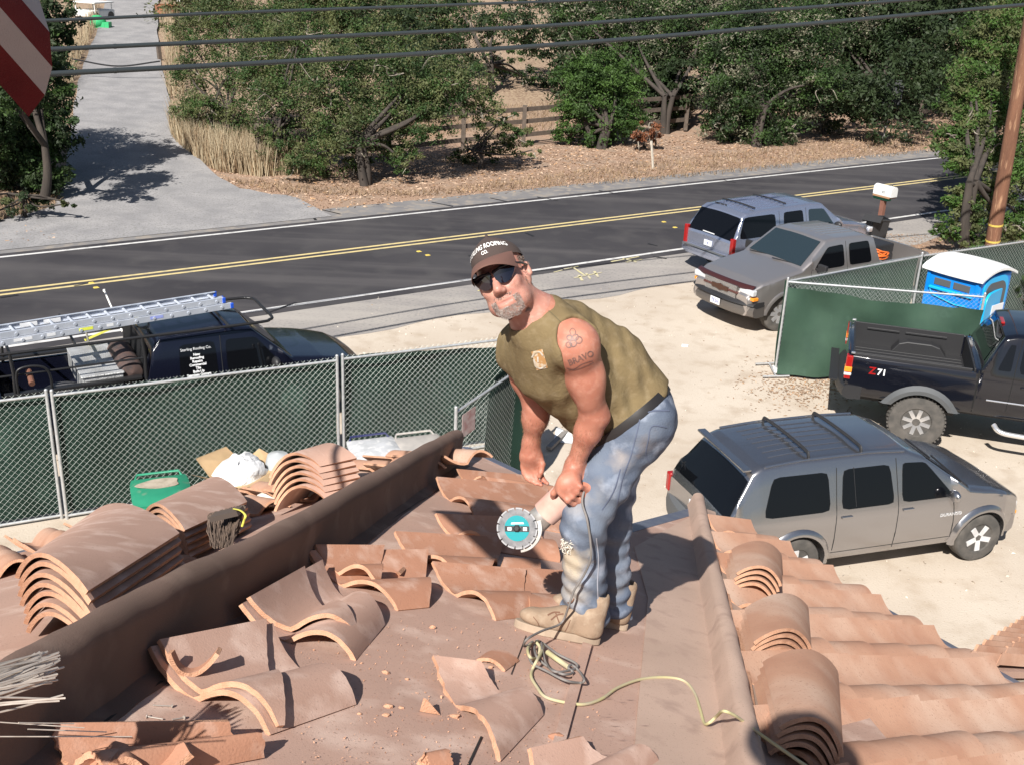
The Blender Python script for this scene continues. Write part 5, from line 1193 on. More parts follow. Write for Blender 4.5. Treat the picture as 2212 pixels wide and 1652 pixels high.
bark = mat('bark', (.065, .052, .043), (.04, .033, .028), sc=3, rough=.95, bump=.6, bsc=14, stretch=(2, 2, .4)); twig = mat('pale_twigs', (.28, .25, .2), (.2, .17, .14), sc=5, rough=.9)
def leaf_cloud(rs, c, r, n, size, V, fill=.55, clump=60):
    """leaf clumps through and over an ellipsoid; the clumps leave gaps between them"""
    k = max(4, int(n/clump)); d = rs.normal(size=(k, 3)); d /= np.linalg.norm(d, axis=1)[:, None]
    rr = fill+(1-fill)*rs.rand(k)**.6; rr *= 1+.18*rs.normal(size=k).clip(-1, 1.6); cc = c+d*rr[:, None]*r
    cs = np.mean(r)*rs.uniform(.09, .22, k); m = rs.poisson(clump, k).clip(4, clump*3); idx = np.repeat(np.arange(k), m)
    p = cc[idx]+rs.normal(size=(len(idx), 3))*cs[idx][:, None]*[1, 1, .65]
    nrm = rs.normal(size=(len(idx), 3))+d[idx]*.7+[0, -.2, .7]; nrm /= np.linalg.norm(nrm, axis=1)[:, None]
    t = np.cross(nrm, rs.normal(size=(len(idx), 3))); t /= np.linalg.norm(t, axis=1)[:, None]; b = np.cross(nrm, t)
    s = size*rs.uniform(.6, 1.35, len(idx))[:, None]; V.append(np.stack([p-t*s, p+b*s*.42, p+t*s, p-b*s*.42], 1).reshape(-1, 3)); return idx, k
TREES = []
def tree(name, label, base, blobs, leaf_ms, dens=1., size=.085, trunks=None, seed=1, group='oaks and bushes across the road', zoff=0., depth=.8, cat='tree', twigs=0, fill=.55, trunk_r=.13, lich=0., clump=60, bz=None):
    rs = np.random.RandomState(seed); p0 = GT(*base) if bz is None else bz; z0 = (p0-CP)@_F+zoff
    t = thing(name, label, cat, p0, group=group); V = []; mi = []; cs = []
    for bl in blobs:
        px, py, rp = bl[:3]; dz = bl[3] if len(bl) > 3 else rs.uniform(-.6, .8); z = z0+dz; r = rp*z/FPX; c = Zp(px, py, z); g = terr(c[0], c[1]); c[2] = max(c[2], g+r*.55)
        rr = np.array([r, r*depth, r*.92]); cs.append((c, r)); n = int(dens*2500*(r**2)*(.085/size)**1.3)
        idx, k = leaf_cloud(rs, c, rr, n, size*.78, V, fill*.75, clump); w = rs.rand(k); kind = np.where(w < lich, 2, np.where(w < lich+(1-lich)*.5, 0, 1)); mi.append(kind[idx])
    V = np.concatenate(V)-p0; mi = np.concatenate(mi)
    gz = terr(V[:, 0]+p0[0], V[:, 1]+p0[1])-p0[2]; V[:, 2] = np.maximum(V[:, 2], gz+.03)
    ms = list(leaf_ms)+([lf_grey] if lich else []); ms = ms if len(ms) > 2 or not lich else ms
    o = quadmesh('crown', V, None, (ms+[lf_grey])[:3] if lich else ms[:2]+ms[:1], t, idx=mi)
    b = MB(); nt_ = trunks or 1
    for k in range(nt_):
        a = np.array(p0)+np.array([rs.uniform(-.25, .25)*(nt_ > 1), rs.uniform(-.2, .2), -.1]); tgt = sorted(cs, key=lambda q: rs.rand())[:4]
        hub = a+np.array([rs.uniform(-.3, .3), .1, max(.7, .35*(max(c[2] for c, _ in cs)-p0[2]))]); b.tube(pts_catmull([a, (a+hub)/2+rs.uniform(-.1, .1, 3), hub], 5), np.linspace(trunk_r*1.2, trunk_r*.75, 11), 8)
        for c, r in tgt:
            m_ = (hub+c)/2+rs.uniform(-.25, .25, 3); q = pts_catmull([hub, m_, c], 5); b.tube(q, np.linspace(trunk_r*.7, .02, len(q)), 6)
    b.build('trunk', bark, t, smooth=60, world=True)
    if twigs:
        b = MB()
        for k in range(twigs):
            c, r = cs[rs.randint(len(cs))]; d = rs.normal(size=3); d[1] = -abs(d[1])*1.2; d /= np.linalg.norm(d); a = c+d*r*.35; e = c+d*r*rs.uniform(.9, 1.12)+[0, 0, -.15*r]; m_ = (a+e)/2+rs.normal(size=3)*.15*r
            q = pts_catmull([a, m_, e], 4); b.tube(q, np.linspace(.03, .008, len(q)), 4)
        b.build('dead_twigs', twig, t, world=True, kind='stuff')
    TREES.append(t); return t
g1 = 'trees and bushes across the road'
tree('leafy_tree', 'green tree left of the driveway, behind the flag', (95, 440), [(30, 320, 85), (50, 220, 85), (100, 140, 62), (50, 60, 85), (-30, 180, 110), (105, 290, 62), (10, 410, 60), (95, 395, 45), (120, 30, 50), (-60, 60, 110), (138, 85, 30), (140, 180, 22), (70, 350, 60), (20, 270, 70), (130, 380, 34), (60, 300, 60), (105, 205, 52, -2.6), (140, 262, 30, -3.2), (60, 120, 64, -3), (118, 150, 40, -2.2), (30, 190, 60, -4)], [lf_green, lf_dark], 1.7, .085, seed=2, group=g1, zoff=.8, fill=.4)
tree('leaning_oak', 'open branched oak at the far left whose shadow dapples the driveway mouth', (-90, 440), [(-75, 150, 75), (-50, 80, 60), (-120, 240, 80), (-70, 10, 70), (-150, 130, 80), (-45, 230, 45), (-160, 20, 80)], [lf_dark, lf_green], .55, .1, seed=22, group=g1, bz=np.array([-14.6, 29.0, .1]), fill=.4, trunk_r=.16, twigs=20)
tree('olive_bush', 'feathery olive green bush at the right side of the driveway', (470, 335), [(430, 70, 62), (405, 150, 42), (440, 225, 58), (520, 140, 72), (505, 262, 52), (480, 20, 68), (385, 50, 30), (560, 60, 60), (400, 240, 30)], [lf_olive, lf_green], 1.25, .055, trunks=3, seed=3, group=g1, fill=.5, twigs=20, trunk_r=.06)
tree('broad_bush', 'broad olive bush left of centre above the dry grass', (600, 375), [(600, 120, 80), (605, 225, 75), (590, 310, 50), (660, 330, 58), (560, 190, 60), (650, 60, 70)], [lf_olive, lf_green], .95, .058, trunks=3, seed=4, group=g1, twigs=14, fill=.45, trunk_r=.08)
tree('oak_tree', 'big spreading grey green oak above the shaded rail fence', (775, 400), [(715, 165, 92), (735, 290, 78), (800, 225, 95), (890, 175, 90), (850, 300, 60), (650, 350, 50), (870, 350, 34), (965, 200, 75), (930, 262, 48), (1040, 235, 50), (700, 380, 28), (770, 350, 38), (820, 110, 75), (1010, 170, 50), (690, 250, 60), (900, 235, 60)], [lf_olive, lf_green], 1.0, .062, trunks=3, seed=5, group=g1, twigs=30, fill=.42)
tree('far_oak', 'oak farther up the hill, its crown cut by the top edge left of centre', (850, 215), [(820, 20, 70), (900, 45, 75), (750, 30, 60), (960, 90, 55), (860, 100, 60), (700, 20, 50), (640, -10, 60), (600, 60, 60), (760, 90, 60)], [lf_green, lf_olive], 1.5, .09, seed=6, group=g1, zoff=5)
tree('sparse_oak', 'thin open oak on the dry slope at the top centre', (1050, 200), [(1010, 30, 50), (1075, 50, 42), (1090, 130, 38), (1050, 80, 30), (1130, 60, 40), (1110, 0, 45), (1130, 165, 30), (985, 0, 40)], [lf_green, lf_dark], .75, .085, trunks=2, seed=7, group=g1, zoff=2, twigs=25)
tree('low_shrub', 'low green shrub under the oak, right of its trunk', (1050, 365), [(1010, 335, 34), (1060, 318, 40), (1110, 300, 40), (1150, 325, 22), (1090, 255, 30)], [lf_olive, lf_green], .9, .07, trunks=3, seed=8, group=g1, twigs=12, trunk_r=.05)
tree('round_bush', 'bright green rounded bush at the centre, left of the rusty shrub', (1290, 322), [(1255, 165, 52), (1315, 155, 60), (1350, 205, 50), (1245, 235, 50), (1320, 262, 56), (1285, 300, 36), (1225, 292, 30), (1368, 265, 30), (1290, 215, 60), (1205, 170, 25)], [lf_bright, lf_green], 1.5, .075, trunks=3, seed=9, group=g1, fill=.35)
tree('mossy_oak', 'dark mossy oak behind the bright rounded bush', (1440, 290), [(1230, 20, 55), (1290, 60, 55), (1350, 20, 75), (1430, 60, 80), (1415, 150, 58), (1520, 30, 85), (1470, 215, 45), (1400, 225, 48), (1500, 110, 50), (1240, 95, 40), (1430, 260, 34), (1380, 110, 50)], [lf_dark, lf_green], 1.3, .08, trunks=2, seed=10, group=g1, twigs=40, lich=.22, zoff=1.5)
tree('rusty_shrub', 'small dead shrub with rusty leaves beside the white stake', (1400, 322), [(1395, 280, 26), (1378, 300, 20), (1415, 298, 18)], [lf_dry, lf_dry], 1.1, .07, trunks=4, seed=11, group=g1, trunk_r=.025, twigs=14, zoff=-.6)
tree('shaded_oak', 'dark oak left of the road sign, its skirt almost on the leaf litter', (1640, 318), [(1590, 190, 78), (1555, 262, 42), (1635, 275, 58), (1710, 205, 70), (1640, 100, 85), (1740, 85, 85), (1570, 300, 30), (1690, 295, 40), (1600, 40, 70), (1780, 180, 50), (1560, 110, 50)], [lf_dark, lf_green], 1.5, .08, trunks=3, seed=12, group=g1, twigs=45, lich=.14, fill=.4)
tree('grey_shrub', 'small grey leaved tree with a pale trunk left of the sign', (1778, 290), [(1770, 230, 42), (1800, 262, 28), (1745, 250, 30), (1785, 190, 34)], [lf_grey, lf_dark], .9, .07, trunks=1, seed=13, group=g1, trunk_r=.07)
tree('hanging_oak', 'tall mossy oak behind the road sign', (1880, 262), [(1850, 50, 95), (1960, 35, 85), (1880, 130, 62), (1990, 120, 70), (1960, 205, 45), (1830, 225, 42), (1900, 235, 36), (2030, 170, 50), (1780, 40, 70), (2050, 60, 70), (1940, 90, 70)], [lf_dark, lf_green], 1.35, .085, trunks=3, seed=14, group=g1, twigs=45, lich=.22, zoff=1.5, fill=.45)
tree('roadside_tree', 'green tree on the near side of the road around the utility pole', (2085, 548), [(2105, 190, 62, 2), (2150, 90, 75, 3), (2200, 40, 60, 4), (2085, 275, 55, 1), (2120, 335, 52, .8), (2075, 350, 38, 0), (2165, 250, 50, 1.6), (2195, 400, 50, .9), (2070, 425, 36, 0), (2090, 475, 46, -.2), (2175, 485, 42, .6), (2045, 500, 28, -.4), (2105, 530, 38, -.3), (2150, 330, 50, 1.5), (2230, 200, 60, 2), (2120, 250, 60, 2), (2060, 310, 40, .8), (2140, 420, 50, .5), (2120, 140, 60, 3), (2190, 140, 60, 3.4), (2215, 320, 60, 2.4), (2220, 480, 50, 1.6), (2060, 220, 36, 1.5)], [lf_bright, lf_olive], 1.9, .07, trunks=3, seed=15, group='bushes at the near right roadside', twigs=30, fill=.4)
tree('dark_shrub', 'dark shrub at the right edge behind the toilet cabin', (2215, 640), [(2215, 590, 38), (2250, 640, 40), (2205, 645, 26), (2240, 540, 35)], [lf_dark, lf_green], 1.2, .06, trunks=2, seed=16, group='bushes at the near right roadside', bz=G(2225, 690, 0), trunk_r=.05)
tree('ivy_shrub', 'low dark shrub in the shade at the left edge beside the road mouth', (60, 470), [(0, 455, 34), (60, 440, 34), (110, 432, 26), (150, 440, 14)], [lf_dark, lf_olive], .9, .07, trunks=3, seed=17, group=g1, trunk_r=.04, zoff=-.5)
# a back row up the slope closes the wood; one mass nobody could count
rs = np.random.RandomState(40); V = []
for k in range(60):
    x = rs.uniform(1180, 2260); y = rs.uniform(-40, 200); z = rs.uniform(50, 60); r = rs.uniform(1.3, 2.4); c = Zp(x, y, z)
    if 1490 < x < 1580 and y > 100: continue
    c[2] = max(c[2], terr(c[0], c[1])+r*.5); leaf_cloud(rs, c, np.array([r, r*.8, r]), int(330*r*r), .12, V, .4)
for k in range(26):
    x = rs.uniform(580, 1120); y = rs.uniform(20, 290); z = rs.uniform(43, 50); r = rs.uniform(1., 1.7); c = Zp(x, y, z)
    if x > 960 and y > 100: continue
    c[2] = max(c[2], terr(c[0], c[1])+r*.5); leaf_cloud(rs, c, np.array([r, r*.8, r]), int(430*r*r), .1, V, .3)
for k in range(34):
    x = rs.uniform(1390, 2040); y = rs.uniform(120, 262-.06*(x-1390)); z = rs.uniform(45, 49); r = rs.uniform(.9, 1.5); c = Zp(x, y, z)
    if 1490 < x < 1570 and y > 100: continue
    c[2] = max(c[2], terr(c[0], c[1])+r*.5); leaf_cloud(rs, c, np.array([r, r*.8, r]), int(430*r*r), .1, V, .3)
o = quadmesh('woodland', np.concatenate(V), None, lf_dark); tag(o, 'dark woodland closing the view behind the oaks', 'woodland', kind='stuff')
V = []
for k in range(16):
    x = rs.uniform(330, 760); y = rs.uniform(-50, 70); z = rs.uniform(62, 78); r = rs.uniform(1.6, 2.6); c = Zp(x, y, z); c[2] = max(c[2], terr(c[0], c[1])+r*.5); leaf_cloud(rs, c, np.array([r, r*.8, r]), int(200*r*r), .13, V, .4)
o = quadmesh('far_thicket', np.concatenate(V), None, lf_olive); tag(o, 'thicket of bushes farther up the slope right of the driveway', 'thicket', kind='stuff')
# dry grass: tall by the driveway, short along the bank
gm1 = leafmat('dry_grass', (.58, .49, .34), (.46, .37, .25), tr=.3, rough=.8); gm3 = leafmat('trampled_grass', (.36, .26, .18), (.28, .2, .14), tr=.15, rough=.8); gm2 = leafmat('brown_grass', (.36, .26, .16), (.26, .18, .11), tr=.2, rough=.8)
def grass(name, regions, h, w, label, seed, frac=.6, lean=.25):
    rs = np.random.RandomState(seed); V = []
    for poly, n in regions:
        poly = np.array(poly, float)
        for _ in range(n):
            while True:
                q = poly.min(0)+rs.rand(2)*(poly.max(0)-poly.min(0)); ins = False; j = len(poly)-1
                for i in range(len(poly)):
                    if (poly[i, 1] > q[1]) != (poly[j, 1] > q[1]) and q[0] < (poly[j, 0]-poly[i, 0])*(q[1]-poly[i, 1])/(poly[j, 1]-poly[i, 1])+poly[i, 0]: ins = not ins
                    j = i
                if ins: break
            p = _fast_gt(q); hh = h*rs.uniform(.5, 1.25); a = rs.uniform(0, math.pi); d = np.array([math.cos(a), math.sin(a), 0])*w; ln = np.array([*(rs.normal(size=2)*lean*hh), hh])
            V.append([p-d, p+d, p+d*.5+ln*[.6, .6, .7], p-d*.5+ln*[.6, .6, .7]]); V.append([p-d*.5+ln*[.6, .6, .7], p+d*.5+ln*[.6, .6, .7], p+ln+d*.1, p+ln-d*.1])
    V = np.array(V); mi = np.repeat((rs.rand(len(V)//2) > frac).astype(int), 2)
    o = quadmesh(name, V.reshape(-1, 3), None, [gm1 if h > .5 else gm3, gm2], idx=mi); return tag(o, label, 'grass', kind='stuff')
_gc = {}
def _fast_gt(q):
    k = (round(q[0]/12), round(q[1]/6))
    if k not in _gc: _gc[k] = GT(k[0]*12, k[1]*6)
    p = _gc[k]; d = ray(q[0], q[1]); z = p[2]; r = CP+d*((z-CH)/d[2]); r[2] = terr(r[0], r[1])+.02; return r
grass('tall_dry_grass', [([(372, 300), (372, 270), (420, 262), (500, 290), (560, 325), (630, 350), (660, 378), (560, 385), (470, 372), (420, 345), (385, 318)], 9000), ([(355, 60), (395, 60), (400, 210), (365, 215)], 1500), ([(200, 40), (218, 40), (170, 140), (150, 200), (120, 200)], 900)], .95, .016, 'tall pale dry grass growing along the right side of the driveway', 1, .7, .16)
grass('short_dry_grass', [([(480, 392), (560, 395), (700, 408), (900, 418), (1400, 352), (2020, 285), (2020, 330), (1500, 385), (900, 428), (600, 420)], 4500), ([(0, 430), (130, 420), (120, 450), (0, 480)], 2600), ([(650, 330), (1150, 285), (1500, 260), (1500, 240), (1150, 225), (640, 290)], 5000)], .16, .014, 'short dry grass and weeds along the roadside bank', 2, .5, .5)
# fallen leaves
rs = np.random.RandomState(9); V = []
for _ in range(26000):
    t_ = rs.uniform(TF+1.2, TF+7.5); s_ = rs.uniform(-12, 60); q = RD*s_+TD*t_; z = terr(q[0], q[1])+.02; p = np.array([q[0], q[1], z])
    if t_ < TF+1.9 and rs.rand() < .6: continue
    a = rs.normal(size=3); a /= np.linalg.norm(a); b_ = np.cross(a, rs.normal(size=3)+[0, 0, 1]); b_ /= np.linalg.norm(b_)+1e-9; s = rs.uniform(.035, .09); a[2] *= .4; b_[2] *= .4; V.append([p-a*s, p+b_*s*.5, p+a*s, p-b_*s*.5])
V = np.array(V)
V = V[[not (-9.5 < S(v[0])-7.5 < -1.5 and False) for v in V]]
mi = rs.randint(0, 3, len(V)); mi[rs.rand(len(V)) < .4] = 0
keep = []
for v in V:
    pr_ = v[0]; s_ = S(pr_); keep.append(not (-2 < 0))
lfm = [mat('fallen_leaf_tan', (.46, .33, .235), rough=.8), mat('fallen_leaf_brown', (.25, .15, .09), rough=.8), mat('fallen_leaf_rust', (.40, .24, .13), rough=.8)]
# none on the driveway
dl = [GT(x, y) for x, y in [(60, 452), (130, 425), (150, 330)]]; dr = [GT(x, y) for x, y in [(640, 428), (520, 412), (470, 388), (400, 320), (372, 280)]]
def on_drive(p):
    t_ = road_t(p); tl = [road_t(q) for q in dl]; tr = [road_t(q) for q in dr]; a = np.interp(t_, tl, [S(q) for q in dl]); b_ = np.interp(t_, tr, [S(q) for q in dr]); return a < S(p) < b_-.2
keep = np.array([not on_drive(v[0]) for v in V])
o = quadmesh('leaf_litter', V[keep].reshape(-1, 3), None, lfm, idx=mi[keep]); tag(o, 'fallen tan leaves strewn over the roadside bank', 'leaf litter', kind='stuff')
V = []
for _ in range(2600):
    q = np.array([rs.normal(1760, 70), rs.normal(825, 26)]) if rs.rand() < .6 else np.array([rs.uniform(1900, 2080), rs.uniform(505, 545)])
    p = G(q[0], q[1], .01); a = rs.normal(size=3); a[2] = abs(a[2])*.2; a /= np.linalg.norm(a); b_ = np.cross(a, (0, 0, 1)); s = rs.uniform(.015, .045); V.append([p-a*s, p+b_*s*.4, p+a*s, p-b_*s*.4])
o = quadmesh('dry_weeds', np.array(V).reshape(-1, 3), None, lfm, idx=rs.randint(0, 3, len(V))); tag(o, 'dry weeds and leaves scattered at the foot of the draped fence', 'weeds', kind='stuff')
# things parked far up the driveway
p = GT(205, 45); fv = thing('small_utility_vehicle', 'small white roofed vehicle at the far end of the driveway, top left', 'vehicle', p, 20)
MB().box((0, 0, 1.0), (1.6, 1.5, .08)).build('roof', tw_, fv, bevel=.02); b = MB()
for x in (-.7, .7):
    for y in (-.65, .65): b.tube([(x, y, .3), (x, y, 1.0)], .03, 6)
b.build('roof_frame', tw_, fv); MB().box((0, 0, .42), (1.9, 1.3, .35)).build('body', tw_, fv, bevel=.05)
for x, y in ((-.6, .6), (-.6, -.6), (.6, .6), (.6, -.6)): MB().lathe([(0, -.08), (.24, -.08), (.26, 0), (.24, .08), (0, .08)], 14, c=(x, y, .26), ax='y').build('wheel', rubber, fv, smooth=40)
p = GT(215, 62); hs_ = MB(); hs_.ball((0, 0, .3), (.5, .4, .35), 12); hs_.box((.3, 0, .15), (.8, .5, .3)); o = hs_.build('green_cart', mat('vivid_green', (.04, .42, .16), rough=.5), smooth=50); o.location = p; tag(o, 'small vivid green cart beside the driveway at the top left', 'cart')
p = GT(362, 30); bt_ = thing('planter_trough', 'rusty round trough with a green rim right of the far driveway', 'trough', p)
MB().lathe([(.0, .02), (.7, .0), (.75, .5), (.7, .52), (.66, .1), (0, .1)], 20).build('trough_body', mat('rust', (.32, .14, .07), (.25, .1, .06), sc=4, rough=.9), bt_, smooth=40)
p = GT(425, 5); MBx = MB(); MBx.box((0, 0, .6), (2.2, 1.6, 1.2)); o = MBx.build('white_shed', tw_, bevel=.04); o.location = p; tag(o, 'white box shaped shed at the very top, right of the driveway', 'shed')

V = []; rs = np.random.RandomState(77)
for _ in range(2400):
    if rs.rand() < .6: p = G(rs.uniform(700, 2212), rs.uniform(640, 1300), 0)
    else: p = RD*rs.uniform(-8, 22)+TD*rs.uniform(TN-6, TN-1.6)
    s_ = rs.uniform(.004, .012); c = np.array([p[0], p[1], s_*.4]); a, b_, e = rs.normal(size=(3, 3))*s_; V.append([c-a, c+b_, c+a, c-b_]); V.append([c-e, c+b_, c+e, c-b_])
o = quadmesh('pebbles', np.array(V).reshape(-1, 3), None, [mat('pale_stone', (.6, .55, .47), rough=.9), mat('brown_stone', (.3, .24, .18), rough=.9)], idx=rs.randint(0, 2, len(V))); tag(o, 'small stones and crumbs scattered over the sandy lot', 'gravel', kind='stuff')
# ================================================================ figures, grown as one smooth surface each
class Sdf:
    def __init__(s): s.ops = []
    def cap(s, p, q, r1, r2, k=.03, sub=False): s.ops.append(('c', np.array(p, float), np.array(q, float), r1, r2, k, sub)); return s
    def ell(s, c, r, R=None, k=.03, sub=False): s.ops.append(('e', np.array(c, float), np.array(r, float), None if R is None else np.array(R, float), 0, k, sub)); return s
    def plane(s, p, n, k=.01): s.ops.append(('p', np.array(p, float), np.array(n, float), 0, 0, k, True)); return s
    def chain(s, pts, rs_, k=.02):
        for i in range(len(pts)-1): s.cap(pts[i], pts[i+1], rs_[i], rs_[i+1], k if i == 0 else min(k, .012))
        return s
    def mesh(s, h, lo=None, hi=None, disp=None, grow=0.):
        if lo is None:
            L_, H_ = [], []
            for o in s.ops:
                if o[6] or o[0] == 'p': continue
                if o[0] == 'c': m = max(o[3], o[4]); L_.append(np.minimum(o[1], o[2])-m); H_.append(np.maximum(o[1], o[2])+m)
                else: m = max(o[2]); L_.append(o[1]-m); H_.append(o[1]+m)
            lo = np.min(L_, 0)-.03-grow; hi = np.max(H_, 0)+.03+grow
        n = np.ceil((hi-lo)/h).astype(int)+1; D = np.full(n, .25, np.float32)
        ax = [lo[i]+h*np.arange(n[i]) for i in range(3)]
        for o in s.ops:
            t, k, sub = o[0], o[5], o[6]
            if t == 'p': a, b = lo, hi
            elif t == 'c': m = max(o[3], o[4])+.07+grow; a, b = np.minimum(o[1], o[2])-m, np.maximum(o[1], o[2])+m
            else: m = max(o[2])+.07+grow; a, b = o[1]-m, o[1]+m
            i0 = np.clip(np.floor((a-lo)/h).astype(int), 0, n); i1 = np.clip(np.ceil((b-lo)/h).astype(int)+1, 0, n)
            if (i1 <= i0).any(): continue
            X, Y, Z = np.meshgrid(ax[0][i0[0]:i1[0]], ax[1][i0[1]:i1[1]], ax[2][i0[2]:i1[2]], indexing='ij')
            P = np.stack([X, Y, Z], -1).astype(np.float32)
            if t == 'c':
                p, q, r1, r2 = o[1], o[2], o[3], o[4]; d = q-p; L2 = d@d+1e-12; u = np.clip(((P-p)@d)/L2, 0, 1)
                v = np.linalg.norm(P-p-u[..., None]*d, axis=-1)-(r1+(r2-r1)*u)-grow
            elif t == 'e':
                c, r, R = o[1], o[2]+grow, o[3]; Q = P-c
                if R is not None: Q = Q @ R
                k0 = np.linalg.norm(Q/r, axis=-1); k1 = np.linalg.norm(Q/(r*r), axis=-1)+1e-9; v = k0*(k0-1)/k1
            else: v = -((P-o[1])@o[2])
            S_ = D[i0[0]:i1[0], i0[1]:i1[1], i0[2]:i1[2]]
            if sub:
                v = -v; hh = np.clip(.5-.5*(S_-v)/k, 0, 1); R_ = S_*(1-hh)+v*hh+k*hh*(1-hh)
            else:
                hh = np.clip(.5+.5*(S_-v)/k, 0, 1); R_ = S_*(1-hh)+v*hh-k*hh*(1-hh)
            D[i0[0]:i1[0], i0[1]:i1[1], i0[2]:i1[2]] = R_
        if disp is not None:
            X, Y, Z = np.meshgrid(*ax, indexing='ij'); D = D+disp(X, Y, Z).astype(np.float32)
        return nets(D, lo, h)
def nets(D, lo, h):
    I = D < 0; n = np.array(D.shape)
    c = np.zeros(n-1, int)
    for dx in (0, 1):
        for dy in (0, 1):
            for dz in (0, 1): c += I[dx:n[0]-1+dx, dy:n[1]-1+dy, dz:n[2]-1+dz]
    cell = np.argwhere((c > 0) & (c < 8)); idm = -np.ones(n-1, int); idm[tuple(cell.T)] = np.arange(len(cell))
    acc = np.zeros((len(cell), 3)); cnt = np.zeros(len(cell)); off = [(a, b, d) for a in (0, 1) for b in (0, 1) for d in (0, 1)]
    for p in off:
        for k in range(3):
            if p[k]: continue
            q = list(p); q[k] = 1; a = D[tuple((cell+p).T)]; b = D[tuple((cell+q).T)]; m = (a < 0) != (b < 0)
            t = np.where(m, a/(a-b+1e-20), 0); e = np.array(p, float)[None].repeat(len(cell), 0); e[:, k] += t; acc[m] += e[m]; cnt[m] += 1
    V = (cell+acc/cnt[:, None])*h+lo; F = []
    for k in range(3):
        u, v = (k+1) % 3, (k+2) % 3; sl0 = [slice(1, -1)]*3; sl0[k] = slice(0, -1); sl1 = list(sl0); sl1[k] = slice(1, None)
        A = I[tuple(sl0)]; B = I[tuple(sl1)]; st = np.array([1, 1, 1]); st[k] = 0
        for sgn, m in ((1, A & ~B), (-1, ~A & B)):
            g = np.argwhere(m)+st; 
            if not len(g): continue
            cs = []
            for du, dv in ((0, 0), (1, 0), (1, 1), (0, 1)):
                q = g.copy(); q[:, u] -= du; q[:, v] -= dv; cs.append(q)
            ok = np.all([((q >= 0) & (q < n-1)).all(1) for q in cs], 0); f = np.stack([idm[tuple(np.clip(q, 0, n-2).T)] for q in cs], 1); ok &= (f >= 0).all(1); f = f[ok]
            F.append(f if sgn > 0 else f[:, ::-1])
    return V, np.concatenate(F)
def sdf_obj(name, parts, mats, parent, idx=None, smooth=True, relax=2):
    Vs, Fs, n = [], [], 0
    for V, F in parts:
        for _ in range(relax):      # light smoothing
            E = np.concatenate([F[:, [0, 1]], F[:, [1, 2]], F[:, [2, 3]], F[:, [3, 0]]]); s = np.zeros_like(V); c = np.zeros(len(V))
            np.add.at(s, E[:, 0], V[E[:, 1]]); np.add.at(c, E[:, 0], 1); c[c == 0] = 1; V = V*.4+(s/c[:, None])*.6
        Vs.append(V); Fs.append(F+n); n += len(V)
    V, F = np.concatenate(Vs), np.concatenate(Fs); Wd = V.copy(); m = chain_inv(parent); V = V @ m[:3, :3].T+m[:3, 3]
    mi = idx(Wd[F].mean(1)) if idx else None
    o = quadmesh(name, V, F, mats, parent, smooth=smooth, idx=mi); return o, Wd, F
def nrm_(v): v = np.array(v, float); return v/np.linalg.norm(v)
def fbm(X, Y, Z, f, seed=0):
    rs = np.random.RandomState(seed); o = 0
    for k in range(5): d = rs.normal(size=3)*f; o = o+np.sin(X*d[0]+Y*d[1]+Z*d[2]+rs.uniform(0, 6))/(1+.5*k)
    return o
armhair = mat('arm_hair', (.25, .13, .07), rough=.8)
skin = mat('sunburnt_skin', (.47, .20, .135), (.39, .15, .10), sc=14, rough=.5, bump=.25, bsc=420, subs=.12, c3=(.52, .25, .18), sc3=38, f3=(.5, .75), dist=.002, spec=.45)
skinp = mat('face_skin', (.52, .27, .205), (.44, .19, .145), sc=18, rough=.48, bump=.25, bsc=420, subs=.12, c3=(.58, .32, .25), sc3=50, f3=(.5, .75), dist=.002, spec=.45)
lipm = mat('lip_skin', (.44, .19, .15), rough=.5); ink = mat('tattoo_ink', (.15, .085, .075), (.26, .13, .10), sc=60, rough=.5)
shirtm = mat('olive_cotton', (.20, .150, .078), (.165, .122, .064), sc=9, rough=.92, bump=.5, bsc=90, c3=(.225, .172, .098), sc3=30, f3=(.5, .7), spec=.15, dist=.004)
denim = mat('faded_denim', (.095, .12, .175), (.17, .20, .25), sc=5, rough=.9, bump=.5, bsc=150, c3=(.36, .40, .48), sc3=9, f3=(.52, .7), spec=.15, dist=.003)
# ---------- the roofer
def J(x, y, z): return Zp(x, y, z)
footp = M(1215, 1378)
man = thing('person', 'man bending over on the roof in a cap, dark sunglasses, sleeveless olive shirt and jeans', 'person', footp)
hipN, hipF = J(1378, 905, 3.93), J(1338, 893, 4.13); pel = (hipN+hipF)/2
kneeN, ankN = J(1262, 1125, 3.93), J(1263, 1312, 4.12)
kneeF, ankF = J(1318, 1135, 4.2), J(1318, 1300, 4.34)
shN, shF = J(1246, 750, 3.62), J(1120, 758, 3.93); neckb = J(1172, 705, 3.70); chest = J(1206, 778, 3.83); waist = J(1308, 850, 3.98)
elN, wrN = J(1284, 896, 3.78), J(1241, 1006, 3.90); elF, wrF = J(1160, 880, 4.02), J(1147, 958, 4.10)
hc = J(1088, 606, 3.60)
tocam = nrm_(CP-hc); fR = nrm_(_R-.0*_U)
up_h = nrm_(_U*.92-_R*.40+tocam*.0); fz = nrm_(tocam*.93-_R*.25-_U*.02); fz = nrm_(fz-up_h*(fz@up_h)); fx = np.cross(up_h, fz)
HB = np.stack([fx, up_h, fz], 1)         # columns: x right in the picture, y up, z out of the face
SCH = .985
def hp(x, y, z): return hc+HB@(np.array([x, y, z])*SCH)
body = Sdf()
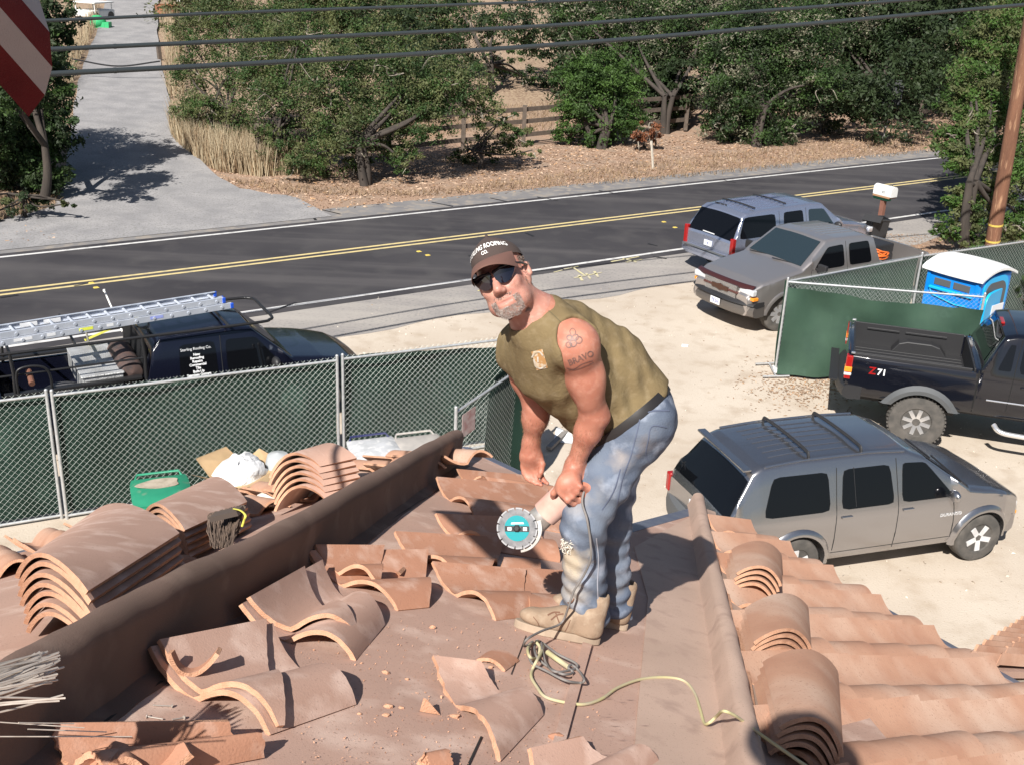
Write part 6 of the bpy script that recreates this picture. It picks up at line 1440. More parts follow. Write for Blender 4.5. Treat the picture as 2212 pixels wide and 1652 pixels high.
def head(b):
    e = lambda c, r, k=.03, sub=False: b.ell(hp(*c), np.array(r)*SCH, HB, k*SCH, sub)
    e((0, .045, -.025), (.078, .092, .100)); e((0, -.02, .018), (.068, .085, .078)); e((0, -.072, .030), (.056, .044, .055), .03)
    b.cap(hp(-.015, -.106, .062), hp(.015, -.106, .062), .020*SCH, .020*SCH, .025)
    for sx in (-1, 1):
        e((sx*.040, -.024, .062), (.027, .024, .024), .02); e((sx*.05, -.075, .03), (.022, .03, .04), .025)
        b.cap(hp(sx*.012, .026, .089), hp(sx*.05, .022, .072), .012*SCH, .010*SCH, .014)
        e((sx*.079, -.005, -.012), (.010, .034, .022), .010); b.cap(hp(sx*.088, .022, -.02), hp(sx*.09, -.012, -.022), .006, .006, .008)
        e((sx*.086, .0, -.004), (.008, .016, .010), .006, True)
        b.cap(hp(sx*.013, -.036, .104), hp(sx*.010, -.036, .098), .0095*SCH, .009*SCH, .008)
        b.cap(hp(sx*.026, -.04, .088), hp(sx*.040, -.072, .070), .006, .006, .012, False)
        e((sx*.031, .005, .088), (.018, .012, .012), .014, True)
    b.cap(hp(0, .018, .092), hp(0, -.028, .116), .009*SCH, .0145*SCH, .014)
    b.cap(hp(-.024, -.066, .083), hp(.024, -.066, .083), .0065*SCH, .0065*SCH, .010); b.cap(hp(-.020, -.080, .082), hp(.020, -.080, .082), .0075*SCH, .0075*SCH, .010)
    b.cap(hp(-.028, -.0725, .093), hp(.028, -.0725, .093), .0032, .0032, .004, True)
head(body)
body.cap(hp(0, -.04, -.03), neckb+_U*.0, .060, .068, .03); body.cap(hp(.02, -.06, -.02), neckb+_R*.03, .045, .06, .03)
# trunk
body.cap(neckb, chest, .10, .132, .05); body.cap(chest, waist, .145, .130, .06); body.cap(waist, pel, .125, .11, .05)
body.cap(shN*.86+neckb*.14, shF*.86+neckb*.14, .085, .085, .06); body.cap(hipN, hipF, .10, .10, .05)
# arms
def arm(b, s, e, w, r, k=.03, flex=0):
    b.ell(s, (.078*r, .078*r, .082*r), None, .03)
    m = s*.55+e*.45; b.cap(s, m, .072*r, .066*r, .03); b.cap(m, e, .065*r, .053*r, .03); f = e*.7+w*.3; b.cap(e, f, .052*r, .051*r, .03); b.cap(f, w, .050*r, .031*r, .03)
arm(body, shN, elN, wrN, .87); arm(body, shF, elF, wrF, .85)
tri = (shN*.5+elN*.5)+_R*.014+tocam*.01; body.ell(tri, (.045, .045, .095), None, .03)
body.ell(elN+_R*.030-_U*.008, (.019, .019, .022), None, .02)
# near hand: a fist round the grinder body.  G axis
gA, gB = J(1262, 1032, 3.93), J(1168, 1118, 3.97); gax = nrm_(gB-gA)
palm = J(1232, 1046, 3.885)
def finger(b, pts, r, k=.010):
    for i in range(len(pts)-1): b.cap(pts[i], pts[i+1], r*(1-.08*i), r*(1-.08*(i+1)), k if i == 0 else .005)
side_ = nrm_(np.cross(gax, tocam)); side_ = side_ if side_@_U > 0 else -side_     # across the handle, upward in the picture
out_ = nrm_(np.cross(side_, gax)); out_ = out_ if out_@tocam > 0 else -out_
body.cap(wrN, palm+side_*.012+out_*.02, .032, .036, .03); body.ell(palm+out_*.028+side_*.006, (.046, .040, .024), np.stack([gax, side_, out_], 1), .025)
for k in range(4):                         # fingers wrap over the body of the tool, knuckles towards the camera
    o_ = gax*(.036-.0225*k)+gA*0; base_ = palm+o_+out_*.036+side_*.004; r_ = .0108-.0006*k; ln = (1.0, 1.06, 1.0, .84)[k]
    kn = base_-side_*.030*ln+out_*.012; p2 = base_-side_*.056*ln-out_*.012*ln; p3 = base_-side_*.046*ln-out_*.048; finger(body, [base_+side_*.01, kn, p2, p3], r_)
th = palm+gax*.022+side_*.026+out_*.016; finger(body, [palm-gax*.01+side_*.02+out_*.02, th+gax*.012, th+gax*.040-out_*.004-side_*.006, th+gax*.054-out_*.022-side_*.016], .0130)
# far hand: hanging, half closed
hF = J(1147, 990, 4.12); dn = nrm_(hF-wrF); ac = nrm_(_R+.2*tocam); ac = nrm_(ac-dn*(ac@dn)); fr = np.cross(ac, dn); fr = fr if fr@tocam > 0 else -fr
body.cap(wrF, hF-dn*.02, .030, .036, .03); body.ell(hF, (.043, .022, .046), np.stack([ac, fr, dn], 1), .022)
for k in range(4):
    b0 = hF+dn*.032+ac*(-.032+.0215*k); ln = (.86, 1.0, 1.04, .94)[k]; cu = (.012, .016, .02, .012)[k]
    finger(body, [b0, b0+dn*.030*ln+ac*.006+fr*cu*.3, b0+dn*.050*ln+ac*.018+fr*cu, b0+dn*.056*ln+ac*.034+fr*(cu+.012)], .0102)
finger(body, [hF+ac*.030-dn*.015, hF+ac*.046+dn*.014+fr*.012, hF+ac*.042+dn*.040+fr*.022, hF+ac*.036+dn*.058+fr*.024], .0122)
# legs (inside the jeans)
def leg(b, h, k_, a, g=0.): b.cap(h, h*.4+k_*.6, .085+g, .07+g, .05); b.cap(h*.4+k_*.6, k_, .078+g, .062+g, .03); c_ = k_*.6+a*.4; b.cap(k_, c_, .062+g, .058+g, .03); b.cap(c_, a, .057+g, .045+g, .03)
leg(body, hipN, kneeN, ankN); leg(body, hipF, kneeF, ankF)
def face_idx(C):
    L_ = (C-hc) @ HB/SCH; r = np.linalg.norm(L_, axis=1) < .17; mi = np.zeros(len(C), int); mi[r] = 1
    mi[r & (np.abs(L_[:, 0]) < .022) & (L_[:, 1] < -.066) & (L_[:, 1] > -.079) & (L_[:, 2] > .078)] = 2
    return mi
# fine grid for head, coarser for the rest; they meet under the collar
hlo = hc-.155; hhi = hc+.155
Vh, Fh = body.mesh(.0032, hlo, hhi)
Vb, Fb = body.mesh(.0048)
cf = Vb[Fb].mean(1); inside = ((cf > hlo+.012) & (cf < hhi-.012)).all(1); Fb = Fb[~inside]
sk, Wsk, Fsk = sdf_obj('body', [(Vh, Fh), (Vb, Fb)], [skin, skinp, lipm], man, idx=face_idx, relax=1)
bvh_skin = BVHTree.FromPolygons([tuple(v) for v in Wsk], [tuple(f) for f in Fsk.tolist()])
# ---------- shirt
sh = Sdf(); g_ = .011
sh.cap(neckb, chest, .100+g_, .136+g_, .05); sh.cap(chest, waist, .147+g_, .142+g_, .06); sh.cap(waist, pel*.75+waist*.25, .144+g_, .165+g_, .05)
sh.cap(shN*.90+neckb*.10, shF*.90+neckb*.10, .086+g_, .086+g_, .06)
sh.cap(chest*.4+waist*.6-_U*.035-_R*.03, waist-_U*.045, .12, .125, .06)
sh.cap(waist, J(1362, 878, 4.0), .15, .175, .05); bk = J(1330, 790, 3.95); sh.cap(J(1235, 712, 3.85), bk, .10, .125, .05)
# arm holes, neck hole, hem
adN, adF = nrm_(elN-shN), nrm_(elF-shF); nx = nrm_(shN-shF)
sh.cap(shN-adN*.04+nx*.045, shN+adN*.10+nx*.10, .080, .096, .014, sub=True); sh.cap(shN+adN*.02+nx*.09, shN+adN*.24+nx*.07, .085, .075, .02, sub=True)
sh.cap(shF-adF*.03-nx*.045, shF+adF*.10-nx*.10, .088, .10, .014, sub=True)
nk = nrm_(hp(0, -.04, -.03)-neckb); sh.cap(neckb+nk*.03, neckb+nk*.16, .080, .088, .012, sub=True)
hem = nrm_((pel-waist)*.6+(chest*0+_R*.75-_U*.75)*0.1); hp0 = J(1385, 880, 4.0); hn = nrm_(_R*.62-_U*.78)
sh.plane(J(1384, 880, 4.0), hn, .012)
drp = nrm_(_U*-1); tw = nrm_(chest-waist)
def folds(X, Y, Z):
    a = (X-pel[0])*tw[0]+(Y-pel[1])*tw[1]+(Z-pel[2])*tw[2]; b = (X-pel[0])*_U[0]+(Y-pel[1])*_U[1]+(Z-pel[2])*_U[2]; c = (X-pel[0])*_R[0]+(Y-pel[1])*_R[1]+(Z-pel[2])*_R[2]
    w = np.sin(c*34+b*16+1.2*np.sin(b*9))*.0068+np.sin(c*58+b*38+2*np.sin(c*8))*.0042+np.sin(a*46+c*12+1.5*np.sin(b*13))*.0042
    env = np.clip(1.15-a*1.6, .25, 1); return w*env+.0009*fbm(X, Y, Z, 60, 3)
V, F = sh.mesh(.0048, disp=folds)
shirt, Wsh, Fsh_ = sdf_obj('shirt', [(V, F)], [shirtm], man, relax=1)
bvh_sh = BVHTree.FromPolygons([tuple(v) for v in Wsh], [tuple(f) for f in Fsh_.tolist()])
# ---------- jeans
jn = Sdf(); jn.cap(hipN, hipF, .130, .130, .05); jn.cap(waist*.42+pel*.58, pel, .158, .165, .05); jn.ell(pel+_R*.022-_U*.02, (.122, .15, .14), None, .06)
def jleg(h, k_, a, w=1.):
    jn.cap(h, h*.4+k_*.6, .108*w, .088*w, .05); jn.cap(h*.4+k_*.6, k_, .088*w, .079*w, .03); c_ = k_*.45+a*.55; jn.cap(k_, c_, .079*w, .074*w, .03); jn.cap(c_, a-(k_-a)*.10, .074*w, .092*w, .03)
jleg(hipN, kneeN, ankN); jleg(hipF, kneeF, ankF, .97)
jn.plane(J(1384, 880, 4.0)-hn*.015, -hn, .01); jn.cap(pel, J(1358, 855, 4.0), .135, .12, .05)
jn.plane(onM(ankN, .05), -MN, .01)
def jf(X, Y, Z):
    z = (Z-ankN[2]); w = np.sin(z*95+X*30+2*np.sin(X*20))*.006*np.clip(1-z*3.2, 0, 1)+np.sin(z*60+X*46+Y*20)*.0052*np.exp(-((Z-kneeN[2])/.14)**2)+np.sin(X*55-z*38)*.0035*np.exp(-((Z-pel[2]+.1)/.1)**2)
    return w+.0009*fbm(X, Y, Z, 45, 5)
V, F = jn.mesh(.0052, disp=jf)
dirty = mat('dusty_worn_denim', (.42, .37, .29), (.34, .34, .36), sc=9, rough=.95, bump=.5, bsc=120, spec=.1, dist=.003); seatm = mat('soiled_denim', (.22, .20, .19), (.20, .25, .36), sc=8, rough=.95, bump=.4, bsc=120, spec=.1, dist=.003)
def jidx(C):
    mi = np.zeros(len(C), int); xs = (C-CP) @ _R/((C-CP)@_F)*FPX+1106; ys = 826-(C-CP) @ _U/((C-CP)@_F)*FPX; w = 10*np.sin(C[:, 2]*40+C[:, 0]*30)+6*np.sin(C[:, 2]*90)
    front = ((C-kneeN) @ tocam) > -.02
    return mi
# dirt as a blend by height and noise in the material itself
def denim_dirt(m):
    N = m.node_tree.nodes; L = m.node_tree.links; b = N['Principled BSDF']; src = b.inputs['Base Color'].links[0].from_socket; g = N.new('ShaderNodeNewGeometry').outputs['Position']
    def blob(c, r, col, s):
        nonlocal src
        d = N.new('ShaderNodeVectorMath'); d.operation = 'DISTANCE'; d.inputs[1].default_value = tuple(c); L.new(g, d.inputs[0]); n = N.new('ShaderNodeTexNoise'); n.inputs['Scale'].default_value = 16; n.inputs['Detail'].default_value = 6; L.new(g, n.inputs[0])
        a = N.new('ShaderNodeMath'); a.operation = 'MULTIPLY_ADD'; L.new(n.outputs['Fac'], a.inputs[0]); a.inputs[1].default_value = .14; L.new(d.outputs['Value'], a.inputs[2])
        q = N.new('ShaderNodeMapRange'); q.inputs[1].default_value = r+.07; q.inputs[2].default_value = r+.0; q.inputs[3].default_value = 0; q.inputs[4].default_value = s; L.new(a.outputs[0], q.inputs[0])
        x = N.new('ShaderNodeMix'); x.data_type = 'RGBA'; L.new(q.outputs[0], x.inputs[0]); L.new(src, x.inputs[6]); x.inputs[7].default_value = (*col, 1); src = x.outputs[2]
    blob(kneeN*.6+ankN*.4-_R*.06+tocam*.05, .10, (.50, .42, .31), .92); blob(kneeN*.25+ankN*.75-_R*.06+tocam*.05, .09, (.42, .38, .33), .75); blob(kneeN*.8+hipN*.2-_R*.07+tocam*.05, .07, (.34, .33, .33), .7)
    blob(J(1420, 975, 3.8), .07, (.22, .17, .14), .75); blob(J(1340, 1000, 3.83), .05, (.40, .34, .29), .6); blob(J(1300, 1060, 3.85), .05, (.27, .24, .21), .55); blob(kneeF*.4+ankF*.6, .10, (.2, .18, .16), .6); blob(J(1405, 1040, 3.9), .05, (.17, .14, .12), .6)
    L.new(src, b.inputs['Base Color'])
jd = denim; jd2 = denim.copy(); jd2.name = 'denim_of_the_jeans'; denim_dirt(jd2)
jeans, Wj, Fj = sdf_obj('jeans', [(V, F)], [jd2], man, relax=1)
bvh_j = BVHTree.FromPolygons([tuple(v) for v in Wj], [tuple(f) for f in Fj.tolist()])
def onto(bvh, x, y, off=.002):
    d = Vector(ray(x, y)); d.normalize(); h = bvh.ray_cast(Vector(CP), d)
    if h[0] is None: return None
    n = h[1] if h[1].dot(d) < 0 else -h[1]; return np.array(h[0]+n*off)
def strip_on(bvh, pts, w, m, parent, name, off=.002, n=8):
    Q = pts_catmull([(x, y, 0) for x, y in pts], n)[:, :2]; rows = []
    for i, q in enumerate(Q):
        d = Q[min(i+1, len(Q)-1)]-Q[max(i-1, 0)]; d = d/(np.linalg.norm(d)+1e-9); nn = np.array([-d[1], d[0]])*w; r = [onto(bvh, *(q-nn), off), onto(bvh, *q, off*1.3), onto(bvh, *(q+nn), off)]
        if all(v is not None for v in r): rows.append(r)
        elif len(rows) > 1: break
    if len(rows) > 1: return MB().grid(np.array(rows)).build(name, m, parent, smooth=60, world=True)
stitch = mat('dark_seam', (.10, .12, .18), rough=.9); stitch2 = mat('pale_seam', (.42, .44, .50), rough=.9)
for pts in ([(1409, 1016-6), (1395, 985-4), (1400, 950), (1408, 920), (1440, 922)], [(1332, 1090), (1345, 1030), (1362, 985), (1374, 940), (1382, 905)], [(1340, 1012), (1325, 1060), (1300, 1100)]): strip_on(bvh_j, pts, 1.3, stitch, jeans, 'seam')
strip_on(bvh_j, [(1288, 1160), (1292, 1210), (1290, 1260), (1292, 1300)], 1.2, stitch2, jeans, 'seam'); strip_on(bvh_j, [(1382, 893), (1410, 887), (1445, 886)], 2, stitch, jeans, 'seam')
# torn threads at the knee
rs = np.random.RandomState(4); b = MB(); thd = mat('frayed_thread', (.68, .64, .56), rough=.95)
for _ in range(44):
    q = onto(bvh_j, 1218+rs.uniform(-6, 16), 1178+rs.uniform(-12, 18), .002)
    if q is None: q = J(1216+rs.uniform(-5, 5), 1178+rs.uniform(-12, 18), 3.93)
    e = q+rs.normal(size=3)*.009; b.tube(pts_catmull([q, (q+e)/2+rs.normal(size=3)*.005, e], 4), .0014, 4)
b.build('frayed_knee', thd, jeans, kind='stuff', world=True)
# belt
belt = [pel*.42+waist*.58+(np.cos(a)*nrm_(_R-_U*.9)*0) for a in (0,)]
bx_ = -hn; by_ = nrm_(np.cross(bx_, tocam)); bz_ = np.cross(bx_, by_); bc = J(1352, 885, 4.0); bc = bc-hn*((bc-(J(1384, 880, 4.0)-hn*.002))@hn)
b = MB(); rows = []
for a in np.linspace(0, 2*math.pi, 41):
    d = by_*math.cos(a)+bz_*math.sin(a); h = bvh_j.ray_cast(Vector(bc+d*.4), Vector(-d)); q = np.array(h[0]) if h[0] is not None else bc+d*.16; rows.append([q+d*.004-bx_*.016, q+d*.006, q+d*.004+bx_*.016])
b.grid(np.array(rows)); b.build('belt', mat('dark_leather', (.02, .018, .018), rough=.5), man, world=True, smooth=60)
# ---------- boots
BV = []
def boot(ank, toe_px, heel_px, z, sdw, nm='boot'):
    heel = M(*heel_px); toe = M(*toe_px); ax = nrm_(toe-heel); L_ = .31; toe = heel+ax*L_; sd_ = np.cross(MN, ax); B = Sdf()
    a0 = heel+ax*.045+MN*.06; B.cap(a0, a0+MN*.11, .045, .047, .03); B.cap(heel+ax*.05+MN*.055, heel+ax*.16+MN*.058, .044, .042, .03); B.cap(heel+ax*.06+MN*.11, heel+ax*.18+MN*.062, .042, .038, .03)
    B.ell(heel+ax*.235+MN*.052, (.075, .050, .036), np.stack([ax, sd_, MN], 1), .03); B.plane(heel+MN*.028, -MN, .006)
    B.cap(a0+MN*.11, a0+MN*.2, .034, .036, .01, sub=True)
    V, F = B.mesh(.0048, disp=lambda X, Y, Z: .0008*fbm(X, Y, Z, 70, 9)+.0022*np.sin((X*ax[0]+Y*ax[1]+Z*ax[2])*150)*np.exp(-(((X-a0[0])*ax[0]+(Y-a0[1])*ax[1]+(Z-a0[2])*ax[2]-.08)/.035)**2)); o, W_, F_ = sdf_obj(nm, [(V, F)], [bootm], man, relax=1); BV.append(BVHTree.FromPolygons([tuple(v) for v in W_], [tuple(f) for f in F_.tolist()]))
    P = []; n = 40
    for i in range(n):
        a = 2*math.pi*i/n; cx = math.cos(a); w = .048+.006*cx if cx > -.2 else .040; wob = .9 if -.3 < cx < .2 else 1
        P.append((.158+.162*cx if abs(cx) < 2 else 0, (w*wob)*math.sin(a)*(1.0 if abs(cx) < .9 else 1.0)))
    MB().prism(P, .001, .03, fr=lambda x, y, zz: heel+ax*x+sd_*y+MN*zz).build('boot_sole', solem, o, world=True, bevel=.003)
    return o, heel, ax, sd_
bootm = mat('tan_suede', (.31, .22, .15), (.25, .175, .12), sc=9, rough=.9, bump=.5, bsc=120, c3=(.38, .29, .21), sc3=25, f3=(.5, .7), dist=.003); solem = mat('dusty_sole', (.40, .31, .23), (.3, .23, .17), sc=12, rough=.95)
bo, hl_b, ax_b, sd_b = boot(ankN, (1112, 1352), (1292, 1392), 4.1, 1); boot(ankF, (1235, 1332), (1352, 1362), 4.3, 1)
lace = mat('boot_lace', (.16, .08, .05), rough=.9); b = MB()
for k in range(4):
    c_ = hl_b+ax_b*(.115+.026*k)+MN*(.152-.022*k); b.tube([c_-sd_b*.03+MN*-.010, c_+MN*.004, c_+sd_b*.03+MN*-.010], .003, 6)
for sx in (-1, 1):
    c_ = hl_b+ax_b*.13+MN*.158; b.tube(pts_catmull([c_, c_+sd_b*.03*sx+MN*.012, c_+sd_b*.045*sx-MN*.01+ax_b*.01, c_+sd_b*.025*sx-MN*.02+ax_b*.02, c_], 5), .0026, 6)
    b.tube(pts_catmull([c_, c_+sd_b*.02*sx+ax_b*.01-MN*.02, c_+sd_b*.03*sx+ax_b*.02-MN*.045], 4), .0026, 6)
b.build('boot_lace', lace, bo, world=True)
for pts, w_, m_, n_ in (([(1183, 1328), (1196, 1322), (1210, 1322)], 1.5, lace, 'boot_lace'), ([(1190, 1338), (1203, 1328), (1217, 1325)], 1.5, lace, 'boot_lace'), ([(1200, 1322), (1204, 1334), (1208, 1344)], 1.3, lace, 'boot_lace'), ([(1152, 1331), (1163, 1346), (1166, 1366)], .8, lace, 'boot_seam'), ([(1205, 1376), (1222, 1360), (1232, 1338)], .8, lace, 'boot_seam'), ([(1140, 1362), (1180, 1377), (1230, 1386), (1280, 1384)], .9, lace, 'boot_seam')): strip_on(BV[0], pts, w_, m_, bo, n_, .002)
# ---------- cap
capm = mat('brown_cap_cloth', (.075, .052, .045), (.06, .042, .037), sc=10, rough=.9, bump=.4, bsc=240, dist=.003); capu = mat('cap_brim_cloth', (.15, .075, .058), rough=.85)
rows = []; cy0 = .076
def capp(th_, ph, g=0.):        # th around, ph up
    rx, ry, rz = .085+g, .098+g, .108+g; x = rx*math.cos(ph)*math.sin(th_); z = rz*math.cos(ph)*math.cos(th_)-.02; y = cy0-.018*(1-math.cos(th_))+(ry*.80)*math.sin(ph)**.9 if ph > 0 else cy0-.018*(1-math.cos(th_)); return hp(x, y, z)
for ph in np.linspace(0, math.pi/2, 14): rows.append([capp(a, ph) for a in np.linspace(0, 2*math.pi, 41)])
cp = MB().grid(np.array(rows), flip=True); cap_o = cp.build('cap', capm, man, smooth=70, world=True)
rows = []
for f in np.linspace(-1, 1, 21):
    a = f*1.02; row = []
    for g_i, d in enumerate(np.linspace(0, 1, 7)):
        ln = .088*math.sqrt(max(0, 1-(f*.98)**2))**.7+.002; x = (.086)*math.sin(a)*(1+.10*d); z = .109*math.cos(a)-.02+ln*d; y = cy0+.002+.004*d-.030*d*d-(.030*f*f)*d-.006*abs(f)**2; row.append(hp(x, y, z))
    rows.append(row)
MB().slab(np.array(rows), .004, up_h, mi=0, mie=0).build('cap_brim', capu, cap_o, smooth=60, world=True)
MB().ball(hp(0, cy0+.080, -.02), .007, 8).build('cap_button', capm, cap_o, world=True)
letm = mat('white_embroidery', (.8, .78, .76), rough=.8)
def cap_wrap(arc, y0, r=.0):
    def f(u, v):
        a = u/.100; yy = v+y0-arc*(a*a); ph = math.asin(min(.98, max(.02, (yy-cy0)/(.098*.80)))**(1/.9)); return capp(a+.0, ph, .0025)
    return f
def _capw(g):
    m = chain_inv(cap_o); m[:3, :3] = m[:3, :3]
    return lambda u, v: (m @ np.append(g(u, v), 1))[:3]
text_mesh('STERLING ROOFING', .0215, letm, cap_o, 'cap_lettering', 0, (1, 0, 0), (0, 1, 0), proj=_capw(cap_wrap(.012, cy0+.036)), bold=.0005)
text_mesh('CO.', .016, letm, cap_o, 'cap_lettering', 0, (1, 0, 0), (0, 1, 0), proj=_capw(cap_wrap(.010, cy0+.018)), bold=.0004)
# ---------- sunglasses, beard, moustache
gls = mat('black_lens', (.006, .006, .012), rough=.03, spec=.9, coat=.6); frm = mat('black_frame', (.01, .01, .012), rough=.3)
sg = MB()
for sx in (-1, 1):
    rows = []
    for u in np.linspace(0, 1, 9):
        row = []
        for v in np.linspace(0, 1, 7):
            x = sx*(.005+.067*u); top = .034+.004*u; bot = .0-.025*max(0, math.sin(math.pi*min(1, u*1.02)))**.7+.014*u; y = bot+(top-bot)*v; z = .113-.9*(.062*u)**2*7-.004*u-.004*(v-.5)**2; row.append(hp(x, y, z))
        rows.append(row)
    sg.slab(np.array(rows), .003, fz)
gl_o = sg.build('sunglasses', gls, man, smooth=60, world=True)
b = MB()
for sx in (-1, 1): b.tube(pts_catmull([hp(sx*.003, .026, .115), hp(sx*.035, .033, .109), hp(sx*.068, .032, .084), hp(sx*.086, .024, .03), hp(sx*.088, .014, -.015)], 6), [.004]*6+[.0045]*6+[.004]*12+[.003], 6)
b.build('glasses_frame', frm, gl_o, world=True, smooth=60)
hairg = mat('grey_beard_hair', (.50, .43, .39), (.27, .20, .17), sc=60, rough=.9); hairb = mat('short_grey_brown_hair', (.20, .15, .12), (.12, .09, .08), sc=60, rough=.9)
rs = np.random.RandomState(8)
def hairs(reg, n, ln, m, name, down=.5, w=.0009):
    V = []; t_ = 0
    while len(V) < n and t_ < n*12:
        t_ += 1; x, y = rs.uniform(-.075, .075), rs.uniform(-.135, .08)
        if not reg(x, y): continue
        o = hp(x, y, .20); h = bvh_skin.ray_cast(Vector(o), Vector(-fz))
        if h[0] is None: continue
        q = np.array(h[0]); nn = np.array(h[1]); nn = nn if nn@fz > 0 else -nn; d = nrm_(nn*.8-up_h*down+rs.normal(size=3)*.35); s_ = nrm_(np.cross(d, rs.normal(size=3)))*w; l_ = ln*rs.uniform(.6, 1.3)
        V.append([q-s_, q+s_, q+d*l_+s_*.4, q+d*l_-s_*.4])
    m_ = chain_inv(man); V = np.array(V).reshape(-1, 3) @ m_[:3, :3].T+m_[:3, 3]
    o = quadmesh(name, V, None, m, man); o['kind'] = 'stuff'; return o
hairs(lambda x, y: (abs(x) < .046 and -.125 < y < -.088) or (abs(x) < .05 and abs(x) > .030 and -.1 < y < -.06) and True, 3000, .0042, hairg, 'beard', w=.0007)
hairs(lambda x, y: abs(x) < .034 and -.060 < y < -.048, 420, .004, hairg, 'moustache')
hairs(lambda x, y: (abs(x) > .048 and -.10 < y < -.02), 900, .0012, hairb, 'stubble', w=.0004)
# fine hair on the forearms
V = []
for e_, w_ in ((elN, wrN), (elF, wrF)):
    ax_ = nrm_(w_-e_); p1_ = nrm_(np.cross(ax_, tocam)); p2_ = np.cross(ax_, p1_)
    for _ in range(900):
        f = rs.uniform(.1, 1.0); a = rs.uniform(0, 6.28); d = p1_*math.cos(a)+p2_*math.sin(a); c_ = e_*(1-f)+w_*f; h = bvh_skin.ray_cast(Vector(c_+d*.12), Vector(-d), .12)
        if h[0] is None: continue
        q = np.array(h[0]); dd = nrm_(d*.45+ax_*.8+rs.normal(size=3)*.25); s_ = nrm_(np.cross(dd, rs.normal(size=3)))*.00035; V.append([q-s_, q+s_, q+dd*.008+s_*.3, q+dd*.008-s_*.3])
m_ = chain_inv(man); o = quadmesh('arm_hair', np.array(V).reshape(-1, 3) @ m_[:3, :3].T+m_[:3, 3], None, armhair, man); o['kind'] = 'stuff'
# hair at the temples and the nape
V = []
for _ in range(1800):
    a = rs.uniform(1.15, 2*math.pi-1.15); y = rs.uniform(-.045, .056); o = hp(.2*math.sin(a), y, .2*math.cos(a)-.02); c_ = hp(0, y, -.02); d = nrm_(c_-o); h = bvh_skin.ray_cast(Vector(o), Vector(d))
    if h[0] is None or (abs(a-math.pi/2) < .35 or abs(a-3*math.pi/2) < .35) and y < .02: continue
    q = np.array(h[0]); dd = nrm_(-d*.6-up_h*.8+rs.normal(size=3)*.3); s_ = nrm_(np.cross(dd, rs.normal(size=3)))*.0012; V.append([q-s_, q+s_, q+dd*.009+s_*.4, q+dd*.009-s_*.4])
m_ = chain_inv(man); o = quadmesh('hair', np.array(V).reshape(-1, 3) @ m_[:3, :3].T+m_[:3, 3], None, hairb, man); o['kind'] = 'stuff'
# ---------- tattoos and the print on the shirt, laid on the surface
def decal_text(txt, cx, cy, size, ang, bvh, m, parent, name, arc=0., bold=.4):
    ca, sa = math.cos(ang), math.sin(ang); mi_ = chain_inv(parent)
    def f(u, v):
        v2 = v-arc*u*u; x = cx+u*ca+v2*sa; y = cy+u*sa-v2*ca; q = onto(bvh, x, y, .0012)
        if q is None: q = J(x, y, 3.6)
        return (mi_ @ np.append(q, 1))[:3]
    return text_mesh(txt, size, m, parent, name, 0, (1, 0, 0), (0, 1, 0), proj=f, bold=bold)
decal_text('BRAVO', 1257, 779, 18, rad(-22), bvh_skin, ink, sk, 'tattoo_lettering', bold=.5)
for pts in ([(1224, 795), (1240, 797), (1258, 786), (1280, 779)], [(1228, 800), (1246, 798), (1262, 792), (1282, 783)]): strip_on(bvh_skin, pts, .7, ink, sk, 'tattoo_scroll', .0012)
ro = []
for cx, cy, r in ((1238, 742, 7), (1250, 735, 7), (1230, 730, 5), (1243, 729, 6), (1229, 745, 6)): ro.append([(cx+r*math.cos(a), cy+r*math.sin(a)) for a in np.linspace(0, 2*math.pi, 12)])
for p in ro: strip_on(bvh_skin, p, 1.5, ink, sk, 'tattoo_rosette', .0012, 3)
strip_on(bvh_skin, [(1235, 727), (1231, 716), (1237, 710), (1243, 716), (1242, 726)], .9, ink, sk, 'tattoo_bell', .0012)
prn = mat('faded_orange_print', (.48, .26, .10), (.62, .50, .36), sc=45, rough=.9, f2=(.45, .55)); prw = mat('faded_white_print', (.66, .62, .55), (.4, .3, .18), sc=50, rough=.9)
rows = []
for u in np.linspace(0, 1, 7):
    row = []
    for v in np.linspace(0, 1, 9):
        x = 1148+u*24+v*12; y = 760+v*40-u*6; q = onto(bvh_sh, x, y, .0015); row.append(q if q is not None else J(x, y, 3.7))
    rows.append(row)
MB().grid(np.array(rows)).build('shirt_print', prn, shirt, world=True)
for pts in ([(1150, 772), (1156, 763), (1166, 760), (1174, 768)], [(1154, 776), (1158, 790), (1168, 795), (1180, 789)], [(1162, 770), (1163, 782)]): strip_on(bvh_sh, pts, 1.8, prw, shirt, 'shirt_print_lettering', .0028)
for pts in ([(1172, 662), (1190, 676), (1215, 700)], ): strip_on(bvh_sh, pts, .7, mat('olive_seam', (.10, .085, .045), rough=.95), shirt, 'shoulder_seam', .001)
# ================================================================ the grinder in his hand
gr = thing('angle_grinder', 'dusty angle grinder with a teal centred diamond blade in the hand of the man', 'angle grinder', gB)
gbody = mat('dusty_red_grinder', (.50, .24, .19), (.62, .42, .35), sc=9, rough=.7); gmet = mat('grinder_metal', (.6, .58, .55), (.4, .37, .34), sc=20, rough=.4, metal=.6)
b = MB(); b.tube([gA-gax*.05, gA-gax*.02, gA+gax*.02, gA+gax*.08, gA+gax*.10, gB-gax*.02], [.026, .036, .042, .048, .052, .050], 20); b.build('grinder_body', gbody, gr, world=True, smooth=50)
bn = nrm_(tocam+_R*-.22+_U*.12); gh = gB+gax*.012; bc_ = J(1117, 1140, 3.93)
b = MB(); b.tube([gB-gax*.03, gB+gax*.02, gB+gax*.045], [.042, .044, .028], 16); b.tube([gB+gax*.03, (bc_-bn*.012)], [.026, .02], 16); b.build('gear_head', gmet, gr, world=True, smooth=40)
bx1 = nrm_(_R-bn*(_R@bn)); by1 = np.cross(bn, bx1); Rb = .0735
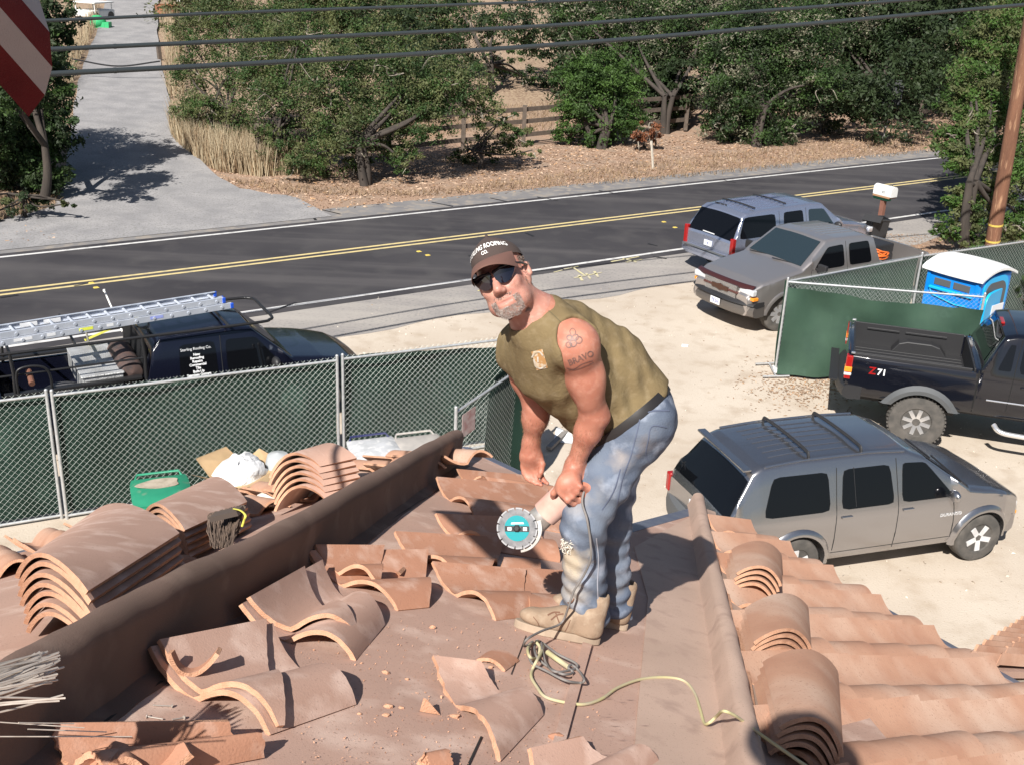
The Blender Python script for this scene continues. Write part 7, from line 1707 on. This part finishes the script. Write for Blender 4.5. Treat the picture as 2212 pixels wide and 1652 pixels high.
bR = np.stack([bx1, by1, bn], 1)
seg = []
b = MB(); n_s = 15; ring = []
for k in range(n_s):
    a0 = 2*math.pi*k/n_s+.03; a1 = 2*math.pi*(k+1)/n_s-.03
    for a in np.linspace(a0, a1, 5): ring.append((Rb*math.cos(a), Rb*math.sin(a)))
    ring.append((Rb*.86*math.cos(a1+.012), Rb*.86*math.sin(a1+.012))); ring.append((Rb*.86*math.cos(a1+.048), Rb*.86*math.sin(a1+.048)))
b.prism(ring, -.0012, .0012, fr=lambda x, y, z: bc_+bR@np.array([x, y, z])); bl = b.build('diamond_blade', mat('blade_steel', (.16, .165, .175), (.3, .3, .31), sc=30, rough=.35, metal=.6), gr, world=True)
rimm = mat('worn_blade_rim', (.36, .36, .37), rough=.4, metal=.5); b = MB()
for k in range(n_s):
    a0 = 2*math.pi*k/n_s+.045; a1 = 2*math.pi*(k+1)/n_s-.045; P = [(r*math.cos(a), r*math.sin(a)) for r, A in ((Rb*1.0, np.linspace(a0, a1, 5)), (Rb*.93, np.linspace(a1, a0, 5))) for a in A]; b.prism(P, -.0022, .0022, fr=lambda x, y, z: bc_+bR@np.array([x, y, z]))
b.build('blade_segments', rimm, bl, world=True)
b = MB().lathe([(.0, .0016), (Rb*.62, .0016), (Rb*.62, .0020), (0, .0020)], 32, R=bR, c=bc_); b.build('teal_label', mat('teal_print', (.008, .27, .30), rough=.35), bl, world=True)
MB().prism([(-Rb*.60, -.012), (Rb*.60, -.012), (Rb*.60, .008), (-Rb*.60, .008)], .0021, .0024, fr=lambda x, y, z: bc_+bR@np.array([x, y, z])).build('label_band', blackp, bl, world=True)
for x0 in (-.034, .022): MB().prism([(x0, -.008), (x0+.014, -.008), (x0+.014, .004), (x0, .004)], .0025, .0028, fr=lambda x, y, z: bc_+bR@np.array([x, y, z])).build('label_mark', platew, bl, world=True)
MB().prism([(-.022, .014), (.026, .016), (.022, .022), (-.02, .020)], .0022, .0025, fr=lambda x, y, z: bc_+bR@np.array([x, y, z])).build('label_mark', platew, bl, world=True)
b = MB(); b.lathe([(0.0, .012), (.008, .012), (.013, .009), (.014, .002), (.0, .002)], 6, R=bR, c=bc_); b.build('arbor_nut', blackp, gr, world=True)
P = [(r*math.cos(a), r*math.sin(a)) for r, A in ((Rb*1.2, np.linspace(-1.45, .35, 14)), (Rb*.45, np.linspace(.35, -1.45, 14))) for a in A]
b = MB(); b.prism(P, -.028, -.012, fr=lambda x, y, z: bc_+bR@np.array([x, y, z])); b.build('blade_guard', gmet, gr, world=True, bevel=.002)
MB().beam(gA+gax*.055+out_*.034-side_*.012, gA+gax*.1+out_*.034-side_*.012, .003, .022, out_).build('rating_label', mat('grey_label', (.2, .17, .17), (.3, .27, .27), sc=60, rough=.6), gr, world=True)
# ================================================================ cords
gcm = mat('grey_cord', (.16, .15, .14), (.22, .2, .19), sc=15, rough=.7); ycm = mat('dusty_yellow_cord', (.52, .47, .24), (.46, .40, .27), sc=12, rough=.8)
def px_path(pts, h=.006): return [M(x, y, h) for x, y in pts]
c1 = [gA-gax*.045, J(1258, 1075, 3.84), J(1268, 1120, 3.82), J(1275, 1165, 3.84), J(1276, 1205, 3.86), J(1262, 1240, 3.90), J(1240, 1275, 3.93), J(1228, 1310, 3.95)]+px_path([(1212, 1345), (1170, 1362), (1138, 1380)], .07)+px_path([(1133, 1395), (1150, 1385)], .02)
tag(MB().tube(pts_catmull(c1, 8), .0042, 8).build('power_cord', gcm, smooth=60), 'grey power cord hanging from the grinder past the shin of the man', 'cord')
rs = np.random.RandomState(12); loops = []
base = [(1146, 1388), (1142, 1410), (1150, 1432), (1180, 1448), (1220, 1468), (1252, 1474), (1262, 1468), (1252, 1450), (1235, 1435), (1228, 1442), (1238, 1452), (1215, 1455), (1185, 1440), (1160, 1418), (1155, 1395), (1168, 1385), (1172, 1405), (1180, 1432), (1200, 1450), (1240, 1444), (1244, 1432), (1205, 1412), (1175, 1390), (1160, 1382)]
P = [M(x, y, .012+.02*abs(math.sin(i*1.3))) for i, (x, y) in enumerate(base)]
tag(MB().tube(pts_catmull(P, 7), .0042, 8).build('tangled_cord', gcm, smooth=60), 'tangle of grey cord loops in front of the boot', 'cord')
base = [(1150, 1385), (1140, 1400), (1145, 1418), (1160, 1420), (1166, 1398), (1158, 1385), (1170, 1388), (1172, 1402), (1160, 1425), (1150, 1445), (1148, 1462), (1160, 1483), (1178, 1504), (1220, 1516), (1262, 1520), (1300, 1508), (1335, 1484), (1385, 1466), (1440, 1462), (1478, 1470), (1500, 1495), (1512, 1530), (1521, 1560)]
P = [M(x, y, .008+(.03*abs(math.sin(i)) if i < 9 else 0)) for i, (x, y) in enumerate(base)]+[M(1532, 1560, .03), M(1548, 1546, .06)]+[RP(x, y, h) for x, y, h in ((1562, 1535, .115), (1585, 1543, .112), (1612, 1562, .08), (1640, 1583, .10), (1700, 1625, .13), (1760, 1665, .12), (1860, 1720, .1))]
tag(MB().tube(pts_catmull(P, 8), .0052, 8).build('extension_cable', ycm, smooth=60), 'dusty yellow cord winding from the boot over the hip roll', 'cord')
P = [M(x, y, h) for x, y, h in ((1183, 1408, .03), (1205, 1424, .035), (1228, 1440, .02))]; tag(MB().tube(pts_catmull(P, 6), .009, 8).build('cord_plug', ycm, smooth=60), 'yellow cord end plugged in within the grey tangle', 'plug')
# ================================================================ small things on the roof
nail = mat('nail_steel', (.5, .45, .4), rough=.5, metal=.5)
def nail_(a, b_, lab, f=M, h=.006, off=0):
    p, q = f(*a, h+off), f(*b_, h+off); b = MB(); b.tube([p, q], .0016, 6); d = nrm_(q-p); b.tube([p, p+d*.0015], .0055, 10); tag(b.build('roofing_nail', nail), lab, 'nail', 'loose nails on the roof')
nail_((316, 1546), (352, 1552), 'pale headed nail lying farthest left on the felt under the big tile pair'); nail_((398, 1549), (372, 1553), 'nail right of the pale headed one under the big tile pair'); nail_((372, 1524), (330, 1522), 'nail lying in the thin shadows above the other two felt nails')
nail_((597, 1324), (617, 1320), 'nail in the pan of the middle tile pair, right one', off=.03); nail_((590, 1329), (600, 1318), 'nail in the pan of the middle tile pair, left one', off=.03)
rs = np.random.RandomState(21); V = []; F = []
chips = [(833, 1451, .009, 'reddish clay chip right of the shadow of the big tile pair'), (838, 1525, .009, 'clay chip left of the upright wedge, upper one'), (834, 1544, .008, 'clay chip left of the upright wedge, lower one'), (866, 1528, .006, 'small clay chip between the wedge and the big tile pair'), (983, 1546, .010, 'clay chip just right of the upright wedge'), (776, 1541, .005, 'tiny clay chip below the big tile pair'), (1200, 1590, .014, 'pale broken block beside the batten'), (925, 1632, .010, 'flat clay chip above the bottom edge chunk'), (855, 1579, .004, 'speck of clay far below the wedge'), (880, 1466, .005, 'speck of clay left of the large broken tile'), (1060, 1440, .007, 'chip beside the flat barrel offcut'), (934, 1353, .008, 'reddish chip on bare felt above the large broken tile')]
for x, y, r, lab in chips:
    c_ = M(x, y, r*.45); b = MB(); b.ball((0, 0, 0), (r*1.5, r, r*.7), 6); b.V[0] = b.V[0]*(1+rs.uniform(-.3, .3, b.V[0].shape))+c_; tag(b.build('clay_chip', clayc if r > .0045 and 'pale' not in lab else clay), lab, 'clay chip', 'clay chips scattered on the felt')
V = []
for _ in range(900):
    x = rs.uniform(650, 1300); y = rs.uniform(1340, 1650); c_ = M(x, y, .004); a = rs.normal(size=3)*rs.uniform(.0007, .0022); b_ = rs.normal(size=3)*.0016; V.append([c_-a, c_+b_, c_+a, c_-b_])
o = quadmesh('clay_grit', np.array(V).reshape(-1, 3), None, clayc); tag(o, 'reddish grit sprinkled over the felt', 'grit', kind='stuff')
# deck brush behind the board
brm = mat('mud_caked_bristles', (.17, .12, .09), (.10, .07, .055), sc=30, rough=.95); br = thing('deck_brush', 'mud caked bristle brush with a yellow edged head leaning behind the felt board', 'brush', LP(470, 1190))
c0, c1_ = LP(505, 1108, .19), LP(478, 1180, .05); b = MB(); rs = np.random.RandomState(6)
for _ in range(620):
    f = rs.rand(); base_ = LP(452+75*f+rs.uniform(-4, 4), 1112-18*f+rs.uniform(-5, 5), .17+.03*f); tip = LP(462+38*f*.9+rs.uniform(-9, 9), 1140+44*rs.rand(), .08); m_ = (base_+tip)/2+rs.normal(size=3)*.008; b.tube([base_, m_, tip], [.0028, .0024, .0018], 4)
b.build('bristles', brm, br, world=True, kind='stuff'); b = MB(); b.tube(pts_catmull([LP(505, 1098, .21), LP(520, 1102, .21), LP(530, 1112, .2), LP(527, 1124, .18), LP(523, 1136, .16)], 5), .0045, 8, flat=.6); b.build('yellow_head_edge', mat('lemon_plastic', (.75, .7, .12), rough=.5), br, world=True, smooth=60)
b = MB(); b.beam(LP(460, 1116, .19), LP(520, 1102, .2), .05, .02); b.build('brush_head', mat('dark_wood_block', (.08, .06, .05), rough=.9), br, world=True)
# white rope coil and rags by the far stack
ropew = mat('white_cotton_rope', (.72, .68, .6), (.6, .55, .48), sc=30, rough=.95); b = MB(); c_ = LP(672, 1072, .02); P = []
for t_ in np.linspace(0, 5*2*math.pi, 120): r = .045+.012*math.sin(t_*.7); P.append(c_+RD*r*math.cos(t_)+TD*r*math.sin(t_)+LN*(.012+.016*t_/6.28+.01*math.sin(t_*2)))
b.tube(P, .009, 6); tag(b.build('rope_coil', ropew, smooth=60), 'coil of white rope at the foot of the far tile stack', 'rope')
for (x, y, w, lab) in ((582, 1072, .07, 'white rag between two roof tiles left of the rope coil'), (612, 1062, .05, 'small twist of white cloth under the far stack'), (398, 1210, .05, 'pale broken clay piece between the near stack and the board')):
    c_ = LP(x, y, .045); b = MB(); b.ball((0, 0, 0), (w, w*.6, w*.35), 10); b.V[0] = b.V[0]*(1+rs.uniform(-.15, .15, b.V[0].shape))+c_; tag(b.build('rag' if 'pale' not in lab else 'clay_piece', ropew if 'pale' not in lab else clayc, smooth=50), lab, 'rag' if 'pale' not in lab else 'clay piece')
# bundle of tie wires poking in at the lower left
wrm = mat('copper_grey_wire', (.78, .68, .58), (.6, .5, .42), sc=20, rough=.4, metal=.3); b = MB(); rs = np.random.RandomState(31); root = M(-190, 1545, .30)
tips = [(rs.uniform(70, 130), rs.uniform(1405, 1470)) for _ in range(95)]+[(138, 1440), (116, 1456), (112, 1474), (136, 1500), (141, 1507), (128, 1513), (118, 1509)]
for k, (x, y) in enumerate(tips):
    q = M(x, y, .30+rs.uniform(-.02, .02)); r0 = root+rs.normal(size=3)*[.012, .012, .012]; m_ = (r0+q)/2+rs.normal(size=3)*.006; b.tube(pts_catmull([r0, m_, q], 4), .0021, 4)
tag(b.build('wire_bundle', wrm), 'fanned bundle of thin pale wires poking in at the lower left edge', 'wire bundle')
b = MB()
for a_, c_ in (((-60, 1555), (182, 1571)), ((60, 1574), (230, 1580)), ((-30, 1590), (285, 1590)), ((40, 1560), (160, 1562))):
    q = M(*c_, .12); b.tube([M(*a_, .15), q], .0014, 4)
tag(b.build('loose_wires', wrm), 'few stray thin wires lying over the ragged corner tile', 'wire')
# ================================================================ the photographer, who is there only by his shadow on the tiles
pz = onM((-.22, -.62, 0)); ph_ = thing('person', 'photographer standing on the roof behind the camera, seen only by the shadow', 'person', pz)
s = Sdf(); hd = np.array([-.10, -.05, CH+.52]); nb = np.array([-.14, -.20, CH+.33]); pv = np.array([-.22, -.48, CH-.26]); X_ = np.array([1, 0, 0.])
s.ell(hd, (.085, .105, .12)); s.cap(hd-[0, .02, .08], nb, .06, .07); s.cap(nb-[0, 0, .06], pv, .14, .15, .06); s.cap(nb-X_*.17-[0, 0, .06], nb+X_*.17-[0, 0, .06], .075, .075, .05); s.cap(pv-X_*.09, pv+X_*.09, .14, .14, .05)
for sx in (-1, 1):
    sh_ = nb+X_*.2*sx-[0, 0, .07]; el_ = sh_+np.array([.05*sx, .02, -.27]); hn_ = np.array([.10*sx, -.06, CH-.05]); s.cap(sh_, el_, .055, .045); s.cap(el_, hn_, .043, .03); s.ell(hn_, (.03, .045, .04))
    for k in range(4): f0 = hn_+[0, .02, .025-.018*k]; s.cap(f0, f0+[-.028*sx, .012, .0], .009, .0085, .006)
    s.cap(hn_+[0, .0, .03], hn_+[-.02*sx, .0, .05], .011, .01, .008)
    ft = onM(pz+X_*.14*sx+[0, .02, 0]); kn = (pv+X_*.1*sx+ft)/2+[0, .06, 0]; s.cap(pv+X_*.1*sx, kn, .09, .065, .04); s.cap(kn, ft+MN*.06, .062, .045, .03); s.cap(ft+MN*.04-[0, .06, 0], ft+MN*.035+[0, .16, -.04], .042, .038, .03)
V, F = s.mesh(.012); cl_ = mat('dark_blue_clothes', (.04, .05, .09), rough=.9)
sdf_obj('body', [(V, F)], [skinp, cl_], ph_, idx=lambda C: (C[:, 2] < CH+.26).astype(int)*((np.abs(C[:, 1]+.06) > .07).astype(int)), relax=1)
b = MB(); b.lathe([(.001, .12), (.05, .11), (.09, .06), (.1, .0), (.17, -.01), (.17, -.02), (.0, -.02)], 24, c=hd+[0, 0, .04]); b.build('sun_hat', mat('straw', (.5, .4, .25), rough=.9), ph_, world=True, smooth=50)
